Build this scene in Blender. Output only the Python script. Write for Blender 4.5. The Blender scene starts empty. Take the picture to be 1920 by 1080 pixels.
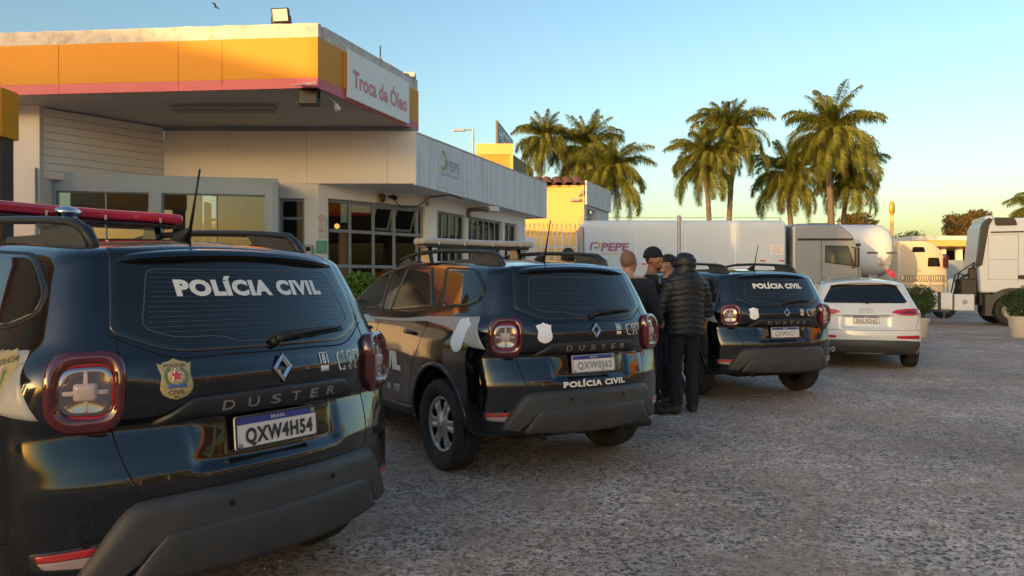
import bpy, bmesh, math, random
import numpy as np
from mathutils import Vector, Matrix, noise

# ------------------------------------------------------------------ camera
F, H, HOR = 1398.0, 1.418, 534.8           # focal length in photo pixels, eye height, horizon row
scene = bpy.context.scene
COL = scene.collection
cam_d = bpy.data.cameras.new('camera'); cam_d.sensor_width = 36.0
cam_d.lens = 36.0 * F / 1920.0; cam_d.clip_start = 0.05; cam_d.clip_end = 4000
cam = bpy.data.objects.new('camera', cam_d); COL.objects.link(cam)
cam.location = (0, 0, H)
cam.rotation_euler = (math.radians(90) - 0.0037, 0, 0)
scene.camera = cam

# ------------------------------------------------------------------ sky, sun, exposure
SUN_EL = math.radians(6.0)
SUN_XY = Vector((-0.6, -0.8)).normalized()          # towards the sun: behind the camera, to its left
world = bpy.data.worlds.new('World'); scene.world = world; world.use_nodes = True
wn = world.node_tree; wn.nodes.clear()
w_out = wn.nodes.new('ShaderNodeOutputWorld'); w_bg = wn.nodes.new('ShaderNodeBackground')
w_sky = wn.nodes.new('ShaderNodeTexSky'); w_sky.sky_type = 'NISHITA'; w_sky.sun_disc = False
w_sky.sun_elevation = SUN_EL
w_sky.sun_rotation = math.atan2(SUN_XY.x, SUN_XY.y)
w_sky.altitude = 700; w_sky.air_density = 1.25; w_sky.dust_density = 4.6; w_sky.ozone_density = 1.75
w_bg.inputs[1].default_value = 0.15
w_gam = wn.nodes.new('ShaderNodeGamma'); w_gam.inputs[1].default_value = 1.22
wn.links.new(w_sky.outputs[0], w_gam.inputs[0]); wn.links.new(w_gam.outputs[0], w_bg.inputs[0]); wn.links.new(w_bg.outputs[0], w_out.inputs[0])
sun_d = bpy.data.lights.new('sun', 'SUN'); sun_d.energy = 2.6; sun_d.angle = math.radians(0.5)
sun_d.color = (1.0, 0.55, 0.19)
sun = bpy.data.objects.new('sun', sun_d); COL.objects.link(sun)
sdir = Vector((SUN_XY.x * math.cos(SUN_EL), SUN_XY.y * math.cos(SUN_EL), math.sin(SUN_EL)))
sun.rotation_euler = sdir.to_track_quat('Z', 'Y').to_euler()
sun.location = (0, 0, 30)
scene.view_settings.view_transform = 'Standard'; scene.view_settings.look = 'None'
scene.view_settings.exposure = 1.3; scene.view_settings.gamma = 1.0
scene.view_settings.use_curve_mapping = False
scene.cycles.max_bounces = 6; scene.cycles.transparent_max_bounces = 12
scene.cycles.use_denoising = True

# ------------------------------------------------------------------ helpers
def P(u, v, D):                                # a measured photo point at depth D, in metres
    return Vector(((u - 960) / F * D, D, H + (HOR - v) / F * D))

def lin(r, g, b):
    f = lambda c: (c / 255 / 12.92) if c / 255 <= 0.04045 else ((c / 255 + 0.055) / 1.055) ** 2.4
    return (f(r), f(g), f(b))

MATS = {}
def mat(name, col, rough=0.6, metal=0.0, coat=0.0, spec=0.5, var=0.0, vscale=3.0, bump=0.0, bscale=40.0,
        emit=None, alpha=None, coat_rough=0.03, dirt=None, dscale=1.5, streak=None, trans=0.0):
    m = bpy.data.materials.new(name); m.use_nodes = True; MATS[name] = m
    nt = m.node_tree; b = nt.nodes['Principled BSDF']
    b.inputs['Base Color'].default_value = (*col, 1); b.inputs['Roughness'].default_value = rough
    b.inputs['Metallic'].default_value = metal; b.inputs['Coat Weight'].default_value = coat
    b.inputs['Coat Roughness'].default_value = coat_rough
    b.inputs['Specular IOR Level'].default_value = spec
    if trans: b.inputs['Transmission Weight'].default_value = trans
    if alpha is not None: b.inputs['Alpha'].default_value = alpha
    if emit: b.inputs['Emission Color'].default_value = (*emit[0], 1); b.inputs['Emission Strength'].default_value = emit[1]
    tc = None
    def coord():
        nonlocal tc
        if tc is None: tc = nt.nodes.new('ShaderNodeTexCoord')
        return tc.outputs['Object']
    last = None
    if var or dirt or streak:
        n = nt.nodes.new('ShaderNodeTexNoise'); n.inputs['Scale'].default_value = vscale
        n.inputs['Detail'].default_value = 8; n.inputs['Roughness'].default_value = 0.65
        nt.links.new(coord(), n.inputs['Vector'])
        mr = nt.nodes.new('ShaderNodeMapRange'); mr.inputs[1].default_value = 0.3; mr.inputs[2].default_value = 0.7
        mr.inputs[3].default_value = 1 - var; mr.inputs[4].default_value = 1 + var
        nt.links.new(n.outputs[0], mr.inputs[0])
        mx = nt.nodes.new('ShaderNodeMix'); mx.data_type = 'RGBA'; mx.blend_type = 'MULTIPLY'; mx.inputs[0].default_value = 1
        mx.inputs[6].default_value = (*col, 1); nt.links.new(mr.outputs[0], mx.inputs[7]); last = mx.outputs[2]
        for spec_, st in ((dirt, False), (streak, True)):
            if not spec_: continue
            c2, amt = spec_
            n2 = nt.nodes.new('ShaderNodeTexNoise'); n2.inputs['Detail'].default_value = 6; n2.inputs['Roughness'].default_value = 0.7
            if st:
                mp = nt.nodes.new('ShaderNodeMapping'); mp.inputs['Scale'].default_value = (7, 7, 0.35)
                nt.links.new(coord(), mp.inputs[0]); nt.links.new(mp.outputs[0], n2.inputs['Vector']); n2.inputs['Scale'].default_value = 1.6
            else:
                nt.links.new(coord(), n2.inputs['Vector']); n2.inputs['Scale'].default_value = dscale
            r2 = nt.nodes.new('ShaderNodeMapRange'); r2.inputs[1].default_value = 0.48; r2.inputs[2].default_value = 0.72
            r2.inputs[4].default_value = amt; nt.links.new(n2.outputs[0], r2.inputs[0])
            m2 = nt.nodes.new('ShaderNodeMix'); m2.data_type = 'RGBA'; nt.links.new(r2.outputs[0], m2.inputs[0])
            nt.links.new(last, m2.inputs[6]); m2.inputs[7].default_value = (*c2, 1); last = m2.outputs[2]
        nt.links.new(last, b.inputs['Base Color'])
    if bump:
        nb = nt.nodes.new('ShaderNodeTexNoise'); nb.inputs['Scale'].default_value = bscale; nb.inputs['Detail'].default_value = 5
        nt.links.new(coord(), nb.inputs['Vector'])
        bp = nt.nodes.new('ShaderNodeBump'); bp.inputs['Strength'].default_value = bump; bp.inputs['Distance'].default_value = 0.02
        nt.links.new(nb.outputs[0], bp.inputs['Height']); nt.links.new(bp.outputs[0], b.inputs['Normal'])
    return m

def link(name, me, m, parent=None, smooth=False, bevel=0.0, bseg=2):
    o = bpy.data.objects.new(name, me); COL.objects.link(o)
    if m is not None and len(me.materials) == 0:
        for q in (m if isinstance(m, (list, tuple)) else [m]): me.materials.append(q)
    if parent is not None: o.parent = parent
    if smooth: me.shade_smooth()
    if bevel:
        md = o.modifiers.new('bevel', 'BEVEL'); md.width = bevel; md.segments = bseg; md.limit_method = 'ANGLE'
        md.angle_limit = math.radians(35); md.harden_normals = False
    return o

def from_bm(name, bm, m, parent=None, smooth=False, bevel=0.0, bseg=2, doubles=False, normals=True):
    if doubles: bmesh.ops.remove_doubles(bm, verts=bm.verts, dist=1e-4)
    if normals: bmesh.ops.recalc_face_normals(bm, faces=bm.faces)
    me = bpy.data.meshes.new(name); bm.to_mesh(me); bm.free()
    return link(name, me, m, parent, smooth, bevel, bseg)

def from_py(name, vs, fs, m, parent=None, smooth=False, bevel=0.0, recalc=False):
    me = bpy.data.meshes.new(name); me.from_pydata([tuple(map(float, v)) for v in vs], [], [tuple(map(int, f)) for f in fs]); me.update()
    if recalc:
        bm = bmesh.new(); bm.from_mesh(me); bmesh.ops.recalc_face_normals(bm, faces=bm.faces); bm.to_mesh(me); bm.free()
    return link(name, me, m, parent, smooth, bevel)

def empty(name, loc=(0, 0, 0), rz=0.0):
    o = bpy.data.objects.new(name, None); COL.objects.link(o); o.location = loc; o.rotation_euler = (0, 0, rz)
    o.empty_display_size = 0.2
    return o

def tag(o, label=None, cat=None, group=None, kind=None):
    if label: o['label'] = label
    if cat: o['category'] = cat
    if group: o['group'] = group
    if kind: o['kind'] = kind
    return o

def kids(o): return [c for c in bpy.data.objects if c.parent == o]
def rebase(root, loc):                          # world-built parts become local to their thing's base
    loc = Vector(loc); done = set()
    def rec(o):
        if o.type == 'MESH' and o.data.name not in done:
            done.add(o.data.name); o.data.transform(Matrix.Translation(-loc))
        for c in kidmap.get(o.name, []): rec(c)
    kidmap = {}
    for c in bpy.data.objects:
        if c.parent: kidmap.setdefault(c.parent.name, []).append(c)
    rec(root); root.location = loc
    return root

def copy_tree(o, parent=None, skip=()):
    kidmap = {}
    for c in bpy.data.objects:
        if c.parent: kidmap.setdefault(c.parent.name, []).append(c)
    def rec(o, parent):
        if o.name in skip: return None
        c = o.copy(); COL.objects.link(c); c.parent = parent
        for ch in kidmap.get(o.name, []): rec(ch, c)
        return c
    return rec(o, parent)

def box(bm, c, s, R=None):
    """box centre c, full size s, optional 3x3 rotation R"""
    vs = []
    for i in (-.5, .5):
        for j in (-.5, .5):
            for k in (-.5, .5):
                v = Vector((i * s[0], j * s[1], k * s[2]))
                if R is not None: v = R @ v
                vs.append(bm.verts.new(Vector(c) + v))
    for f in ((0, 1, 3, 2), (4, 6, 7, 5), (0, 4, 5, 1), (2, 3, 7, 6), (0, 2, 6, 4), (1, 5, 7, 3)):
        bm.faces.new([vs[i] for i in f])
    return vs

def boxo(name, c, s, m, parent=None, bevel=0.0, rz=0.0):
    bm = bmesh.new(); box(bm, c, s, Matrix.Rotation(rz, 3, 'Z') if rz else None)
    return from_bm(name, bm, m, parent, bevel=bevel)

def tube(bm, pts, r, n=8, cap=True, r2=None):
    """tube through pts; r scalar or list; r2 flattens the second axis"""
    pts = [Vector(p) for p in pts]; N = len(pts)
    rs = r if isinstance(r, (list, tuple)) else [r] * N
    rings = []; up = None
    for i, p in enumerate(pts):
        t = (pts[min(i + 1, N - 1)] - pts[max(i - 1, 0)]).normalized()
        if up is None: up = Vector((0, 0, 1)) if abs(t.z) < .9 else Vector((1, 0, 0))
        a = t.cross(up).normalized(); b = a.cross(t).normalized(); up = b
        k2 = (r2 if r2 is not None else 1.0)
        rings.append([bm.verts.new(p + a * rs[i] * math.cos(q) + b * rs[i] * k2 * math.sin(q)) for q in [2 * math.pi * j / n for j in range(n)]])
    for i in range(N - 1):
        for j in range(n): bm.faces.new((rings[i][j], rings[i][(j + 1) % n], rings[i + 1][(j + 1) % n], rings[i + 1][j]))
    if cap:
        bm.faces.new(rings[0][::-1]); bm.faces.new(rings[-1])
    return rings

def prism(bm, poly, axis, a0, a1):
    """extrude the closed 2D polygon along axis ('x': poly=(y,z), 'y': poly=(x,z), 'z': poly=(x,y))"""
    def v3(p, a): return {'x': (a, p[0], p[1]), 'y': (p[0], a, p[1]), 'z': (p[0], p[1], a)}[axis]
    A = [bm.verts.new(v3(p, a0)) for p in poly]; B = [bm.verts.new(v3(p, a1)) for p in poly]
    n = len(poly)
    for i in range(n): bm.faces.new((A[i], A[(i + 1) % n], B[(i + 1) % n], B[i]))
    bm.faces.new(A[::-1]); bm.faces.new(B)

def lathe(bm, prof, n=32, axis='x', a0=0, a1=2 * math.pi, close=True):
    """revolve prof [(radius, along)] around axis"""
    rings = []
    for j in range(n if close else n + 1):
        q = a0 + (a1 - a0) * j / n; c, s = math.cos(q), math.sin(q); ring = []
        for r, a in prof:
            ring.append(bm.verts.new({'x': (a, r * c, r * s), 'y': (r * c, a, r * s), 'z': (r * c, r * s, a)}[axis]))
        rings.append(ring)
    M = len(rings)
    for j in range(M if close else M - 1):
        A, B = rings[j], rings[(j + 1) % M]
        for i in range(len(prof) - 1): bm.faces.new((A[i], B[i], B[i + 1], A[i + 1]))

_tc = {}
def text_mesh(s, size=1.0, bold=0.0, xs=1.0, shear=0.0, extrude=0.0, space=1.0, slice_=0.0, outline=0.0):
    """flat text as (verts, faces), centred on its own bounds"""
    cu = bpy.data.curves.new('lettering', 'FONT'); cu.body = s; cu.size = size; cu.offset = bold * size; cu.shear = shear
    cu.extrude = extrude; cu.space_character = space; cu.resolution_u = 3; cu.fill_mode = 'BOTH'
    cu.align_x = 'CENTER'
    o = bpy.data.objects.new('lettering_tmp', cu); COL.objects.link(o)
    dg = bpy.context.evaluated_depsgraph_get(); dg.update()
    me = bpy.data.meshes.new_from_object(o.evaluated_get(dg))
    bpy.data.objects.remove(o); bpy.data.curves.remove(cu)
    bm = bmesh.new(); bm.from_mesh(me); bpy.data.meshes.remove(me)
    bmesh.ops.remove_doubles(bm, verts=bm.verts, dist=size * 0.002)
    for v in bm.verts: v.co.x *= xs
    if slice_:
        x0 = min(v.co.x for v in bm.verts); x1 = max(v.co.x for v in bm.verts); x = x0 + slice_
        while x < x1:
            bmesh.ops.bisect_plane(bm, geom=bm.verts[:] + bm.edges[:] + bm.faces[:], plane_co=(x, 0, 0), plane_no=(1, 0, 0)); x += slice_
    bmesh.ops.triangulate(bm, faces=bm.faces)
    bm.verts.ensure_lookup_table()
    vs = np.array([v.co[:] for v in bm.verts]) if bm.verts else np.zeros((0, 3))
    fs = [[v.index for v in f.verts] for f in bm.faces]; bm.free()
    if len(vs):
        vs[:, 0] -= (vs[:, 0].min() + vs[:, 0].max()) / 2; vs[:, 1] -= (vs[:, 1].min() + vs[:, 1].max()) / 2
    return vs, fs

def text_plane(name, s, centre, right, m, parent=None, height=0.3, width=None, up=(0, 0, 1), off=0.004, **k):
    """flat lettering standing on a plane"""
    vs, fs = text_mesh(s, 1.0, **k)
    hh = vs[:, 1].max() - vs[:, 1].min(); ww = vs[:, 0].max() - vs[:, 0].min()
    sy = height / hh; sx = (width / ww) if width else sy
    r = Vector(right).normalized(); u = Vector(up).normalized(); n = r.cross(u).normalized()
    c = Vector(centre)
    out = [c + r * (v[0] * sx) + u * (v[1] * sy) + n * (off + v[2] * sy) for v in vs]
    return from_py(name, out, fs, m, parent)

def smooth_curve(pts, n=8, closed=True):
    """Catmull-Rom through 2D points"""
    pts = np.array(pts, float); N = len(pts); out = []
    for i in range(N if closed else N - 1):
        p0, p1, p2, p3 = [pts[(i + k) % N] if closed else pts[min(max(i + k, 0), N - 1)] for k in (-1, 0, 1, 2)]
        for t in np.arange(n) / n:
            out.append(0.5 * ((2 * p1) + (-p0 + p2) * t + (2 * p0 - 5 * p1 + 4 * p2 - p3) * t ** 2 + (-p0 + 3 * p1 - 3 * p2 + p3) * t ** 3))
    if not closed: out.append(pts[-1])
    return np.array(out)

def round_poly(pts, r=0.03, n=5):
    """polygon with rounded corners; r scalar or per corner"""
    pts = [np.array(p, float) for p in pts]; N = len(pts); out = []
    rs = r if isinstance(r, (list, tuple)) else [r] * N
    for i in range(N):
        p, a, b = pts[i], pts[i - 1], pts[(i + 1) % N]
        ra = min(rs[i], .45 * np.linalg.norm(a - p), .45 * np.linalg.norm(b - p))
        A = p + (a - p) / np.linalg.norm(a - p) * ra; B = p + (b - p) / np.linalg.norm(b - p) * ra
        for t in np.linspace(0, 1, n): out.append((1 - t) ** 2 * A + 2 * t * (1 - t) * p + t * t * B)
    return np.array(out)

def resample(poly, step):
    poly = np.array(poly); out = []
    N = len(poly)
    for i in range(N):
        a, b = poly[i], poly[(i + 1) % N]; k = max(1, int(np.linalg.norm(b - a) / step))
        for t in range(k): out.append(a + (b - a) * t / k)
    return np.array(out)
# ------------------------------------------------------------------ materials
M_paint = mat('dark_metallic_paint', (.030, .035, .042), rough=.13, metal=.92, coat=1.0, coat_rough=.02, var=.08, vscale=1.2, dirt=((.06, .055, .05), .10), dscale=2.5)
M_white_paint = mat('white_car_paint', (.62, .66, .70), rough=.30, coat=.9, coat_rough=.04, var=.02, vscale=2)
M_gloss_black = mat('gloss_black_trim', (.006, .007, .009), rough=.10, coat=.8)
M_plastic = mat('dark_grey_bumper_plastic', (.040, .042, .045), rough=.50, var=.15, vscale=9, bump=.12, bscale=260, dirt=((.10, .09, .08), .25), dscale=3)
M_plastic2 = mat('dark_satin_plastic', (.018, .020, .023), rough=.42, var=.15, vscale=6)
M_under = mat('underbody_black', (.008, .008, .008), rough=.9)
M_glass_car = mat('tinted_car_glass', (.007, .009, .011), rough=.025, spec=.6, coat=.3)
M_glass_clear = mat('front_side_glass', (.02, .024, .024), rough=.02, spec=.6)
M_defrost = mat('defroster_wire', (.075, .085, .095), rough=.5)
M_gap = mat('panel_gap', (.003, .003, .003), rough=.9)
M_vinyl = mat('white_vinyl_lettering', (.78, .76, .70), rough=.45)
M_stripe = mat('pale_grey_vinyl_stripe', (.38, .38, .36), rough=.38, coat=.2, var=.05, vscale=20)
M_flashshield = mat('white_reflective_sticker', (.85, .88, .92), rough=.35)  # flash glare put into the sticker's colour as flat white
M_gold = mat('old_gold_sticker', (.42, .34, .16), rough=.40, var=.12, vscale=60)
M_goldink = mat('black_ink_on_sticker', (.05, .04, .03), rough=.5)
M_redstar = mat('red_star_ink', (.55, .06, .06), rough=.4)
M_wreath = mat('green_wreath_ink', (.13, .20, .06), rough=.5)
M_ribbon = mat('blue_ribbon_ink', (.06, .15, .38), rough=.5)
M_chrome = mat('chrome', (.75, .76, .78), rough=.07, metal=1.0)
M_alu = mat('silver_wheel_cover', (.42, .42, .42), rough=.36, metal=.55, var=.12, vscale=20, dirt=((.12, .10, .08), .4), dscale=9)
M_letter = mat('satin_chrome_letters', (.45, .43, .40), rough=.3, metal=.8)
M_tyre = mat('tyre_rubber', (.018, .018, .019), rough=.78, var=.25, vscale=14, bump=.3, bscale=90, dirt=((.075, .065, .055), .5), dscale=5)
M_lens_dark = mat('dark_red_lamp_glass', (.085, .003, .008), rough=.05, spec=.7, coat=1.0)
M_lens_red = mat('bright_red_lamp_ring', (.42, .008, .012), rough=.12, coat=1.0)
M_lens_clear = mat('smoky_lamp_reflector', (.36, .30, .32), rough=.06, metal=1.0, coat=1.0)
M_lens_bar = mat('frosted_lamp_element', (.55, .42, .38), rough=.25, coat=.8)
M_refl_red = mat('red_reflector', (.50, .015, .02), rough=.2, coat=1.0, bump=.3, bscale=300)
M_refl_clear = mat('clear_reflector', (.38, .30, .29), rough=.25, coat=1.0, bump=.3, bscale=300)
M_plate = mat('licence_plate_white', (.72, .68, .63), rough=.4)
M_plate_blue = mat('licence_plate_blue', (.035, .05, .28), rough=.4)
M_plate_ink = mat('licence_plate_ink', (.03, .03, .035), rough=.5)
M_plate_ink2 = mat('licence_plate_grey_blue_ink', (.22, .28, .36), rough=.5)
M_bar_red = mat('red_light_bar_lens', (.55, .010, .045), rough=.12, coat=1.0, var=.15, vscale=25)
M_bar_grey = mat('dusty_clear_light_bar_lens', (.42, .40, .36), rough=.30, coat=.6, var=.12, vscale=18)
M_rubber = mat('black_rubber', (.010, .010, .011), rough=.55)
M_orange = mat('amber_indicator', (.80, .30, .02), rough=.2, coat=1.0)
# ------------------------------------------------------------------ car bodies as smooth implicit surfaces
def prof(pts, sig):
    pts = np.array(pts, float); a, b = pts[0, 0] - 4 * sig, pts[-1, 0] + 4 * sig
    xs = np.linspace(a, b, 1600); ys = np.interp(xs, pts[:, 0], pts[:, 1])
    # keep the end slopes
    s = sig / (xs[1] - xs[0]); k = np.exp(-0.5 * (np.arange(-int(4 * s) - 1, int(4 * s) + 2) / max(s, 1e-6)) ** 2); k /= k.sum()
    m = len(k) // 2; yp = np.concatenate([np.full(m, ys[0]), ys, np.full(m, ys[-1])]); ys = np.convolve(yp, k, 'valid')
    return lambda v: np.interp(v, xs, ys)

def smax(a, b, k):
    h = np.clip(.5 + .5 * (a - b) / k, 0, 1); return b * (1 - h) + a * h + k * h * (1 - h)

def bumpf(v, a, b, s):                          # smooth window, 1 between a and b
    sg = lambda t: 1 / (1 + np.exp(-np.clip(t, -40, 40)))
    return sg((v - a) / s) * sg((b - v) / s)

class Body:
    def __init__(s, kind):
        s.kind = kind
        if kind == 'suv':
            s.W = prof([(.2, .80), (.30, .845), (.40, .875), (.55, .885), (.85, .888), (1.00, .880), (1.10, .862), (1.155, .832), (1.20, .805), (1.25, .788), (1.40, .730), (1.58, .655), (1.66, .62), (1.76, .56)], .018)
            s.R = prof([(.2, -.66), (.28, -.74), (.36, -.79), (.50, -.812), (.70, -.812), (.74, -.806), (.80, -.800), (.90, -.785), (.97, -.790), (1.08, -.795), (1.13, -.785), (1.19, -.755), (1.34, -.685), (1.54, -.575), (1.62, -.53), (1.75, -.45)], .014)
            s.T = prof([(-1.2, 1.48), (-.62, 1.570), (-.3, 1.610), (0, 1.632), (.6, 1.655), (1.1, 1.657), (1.45, 1.625), (1.62, 1.585), (2.42, 1.20), (2.56, 1.15), (3.1, 1.09), (3.4, 1.0), (3.7, .85)], .05)
            s.Fr = prof([(.2, 3.35), (.35, 3.47), (.6, 3.52), (.8, 3.50), (.95, 3.44), (1.2, 3.3)], .03)
            s.wb, s.tr, s.wr, s.arch, s.crown, s.zb = 2.674, .785, .350, .430, .25, .325
        else:
            s.W = prof([(.2, .82), (.30, .86), (.42, .89), (.60, .905), (.80, .90), (.92, .89), (.97, .870), (1.02, .845), (1.07, .82), (1.14, .79), (1.35, .70), (1.50, .625), (1.6, .55), (1.7, .42)], .018)
            s.R = prof([(.2, -.70), (.28, -.80), (.40, -.865), (.58, -.875), (.66, -.865), (.80, -.845), (.92, -.83), (.98, -.815), (1.04, -.79), (1.10, -.75), (1.40, -.53), (1.50, -.46), (1.7, -.3)], .014)
            s.T = prof([(-1.2, 1.36), (-.55, 1.488), (-.3, 1.52), (0, 1.545), (.6, 1.565), (1.0, 1.563), (1.3, 1.53), (1.5, 1.48), (2.4, 1.08), (2.56, 1.03), (3.1, .98), (3.4, .90), (3.7, .76)], .05)
            s.Fr = prof([(.2, 3.2), (.35, 3.40), (.6, 3.47), (.8, 3.45), (.95, 3.36), (1.2, 3.2)], .03)
            s.wb, s.tr, s.wr, s.arch, s.crown, s.zb = 2.60, .79, .345, .385, .22, .24
    def f(s, x, y, z):
        ax = np.abs(x); W = s.W(z)
        gh = bumpf(z, 1.16, 9, .02)
        rt = np.clip((-y - .05) / .75, 0, 1.4) ** 2
        ft = np.clip((y - 2.3) / 1.1, 0, 1.2)
        W = W - (.045 + .035 * gh) * rt - .16 * ft ** 2.2
        wz = bumpf(z, .40, 1.05, .035)
        if s.kind == 'suv':
            W = W + wz * (.022 * np.exp(-(np.abs(y) / .56) ** 4) + .022 * np.exp(-(np.abs(y - s.wb) / .56) ** 4))
            W = W - .014 * bumpf(y, .62, 2.05, .07) * bumpf(z, .44, .80, .03)
        else:
            W = W - .02 * bumpf(y, .5, 2.15, .08) * bumpf(z, .42, .62, .04)
        g1 = ax - W
        Y = s.R(z) + s.crown * np.minimum(ax, 1.0) ** 2 * (1 + .35 * ax)
        if s.kind == 'suv':                     # hollow under the tailgate strip, with sloped shelves either side
            cz = bumpf(z, .735, .925, .006)
            Y = Y + .030 * cz * bumpf(ax, -1, .34 + (z - .74) * .10, .012)
            Y = Y + .042 * bumpf(ax, .33, .80, .02) * np.clip((z - .735) / .17, 0, 1) * bumpf(z, .5, .93, .008) * (1 - np.clip((ax - .6) / .2, 0, 1) * .6)
            Y = Y - .012 * bumpf(z, .955, 1.09, .010) * bumpf(ax, -1, .50, .03)
        else:
            Y = Y + .030 * bumpf(z, .70, .90, .008) * bumpf(ax, -1, .36, .015)
            Y = Y - .012 * bumpf(z, .915, .945, .006)
        g2 = Y - y
        g3 = z - (s.T(y) - (.045 if s.kind == 'suv' else .07) * (ax / .6) ** 2)
        g4 = y - (s.Fr(z) - .30 * ax ** 2 - .12 * ax ** 4)
        f = smax(g1, g2, .11)
        f = smax(f, g4, .12)
        kt = .035 + .03 * bumpf(y, -.45, 9, .06)
        f = smax(f, g3, kt)
        return smax(f, s.zb + .03 * np.clip(-y, 0, 1) - z, .03)
    def cast(s, O, D, T):                        # O outside, O + T*D inside
        O = np.atleast_2d(np.array(O, float)); D = np.broadcast_to(np.array(D, float), O.shape)
        lo = np.zeros(len(O)); hi = np.broadcast_to(np.array(T, float), (len(O),)).copy()
        # march first so that the nearest crossing is taken
        best = hi.copy(); found = np.zeros(len(O), bool)
        for k in range(1, 41):
            t = hi * k / 40; p = O + D * t[:, None]; ins = s.f(p[:, 0], p[:, 1], p[:, 2]) < 0
            new = ins & ~found; best[new] = t[new]; lo[new] = (hi * (k - 1) / 40)[new]; found |= ins
        hi = best
        for _ in range(26):
            m = (lo + hi) / 2; p = O + D * m[:, None]; ins = s.f(p[:, 0], p[:, 1], p[:, 2]) < 0
            hi = np.where(ins, m, hi); lo = np.where(ins, lo, m)
        return O + D * ((lo + hi) / 2)[:, None]
    def normal(s, p, e=.004):
        x, y, z = p[:, 0], p[:, 1], p[:, 2]
        g = np.stack([s.f(x + e, y, z) - s.f(x - e, y, z), s.f(x, y + e, z) - s.f(x, y - e, z), s.f(x, y, z + e) - s.f(x, y, z - e)], 1)
        return g / np.maximum(np.linalg.norm(g, axis=1), 1e-9)[:, None]
    # projections: 2D -> surface points and normals
    def rear(s, q):
        q = np.atleast_2d(q); O = np.stack([q[:, 0], np.full(len(q), -1.3), q[:, 1]], 1); p = s.cast(O, (0, 1, 0), 1.6); return p, s.normal(p)
    def side(s, q, sg):
        q = np.atleast_2d(q); O = np.stack([np.full(len(q), sg * 1.3), q[:, 0], q[:, 1]], 1); p = s.cast(O, (-sg, 0, 0), 1.2); return p, s.normal(p)
    def roof(s, q):
        q = np.atleast_2d(q); O = np.stack([q[:, 0], q[:, 1], np.full(len(q), 2.1)], 1); p = s.cast(O, (0, 0, -1), 1.4); return p, s.normal(p)
    def corner(s, q, sg, C, ang):
        """oblique projection on a rear corner; q = (t, z) about C; ang = outward heading from straight back, towards the side"""
        q = np.atleast_2d(q); n = np.array([sg * math.sin(ang), -math.cos(ang), 0]); t = np.array([sg * math.cos(ang), math.sin(ang), 0])
        O = np.array([C[0] * sg, C[1], 0])[None] + t[None] * q[:, :1] + n[None] * .5; O[:, 2] = C[2] + q[:, 1]
        p = s.cast(O, -n, 1.0); return p, s.normal(p)
# ------------------------------------------------------------------ cars
def cube_grid(nx, ny, nz):
    """surface of a cube as six shared-vertex grids; returns normalised points and quads"""
    idx = {}; pts = []; quads = []
    def gid(i, j, k):
        key = (i, j, k)
        if key not in idx: idx[key] = len(pts); pts.append((2 * i / nx - 1, 2 * j / ny - 1, 2 * k / nz - 1))
        return idx[key]
    for i in range(nx):
        for j in range(ny):
            quads.append([gid(i, j, nz), gid(i + 1, j, nz), gid(i + 1, j + 1, nz), gid(i, j + 1, nz)])
            quads.append([gid(i, j, 0), gid(i, j + 1, 0), gid(i + 1, j + 1, 0), gid(i + 1, j, 0)])
    for j in range(ny):
        for k in range(nz):
            quads.append([gid(nx, j, k), gid(nx, j + 1, k), gid(nx, j + 1, k + 1), gid(nx, j, k + 1)])
            quads.append([gid(0, j, k), gid(0, j, k + 1), gid(0, j + 1, k + 1), gid(0, j + 1, k)])
    for i in range(nx):
        for k in range(nz):
            quads.append([gid(i, 0, k), gid(i + 1, 0, k), gid(i + 1, 0, k + 1), gid(i, 0, k + 1)])
            quads.append([gid(i, ny, k), gid(i, ny, k + 1), gid(i + 1, ny, k + 1), gid(i + 1, ny, k)])
    return np.array(pts), np.array(quads)

def surf_obj(name, vs, fs, m, parent, normals=None, mirror=False):
    """mesh with analytic vertex normals where given"""
    o = from_py(name, vs, fs, m, parent, smooth=True)
    if normals is not None: o.data.normals_split_custom_set_from_vertices([tuple(n) for n in normals])
    return o

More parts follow.
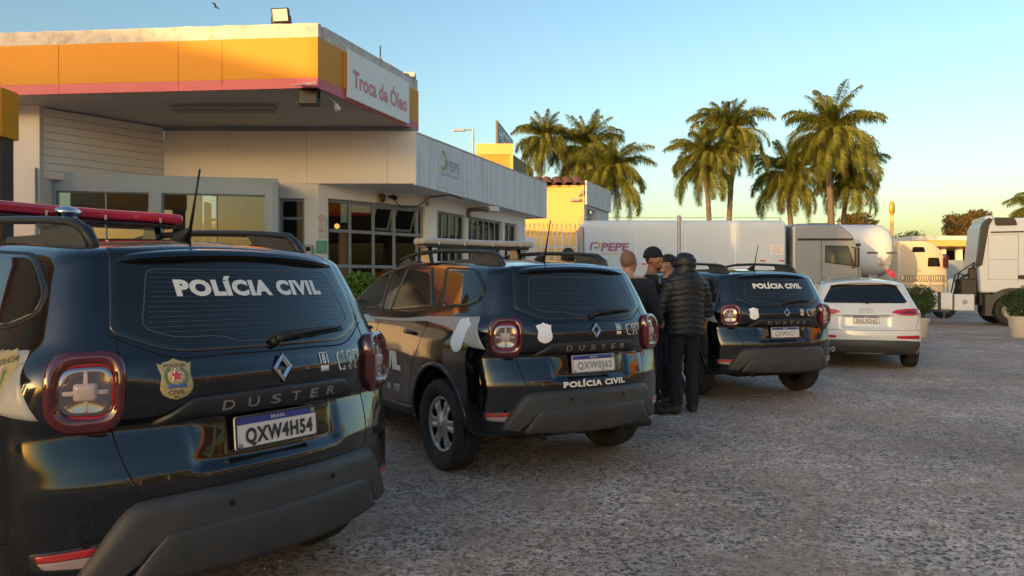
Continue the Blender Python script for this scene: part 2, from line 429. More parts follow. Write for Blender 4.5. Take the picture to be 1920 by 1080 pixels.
def body_mesh(B, m, parent, nx=84, ny=216, nz=116):
    n, q = cube_grid(nx, ny, nz)
    cy = B.wb / 2 - .02
    half_o = np.array([1.15, cy + 1.15, .95]); half_i = np.array([.30, .95, .22])
    co = np.array([0, cy, .95]); ci = np.array([0, cy, .86])
    O = co + n * half_o; I = ci + n * half_i
    D = I - O
    lo = np.zeros(len(O)); hi = np.ones(len(O))
    for _ in range(34):
        mm = (lo + hi) / 2; p = O + D * mm[:, None]; ins = B.f(p[:, 0], p[:, 1], p[:, 2]) < 0
        hi = np.where(ins, mm, hi); lo = np.where(ins, lo, mm)
    p = O + D * ((lo + hi) / 2)[:, None]
    # wheel openings
    zc = .375
    kill = np.zeros(len(p), bool); sidev = np.abs(p[:, 0]) > .58
    for wy in (0.02, B.wb):
        r = np.hypot(p[:, 1] - wy, p[:, 2] - zc)
        kill |= sidev & ((r < B.arch) | ((p[:, 2] < zc) & (np.abs(p[:, 1] - wy) < B.arch)))
    keep = ~kill[q].all(axis=1)
    bottom = (p[q][:, :, 2].max(axis=1) < .26)
    keep &= ~bottom
    q = q[keep]
    used = np.zeros(len(p), bool); used[q.ravel()] = True
    snap = used & kill
    for wy in (0.02, B.wb):
        s_ = snap & (np.abs(p[:, 1] - wy) < .6)
        d = np.stack([p[:, 1] - wy, p[:, 2] - zc], 1)
        up = s_ & (p[:, 2] >= zc)
        rr = np.hypot(d[:, 0], d[:, 1]); k = B.arch / np.maximum(rr, 1e-6)
        p[up, 1] = wy + d[up, 0] * k[up]; p[up, 2] = zc + d[up, 1] * k[up]
        dn = s_ & (p[:, 2] < zc); p[dn, 1] = wy + np.sign(d[dn, 0]) * B.arch
    sn = np.where(snap)[0]
    if len(sn):
        sg = np.sign(p[sn, 0]); O2 = np.stack([sg * 1.3, p[sn, 1], p[sn, 2]], 1)
        p[sn] = B.cast(O2, np.stack([-sg, 0 * sg, 0 * sg], 1), 1.0)
    new = -np.ones(len(p), int); new[used] = np.arange(used.sum())
    nrm = B.normal(p[used])
    return surf_obj('body_shell', p[used], new[q], m, parent, nrm)

def ring_patch(name, poly, cast, m, parent, off=.003, edge=.004, rings=8, dome=0.0, skirt=-.004, centre=None, zfun=None, step=.012):
    """closed outline filled towards its centre, laid on the body"""
    poly = resample(poly, step); c = np.array(centre) if centre is not None else poly.mean(axis=0)
    R = np.linalg.norm(poly - c, axis=1).mean()
    ss = [1.0, 1.0 - edge * .15 / R, 1.0 - edge / R] + [1.0 - edge / R - (1.0 - edge / R) * (i / rings) for i in range(1, rings)]
    of = [skirt, off * .6, off] + [off] * (rings - 1)
    q = np.concatenate([c + (poly - c) * s for s in ss] + [c[None]]); N = len(poly)
    o_ = np.concatenate([np.full(N, a) for a in of] + [[off]])
    sv = np.concatenate([np.full(N, s) for s in ss] + [[0.0]])
    o_ = o_ + dome * (1 - sv ** 2)
    if zfun is not None: o_ = zfun(sv, o_)
    p, n = cast(q); p = p + n * o_[:, None]
    fs = []
    for k in range(len(ss) - 1):
        for i in range(N):
            j = (i + 1) % N; fs.append([k * N + i, k * N + j, (k + 1) * N + j, (k + 1) * N + i])
    for i in range(N): fs.append([(len(ss) - 1) * N + i, (len(ss) - 1) * N + (i + 1) % N, len(q) - 1])
    # orient outwards
    v0, v1, v2 = p[fs[N * 2][0]], p[fs[N * 2][1]], p[fs[N * 2][2]]
    if np.dot(np.cross(v1 - v0, v2 - v1), n[fs[N * 2][0]]) < 0: fs = [f[::-1] for f in fs]
    return surf_obj(name, p, fs, m, parent)

def strip_patch(name, top, bot, cast, m, parent, off=.003, nu=60, nv=6, edge=True, prof_=None, thick=.006):
    """band between two polylines (sampled at equal parameter), laid on the body"""
    def samp(pl):
        pl = np.array(pl, float); d = np.concatenate([[0], np.cumsum(np.linalg.norm(np.diff(pl, axis=0), axis=1))]); t = np.linspace(0, d[-1], nu)
        return np.stack([np.interp(t, d, pl[:, 0]), np.interp(t, d, pl[:, 1])], 1)
    T, Bt = samp(top), samp(bot); us = np.linspace(0, 1, nv)
    vs = [0.0, 0.0] + list(us[1:-1]) + [1.0, 1.0]; ov = [-thick, off] + [off] * (nv - 2) + [off, -thick]
    if prof_ is not None: ov = [-thick, off] + [off + prof_(u) for u in us[1:-1]] + [off, -thick]
    q = []; o_ = []
    for v, o in zip(vs, ov):
        row = T * (1 - v) + Bt * v; q.append(row); oo = np.full(nu, o)
        oo[0] = oo[-1] = -thick
        o_.append(oo)
    q = np.concatenate(q); o_ = np.concatenate(o_); p, n = cast(q); p = p + n * o_[:, None]
    fs = [[k * nu + i, k * nu + i + 1, (k + 1) * nu + i + 1, (k + 1) * nu + i] for k in range(len(vs) - 1) for i in range(nu - 1)]
    f0 = fs[(len(vs) // 2) * (nu - 1) + nu // 2]
    if np.dot(np.cross(p[f0[1]] - p[f0[0]], p[f0[2]] - p[f0[1]]), n[f0[0]]) < 0: fs = [f[::-1] for f in fs]
    return surf_obj(name, p, fs, m, parent)

def line_patch(name, pts, cast, m, parent, w=.004, off=.0012, step=.02, curve=True, closed=False):
    pts = np.array(pts, float)
    if curve and len(pts) > 2: pts = smooth_curve(pts, 10, closed)
    if closed: pts = np.concatenate([pts, pts[:1]])
    d = np.concatenate([[0], np.cumsum(np.linalg.norm(np.diff(pts, axis=0), axis=1))]); n = max(2, int(d[-1] / step)); t = np.linspace(0, d[-1], n)
    c = np.stack([np.interp(t, d, pts[:, 0]), np.interp(t, d, pts[:, 1])], 1)
    g = np.gradient(c, axis=0); g /= np.linalg.norm(g, axis=1)[:, None] + 1e-9; s = np.stack([-g[:, 1], g[:, 0]], 1) * w / 2
    q = np.concatenate([c + s, c - s]); p, nn = cast(q); p = p + nn * off
    fs = [[i, i + 1, n + i + 1, n + i] for i in range(n - 1)]
    return surf_obj(name, p, fs, m, parent)

def text_patch(name, s, cast, centre, m, parent, width=None, height=None, off=.002, ext=0.0, flip=1, rot=0.0, **k):
    vs, fs = text_mesh(s, 1.0, extrude=(.5 if ext else 0), **k)
    hh = np.ptp(vs[:, 1]); ww = np.ptp(vs[:, 0])
    sy = height / hh if height else width / ww; sx = width / ww if width else sy
    x, y = vs[:, 0] * sx, vs[:, 1] * sy
    if rot: x, y = x * math.cos(rot) - y * math.sin(rot), x * math.sin(rot) + y * math.cos(rot)
    q = np.stack([centre[0] + flip * x, centre[1] + y], 1)
    p, n = cast(q); p = p + n * (off + (vs[:, 2:3] + .5 * (ext > 0)) * ext)
    if flip < 0: fs = [f[::-1] for f in fs]
    return from_py(name, p, fs, m, parent)

def star_poly(c, r, n=5, k=.42, rot=0.0):
    return [(c[0] + (r if i % 2 == 0 else r * k) * math.sin(math.pi * i / n + rot), c[1] + (r if i % 2 == 0 else r * k) * math.cos(math.pi * i / n + rot)) for i in range(2 * n)]

SHIELD = [(-.5, .40), (-.40, .36), (-.30, .42), (-.16, .43), (0, .50), (.16, .43), (.30, .42), (.40, .36), (.5, .40), (.46, .25), (.42, .10), (.47, -.10), (.48, -.22), (.40, -.36), (.22, -.45), (0, -.50), (-.22, -.45), (-.40, -.36), (-.48, -.22), (-.47, -.10), (-.42, .10), (-.46, .25)]

def shield_sticker(parent, cast, c, w, h, full, flip=1, shear=0.0, rot=0.0):
    def T(p):
        x, y = p[0] * w, p[1] * h; x += shear * y
        x, y = x * math.cos(rot) - y * math.sin(rot), x * math.sin(rot) + y * math.cos(rot)
        return (c[0] + flip * x, c[1] + y)
    pts = [T(p) for p in SHIELD]
    s = ring_patch('badge_sticker', pts, cast, M_gold if full else M_flashshield, parent, off=.0022, edge=.002, rings=5, skirt=0)
    if not full:
        s['label'] = 'blank white shield sticker'; return s
    s['label'] = 'gold shield sticker with a red star'
    def sub(poly, name, m, off, cen=None): ring_patch(name, poly, cast, m, s, off=off, edge=.001, rings=3, skirt=0, step=.004)
    k = w / .12
    for sg in (-1, 1):
        pl = []
        for a in np.linspace(-2.6, .55, 12): pl.append((sg * .27 * math.cos(a - .0) if 0 else sg * .29 * math.sin(-a * .5 - .2 + 1.2) * 1.0, .05 + .29 * w / h * math.cos(-a * .5 - .2 + 1.2)))
        line_patch('wreath', [T((sg * .30 * math.sin(t), .06 - .30 * math.cos(t) * w / h * 1.0)) for t in np.linspace(.35, 2.6, 12)], cast, M_wreath, s, w=.013 * k, off=.003, step=.004)
    sub([T(p) for p in [(.26 * math.sin(a), .06 + .26 * w / h * math.cos(a)) for a in np.linspace(0, 2 * math.pi, 20)[:-1]]], 'disc', M_gold, .0032)
    sub([T((q[0], .08 + q[1] * w / h)) for q in star_poly((0, 0), .27)], 'star_border', M_vinyl, .0042)
    sub([T((q[0], .08 + q[1] * w / h)) for q in star_poly((0, 0), .22)], 'star', M_redstar, .005)
    sub([T(p) for p in [(-.28, -.14), (-.18, -.10), (0, -.13), (.18, -.10), (.28, -.14), (.25, -.22), (0, -.19), (-.25, -.22)]], 'ribbon', M_ribbon, .0056)
    text_patch('lettering', 'POLÍCIA', cast, T((0, .335)), M_goldink, s, width=.66 * w, height=.10 * h, off=.003, bold=.02, flip=flip, slice_=.3, rot=rot * flip)
    text_patch('lettering', 'CIVIL', cast, T((0, -.315)), M_goldink, s, width=.52 * w, height=.10 * h, off=.003, bold=.02, flip=flip, slice_=.3, rot=rot * flip)
    text_patch('lettering', 'MG', cast, T((0, -.425)), M_goldink, s, width=.16 * w, height=.055 * h, off=.003, bold=.02, flip=flip, rot=rot * flip)
    return s

def wheel(parent, x, y, r, sg, width=.215, dia=.215, style=0):
    """tyre + cover; sg = outward side"""
    bm = bmesh.new(); w = width / 2
    pr = [(dia, -w * .62), (dia + .012, -w * .86), (r * .84, -w * 1.02), (r * .93, -w * .98), (r * .975, -w * .86), (r * .992, -w * .70),
          (r, -w * .52), (r * .975, -w * .50), (r * .975, -w * .42), (r, -w * .40), (r, -w * .06), (r * .975, -w * .04), (r * .975, w * .04), (r, w * .06),
          (r, w * .40), (r * .975, w * .42), (r * .975, w * .50), (r, w * .52), (r * .992, w * .70), (r * .975, w * .86), (r * .93, w * .98), (r * .84, w * 1.02), (dia + .012, w * .86), (dia, w * .62)]
    lathe(bm, pr, 84, 'x'); bm.verts.ensure_lookup_table()
    for i, v in enumerate(bm.verts):
        j, k = divmod(i, len(pr))
        if k in (3, 4, 5, 18, 19, 20) and j % 3 == 0:
            rr = math.hypot(v.co.y, v.co.z); s_ = (rr - .007) / rr; v.co.y *= s_; v.co.z *= s_
    t = from_bm('wheel', bm, M_tyre, parent, smooth=True); t.location = (x, y, r)
    bm = bmesh.new(); n = 84; R = dia + .004
    rad = [.0, .028, .034, .058, .075, .10, .125, .15, .172, .188, .196, R - .008, R]; hgt = [.010, .010, .004, .002, -.006, -.008, -.006, -.004, -.006, -.012, -.004, .004, -.012]
    kr = R / .219; ns = 6 if style == 0 else 10
    vv = []
    for j in range(n):
        a = 2 * math.pi * j / n; row = []
        for rr, hh in zip(rad, hgt):
            s_ = math.cos(ns * a); groove = -.010 * math.exp(-((1 - s_) / .10)) if .06 < rr < .19 else 0
            row.append(bm.verts.new((sg * (w * .70 + hh + groove), rr * kr * math.cos(a), rr * kr * math.sin(a)) if rr > 0 else (sg * (w * .70 + hh), 0.0001 * math.cos(a), 0.0001 * math.sin(a))))
        vv.append(row)
    for j in range(n):
        a = 2 * math.pi * (j + .5) / n; gap = math.cos(ns * a)
        for k in range(len(rad) - 1):
            rm = (rad[k] + rad[k + 1]) / 2
            lim = {0: -.25, 1: -.1}[style]
            if .10 < rm < .188 and gap < lim - (.35 if rm < .125 else 0): continue
            bm.faces.new((vv[j][k], vv[j][k + 1], vv[(j + 1) % n][k + 1], vv[(j + 1) % n][k]))
    rim = from_bm('wheel_cover', bm, M_alu, t, smooth=True, doubles=True)
    md = rim.modifiers.new('thick', 'SOLIDIFY'); md.thickness = .006
    bm = bmesh.new(); lathe(bm, [(0.001, 0), (R * .99, 0), (R * .99, .03)], 32, 'x')
    for v in bm.verts: v.co.x = sg * (w * .70 - .045 + v.co.x)
    from_bm('brake_disc', bm, M_under, t)
    bm = bmesh.new(); prism(bm, [(0, .020), (.013, 0), (0, -.020), (-.013, 0)], 'x', sg * (w * .70 + .009), sg * (w * .70 + .013))
    if style == 0: from_bm('hub_emblem', bm, M_chrome, t)
    else: bm.free()
    return t

def car_common(t, B, paint):
    body = body_mesh(B, paint, t)
    bm = bmesh.new()
    box(bm, (0, B.wb / 2, .50), (1.10, B.wb + 1.15, .42)); box(bm, (0, B.wb / 2, .46), (1.60, B.wb - .98, .40))
    box(bm, (0, -.52, .52), (1.30, .30, .34)); box(bm, (0, -.25, .36), (.16, .9, .10)); box(bm, (.0, 0, .34), (1.3, .10, .08))
    from_bm('underbody', bm, M_under, t)
    for wy in (0.02, B.wb):
        for sg in (-1, 1):
            bm = bmesh.new(); a = B.arch - .012
            lathe(bm, [(a, 0), (a, .36)], 40, 'x')
            for v in bm.verts:
                v.co = Vector((sg * (.85 - v.co.x), v.co.y + wy, v.co.z + .375))
                if v.co.z < .30: v.co.z = .30
            from_bm('wheel_housing', bm, M_under, t)
            cast = lambda q, sg=sg: B.side(q, sg)
            A = np.linspace(-.10, math.pi + .10, 40)
            strip_patch('wheel_arch_lip', [(wy + (B.arch + .022) * math.cos(a), .375 + (B.arch + .022) * math.sin(a)) for a in A],
                        [(wy + (B.arch - .006) * math.cos(a), .375 + (B.arch - .006) * math.sin(a)) for a in A], cast, paint if B.kind == 'suv' else M_plastic2, t, off=.006, nu=44, nv=4, thick=.02)
    for wy in (0, B.wb):
        for sg in (-1, 1):
            wheel(t, sg * B.tr, wy, B.wr, sg, style=0 if B.kind == 'suv' else 1)
    return body

def side_window(t, B, pts, r, glass, frame=.020, name='side_window'):
    for sg in (-1, 1):
        cast = lambda q, sg=sg: B.side(q, sg)
        pl = round_poly(pts, r, 6); c = pl.mean(axis=0)
        fr = ring_patch('window_frame', c + (pl - c) * (1 + frame / np.linalg.norm(pl - c, axis=1).mean()), cast, M_rubber, t, off=.003, edge=.006, rings=4, skirt=-.004)
        ring_patch(name, c + (pl - c) * .985, cast, glass, fr, off=.0045, edge=.003, rings=10, skirt=0)

def plate(t, B, c, text, ink, tilt=0.08, w=.40, h=.13, off=.028):
    """licence plate with its mount; local plane facing back"""
    p, n = B.rear(np.array([c])); y = p[0][1] - off
    cen = Vector((c[0], y, c[1])); Rm = Matrix.Rotation(-tilt, 3, 'X')
    bm = bmesh.new(); prism(bm, round_poly([(-w / 2, -h / 2), (w / 2, -h / 2), (w / 2, h / 2), (-w / 2, h / 2)], .012, 4), 'y', 0, .010)
    for v in bm.verts: v.co = cen + Rm @ v.co
    o = from_bm('licence_plate', bm, M_plate, t, bevel=.001)
    o['label'] = 'white licence plate with a blue band'
    def flat(name, poly, m, d):
        bm = bmesh.new(); f = bm.faces.new([bm.verts.new(cen + Rm @ Vector((x, -d, z))) for x, z in poly]); return from_bm(name, bm, m, o)
    flat('blue_band', [(-w / 2 + .006, h / 2 - .034), (w / 2 - .006, h / 2 - .034), (w / 2 - .006, h / 2 - .004), (-w / 2 + .006, h / 2 - .004)], M_plate_blue, .001)
    bm = bmesh.new(); a = round_poly([(-w / 2, -h / 2), (w / 2, -h / 2), (w / 2, h / 2), (-w / 2, h / 2)], .012, 4); k = np.array([1 - .012 / w * 1.3, 1 - .012 / h * 1.3])
    A = [bm.verts.new(cen + Rm @ Vector((x, -.0022, z))) for x, z in a]; Bv = [bm.verts.new(cen + Rm @ Vector((x * k[0], -.0022, z * k[1]))) for x, z in a]
    for i in range(len(a)): bm.faces.new((A[i], A[(i + 1) % len(a)], Bv[(i + 1) % len(a)], Bv[i]))
    from_bm('plate_border', bm, ink, o)
    def pt(s, cx, cz, ww, hh, m, bold):
        vs, fs = text_mesh(s, 1.0, bold=bold, space=1.15); sx = ww / np.ptp(vs[:, 0]); sz = hh / np.ptp(vs[:, 1])
        out = [cen + Rm @ Vector((cx + v[0] * sx, -.003, cz + v[1] * sz)) for v in vs]
        return from_py('lettering', out, fs, m, o)
    pt(text, .008, -.020, w * .82, h * .56, ink, .040)
    pt('BRASIL', 0, h / 2 - .019, w * .17, .013, M_vinyl, .01)
    pt('BR', -w / 2 + .022, -h / 2 + .016, .020, .016, ink, .01)
    flat('flag', [(w / 2 - .034, h / 2 - .028), (w / 2 - .014, h / 2 - .028), (w / 2 - .014, h / 2 - .010), (w / 2 - .034, h / 2 - .010)], mat_flag, .0025)
    return o
mat_flag = mat('plate_flag_green_yellow', (.25, .30, .06), rough=.5)

def rear_text(t, B, s, c, w, h, m=None, **k):
    return text_patch('lettering', s, B.rear, c, m or M_vinyl, t, width=w, height=h, slice_=.35, **k)

def outline_text(t, B, s, c, w, h):
    o = rear_text(t, B, s, c, w, h, bold=.055, off=.0022)
    text_patch('lettering_inner', s, B.rear, c, M_paint, o, width=w * .915, height=h * .84, off=.0034, bold=.010, slice_=.35)
    return o

def build_duster():
    B = Body('suv'); t = empty('police_car'); bd = car_common(t, B, M_paint)
    # windows
    side_window(t, B, [(1.36, 1.560), (1.60, 1.545), (2.22, 1.235), (2.14, 1.185), (1.27, 1.195)], [.03, .05, .04, .03, .02], M_glass_clear)
    side_window(t, B, [(1.055, 1.567), (.54, 1.560), (.27, 1.245), (1.085, 1.200)], [.03, .04, .03, .03], M_glass_car)
    side_window(t, B, [(.275, 1.555), (-.235, 1.530), (-.415, 1.40), (-.415, 1.315), (-.27, 1.265), (.115, 1.245)], [.03, .10, .08, .07, .08, .03], M_glass_car)
    gl = round_poly([(-.525, 1.56), (.525, 1.56), (.595, 1.245), (.415, 1.168), (-.415, 1.168), (-.595, 1.245)], [.02, .02, .04, .12, .12, .04], 8)
    g = ring_patch('rear_window', gl, B.rear, M_glass_car, t, off=.004, edge=.004, rings=14, skirt=-.003, step=.02)
    df = round_poly([(-.425, 1.478), (.425, 1.478), (.492, 1.262), (.395, 1.222), (.16, 1.222), (.10, 1.195), (-.15, 1.195), (-.22, 1.222), (-.395, 1.222), (-.492, 1.262)], [.03, .03, .03, .04, .03, .03, .03, .03, .04, .03], 5)
    line_patch('defroster_border', df, B.rear, M_defrost, g, w=.0035, off=.0052, curve=False, closed=True)
    for i in range(13):
        z = 1.465 - i * .0185; xx = np.interp(z, [1.222, 1.262, 1.478], [.42, .485, .425]) - .012
        line_patch('defroster_wire', [(-xx, z), (xx, z)], B.rear, M_defrost, g, w=.0016, off=.0052, step=.05)
    # windscreen
    wsn = round_poly([(-.55, 1.66), (.55, 1.66), (.68, 2.38), (-.68, 2.38)], .05, 5)
    ring_patch('windscreen', wsn, B.roof, M_glass_car, t, off=.003, rings=8, step=.04)
    # roof spoiler over the rear window
    nx, rows = 41, []
    xs = np.linspace(-.538, .538, nx)
    secs = [(-.46, .006), (-.52, .010), (-.575, .010), (-.605, .004), (-.612, -.010), (-.600, -.022), (-.54, -.030), (-.47, -.030)]
    vs = []; fs = []
    for yy, dz in secs:
        q = np.stack([xs, np.full(nx, 0.0) + yy + .14 * xs ** 2], 1)
        zt = B.T(q[:, 1]) - .045 * (xs / .6) ** 2 - .02 * np.clip((np.abs(xs) - .46) / .11, 0, 1) ** 2
        for x, y, z in zip(xs, q[:, 1], zt):
            e = (abs(x) / .538) ** 6; vs.append((x, y + .07 * e * (yy < -.5), z + dz * (1 - .5 * e) - (.020 if yy < -.5 else .004) - .008 * e))
    for k in range(len(secs) - 1):
        for i in range(nx - 1): fs.append([k * nx + i, k * nx + i + 1, (k + 1) * nx + i + 1, (k + 1) * nx + i])
    for e in (0, nx - 1): fs.append([k * nx + e for k in range(len(secs))])
    from_py('roof_spoiler', vs, fs, M_paint, t, smooth=True, recalc=True).modifiers.new('edge', 'EDGE_SPLIT').split_angle = math.radians(50)
    bm = bmesh.new(); box(bm, (0, -.588, 1.545), (.20, .012, .012)); from_bm('high_brake_light', bm, M_lens_dark, t, bevel=.003)
    # panel gaps
    for pts in ([(-.575, 1.235), (-.590, 1.05), (-.592, .90), (-.575, .78), (-.535, .665)], [(.575, 1.235), (.590, 1.05), (.592, .90), (.575, .78), (.535, .665)],
                [(-.60, 1.24), (-.42, 1.155), (-.2, 1.152), (.2, 1.152), (.42, 1.155), (.60, 1.24)]):
        line_patch('panel_gap', pts, B.rear, M_gap, t, w=.0055)
    for sg in (-1, 1):
        cast = lambda q, sg=sg: B.side(q, sg)
        for pts in ([(.24, 1.57), (.215, 1.25), (.27, 1.02), (.42, .78), (.50, .60), (.50, .44)], [(1.20, 1.58), (1.21, 1.2), (1.25, .95), (1.23, .6), (1.21, .42)],
                    [(2.25, 1.18), (2.27, .95), (2.24, .6), (2.20, .42)], [(.50, .44), (1.2, .415), (2.20, .42)], [(-.33, .565), (-.45, .550), (-.54, .546)]):
            line_patch('panel_gap', pts, cast, M_gap, t, w=.0055)
        # shoulder crease and sill
        strip_patch('sill_trim', [(.46, .425), (2.22, .425)], [(.46, .345), (2.22, .345)], cast, M_plastic2, t, off=.012, nu=30, nv=5, thick=.01)
        strip_patch('body_stripe', [(2.2, 1.118), (.75, 1.135), (.29, 1.168), (-.36, 1.186), (-.47, 1.192)], [(2.2, 1.105), (.75, 1.112), (.29, 1.132), (-.15, 1.10), (-.36, 1.020), (-.45, .985), (-.575, .960)], cast, M_stripe, t, off=.004, nu=260, nv=14, thick=.0)
        for hy in (.50, 1.50):
            bm = bmesh.new(); p, n = cast([(hy, 1.03)]); x = p[0][0]
            tube(bm, [(x + sg * .006, hy - .075, 1.032), (x + sg * .030, hy - .05, 1.034), (x + sg * .034, hy, 1.036), (x + sg * .030, hy + .06, 1.036), (x + sg * .004, hy + .085, 1.034)], [.010, .016, .017, .016, .010], 8)
            from_bm('door_handle', bm, M_gloss_black, t, smooth=True)
        # mirror
        bm = bmesh.new(); prism(bm, round_poly([(-.11, -.07), (.10, -.085), (.115, .05), (-.07, .085)], .04, 5), 'y', -.05, .07)
        for v in bm.verts:
            if v.co.y > 0: v.co.x *= .8; v.co.z *= .75
            v.co = Vector((sg * (.98 + v.co.x), 1.98 + v.co.y, 1.205 + v.co.z))
        tube(bm, [(sg * .80, 2.03, 1.15), (sg * .90, 2.01, 1.165)], .03, 8)
        mi = from_bm('wing_mirror', bm, M_gloss_black, t, bevel=.012)
        bm = bmesh.new(); bm.faces.new([bm.verts.new((sg * (.98 + x * .86), 1.9285, 1.205 + z * .86)) for x, z in round_poly([(-.11, -.07), (.10, -.085), (.115, .05), (-.07, .085)], .04, 5)])
        from_bm('mirror_glass', bm, M_chrome, mi)
        text_patch('lettering', 'POLÍCIA CIVIL', cast, (1.42, .79), M_vinyl, t, width=1.40, height=.20, off=.003, bold=.07, flip=sg, slice_=.08, space=1.0, shear=0)
        for (s_, yy, ww, hh) in (('181', .98, .075, .06), ('197', .80, .13, .07)):
            text_patch('lettering', s_, cast, (yy if sg < 0 else yy, .54), M_vinyl, t, width=ww, height=hh, off=.002, flip=sg, slice_=.08)
        # tail lamp on the corner
        C = (.690, -.655, 1.050); ang = math.radians(33)
        cc = lambda q, sg=sg: B.corner(q, sg, C, ang)
        sq = lambda w, h, rr: round_poly([(-w * .93, -h), (w, -h * .92), (w * .95, h * .95), (-w, h)], rr, 8)
        def zf(sv, o): return o + np.interp(sv, [0, .50, .60, .66, .80, .93, 1.0], [-.008, -.008, -.004, .026, .038, .034, .0])
        hs = ring_patch('tail_lamp', sq(.128, .137, .092), cc, M_lens_dark, t, off=.004, edge=.003, rings=22, skirt=-.006, zfun=zf, step=.010)
        def rim(sv, o): return o + .010 * np.sin(np.pi * np.clip((1 - sv) / .16, 0, 1))
        # bright ring, dished reflector, cross and centre block
        N = resample(sq(.090, .092, .056), .008); q = np.concatenate([N * 1.03, N * 1.0, N * .93, N * .89]); p, n = cc(q); k = len(N)
        p = p + n * np.concatenate([np.full(k, .020), np.full(k, .027), np.full(k, .024), np.full(k, .008)])[:, None]
        fs = [[r * k + i, r * k + (i + 1) % k, (r + 1) * k + (i + 1) % k, (r + 1) * k + i] for r in range(3) for i in range(k)]
        surf_obj('lamp_ring', p, fs, M_lens_red, hs)
        ring_patch('lamp_reflector', sq(.083, .084, .052), cc, M_lens_clear, hs, off=.004, edge=.002, rings=6, skirt=-.002, zfun=lambda sv, o: o + .012 * sv ** 2, step=.012)
        for w_, h_ in ((.072, .0075), (.0065, .072)):
            ring_patch('cross_bar', round_poly([(-w_, -h_), (w_, -h_), (w_, h_), (-w_, h_)], .004, 3), cc, M_lens_bar, hs, off=.020, edge=.004, rings=4, skirt=0, step=.008)
        ring_patch('lamp_block', round_poly([(-.038, -.031), (.038, -.031), (.038, .031), (-.038, .031)], .014, 5), cc, M_lens_bar, hs, off=.028, edge=.010, rings=5, skirt=0, dome=.004, step=.006)
        # reflector in the lower corner
        rp = ring_patch('reflector_bezel', round_poly([(sg * .645, .528), (sg * .835, .520), (sg * .825, .455), (sg * .70, .437), (sg * .655, .455)], .012, 3), lambda q: B.rear(q), M_plastic2, t, off=.005, edge=.004, rings=4)
        ring_patch('reflector', round_poly([(sg * .660, .517), (sg * .820, .511), (sg * .815, .488), (sg * .668, .490)], .005, 3), B.rear, M_refl_red, rp, off=.009, edge=.003, rings=3)
        ring_patch('reflector', round_poly([(sg * .668, .488), (sg * .815, .486), (sg * .800, .463), (sg * .69, .450), (sg * .675, .460)], .005, 3), B.rear, M_refl_clear, rp, off=.009, edge=.003, rings=3)
    # dark lower corners of the bumper
    # black bumper: broad trapezoid shell with a lower lip
    def bumper_prof(u): return .020 * math.sin(min(u / .25, 1) * math.pi / 2) + .012 * u
    tp = smooth_curve([(-.735, .385), (-.69, .47), (-.615, .585), (-.565, .640), (-.50, .655), (-.25, .660), (0, .662), (.25, .660), (.50, .655), (.565, .640), (.615, .585), (.69, .47), (.735, .385)], 6, False)
    bt = smooth_curve([(-.60, .380), (-.56, .42), (-.52, .45), (-.50, .48), (-.45, .492), (-.25, .50), (0, .50), (.25, .50), (.45, .492), (.50, .48), (.52, .45), (.56, .42), (.60, .380)], 6, False)
    strip_patch('bumper', tp, bt, B.rear, M_plastic, t, off=.018, nu=90, nv=12, prof_=bumper_prof, thick=.01)
    tp2 = smooth_curve([(-.57, .385), (-.53, .45), (-.475, .515), (-.40, .535), (0, .540), (.40, .535), (.475, .515), (.53, .45), (.57, .385)], 6, False)
    bt2 = [(-.57, .378), (-.3, .372), (0, .370), (.3, .372), (.57, .378)]
    strip_patch('skid_plate', tp2, bt2, B.rear, M_plastic, t, off=.050, nu=80, nv=12, prof_=lambda u: .010 * math.sin(math.pi * u), thick=.012)
    bm = bmesh.new(); bm2 = B.rear(np.array([(-.45, .36)]))[0][0]
    tube(bm, [(-.44, -.60, .35), (-.44, -.70, .345), (-.44, -.765, .330)], .026, 12); from_bm('exhaust', bm, M_under, t, smooth=True)
    for q in [(-.693, .527), (-.24, .597), (.24, .597), (.693, .527)]:
        p, n = B.rear(np.array([q])); bm = bmesh.new()
        bmesh.ops.create_circle(bm, cap_ends=True, radius=.012, segments=14)
        R3 = Vector(n[0]).to_track_quat('Z', 'Y').to_matrix(); o_ = .046 if abs(q[0]) < .5 else .006
        for v in bm.verts: v.co = Vector(p[0] + n[0] * o_) + R3 @ v.co
        from_bm('parking_sensor', bm, M_gap, t)
    # tailgate strip, letters, emblem
    tb = [(-.485, .914), (-.44, .945), (-.40, .975), (-.365, 1.000), (-.33, 1.004), (0, 1.010), (.33, 1.004), (.365, 1.000), (.40, .975), (.44, .945), (.485, .914)]
    bb = [(-.475, .905), (-.43, .908), (-.385, .918), (-.35, .930), (-.32, .932), (0, .936), (.32, .932), (.35, .930), (.385, .918), (.43, .908), (.475, .905)]
    br = strip_patch('tailgate_strip', tb, bb, B.rear, M_plastic2, t, off=.016, nu=70, nv=8, prof_=lambda u: .006 * math.sin(math.pi * u), thick=.005)
    for ch, cx, cw in (('D', -.232, .046), ('U', -.131, .046), ('S', -.030, .044), ('T', .068, .044), ('E', .166, .040), ('R', .266, .046)):
        text_patch('letter', ch, B.rear, (cx, .968), M_letter, t, width=cw, height=.031, off=.020, ext=.004, bold=.006)
    dm = lambda k: [(0, .058 * k), (.046 * k, 0), (0, -.058 * k), (-.046 * k, 0)]
    c0 = np.array([.008, 1.083]); e = []; bm = bmesh.new()
    y0 = B.rear(np.array([c0]))[0][0][1]
    Rm = Matrix.Rotation(-.10, 3, 'X'); rings = []
    for k, d in ((1.04, 0), (1.0, .012), (.78, .019), (.50, .010), (.47, 0)):
        rings.append([bm.verts.new(Vector((c0[0], y0, c0[1])) + Rm @ Vector((x, -d, z))) for x, z in dm(k)])
    for k in range(4):
        for i in range(4): bm.faces.new((rings[k][i], rings[k][(i + 1) % 4], rings[k + 1][(i + 1) % 4], rings[k + 1][i]))
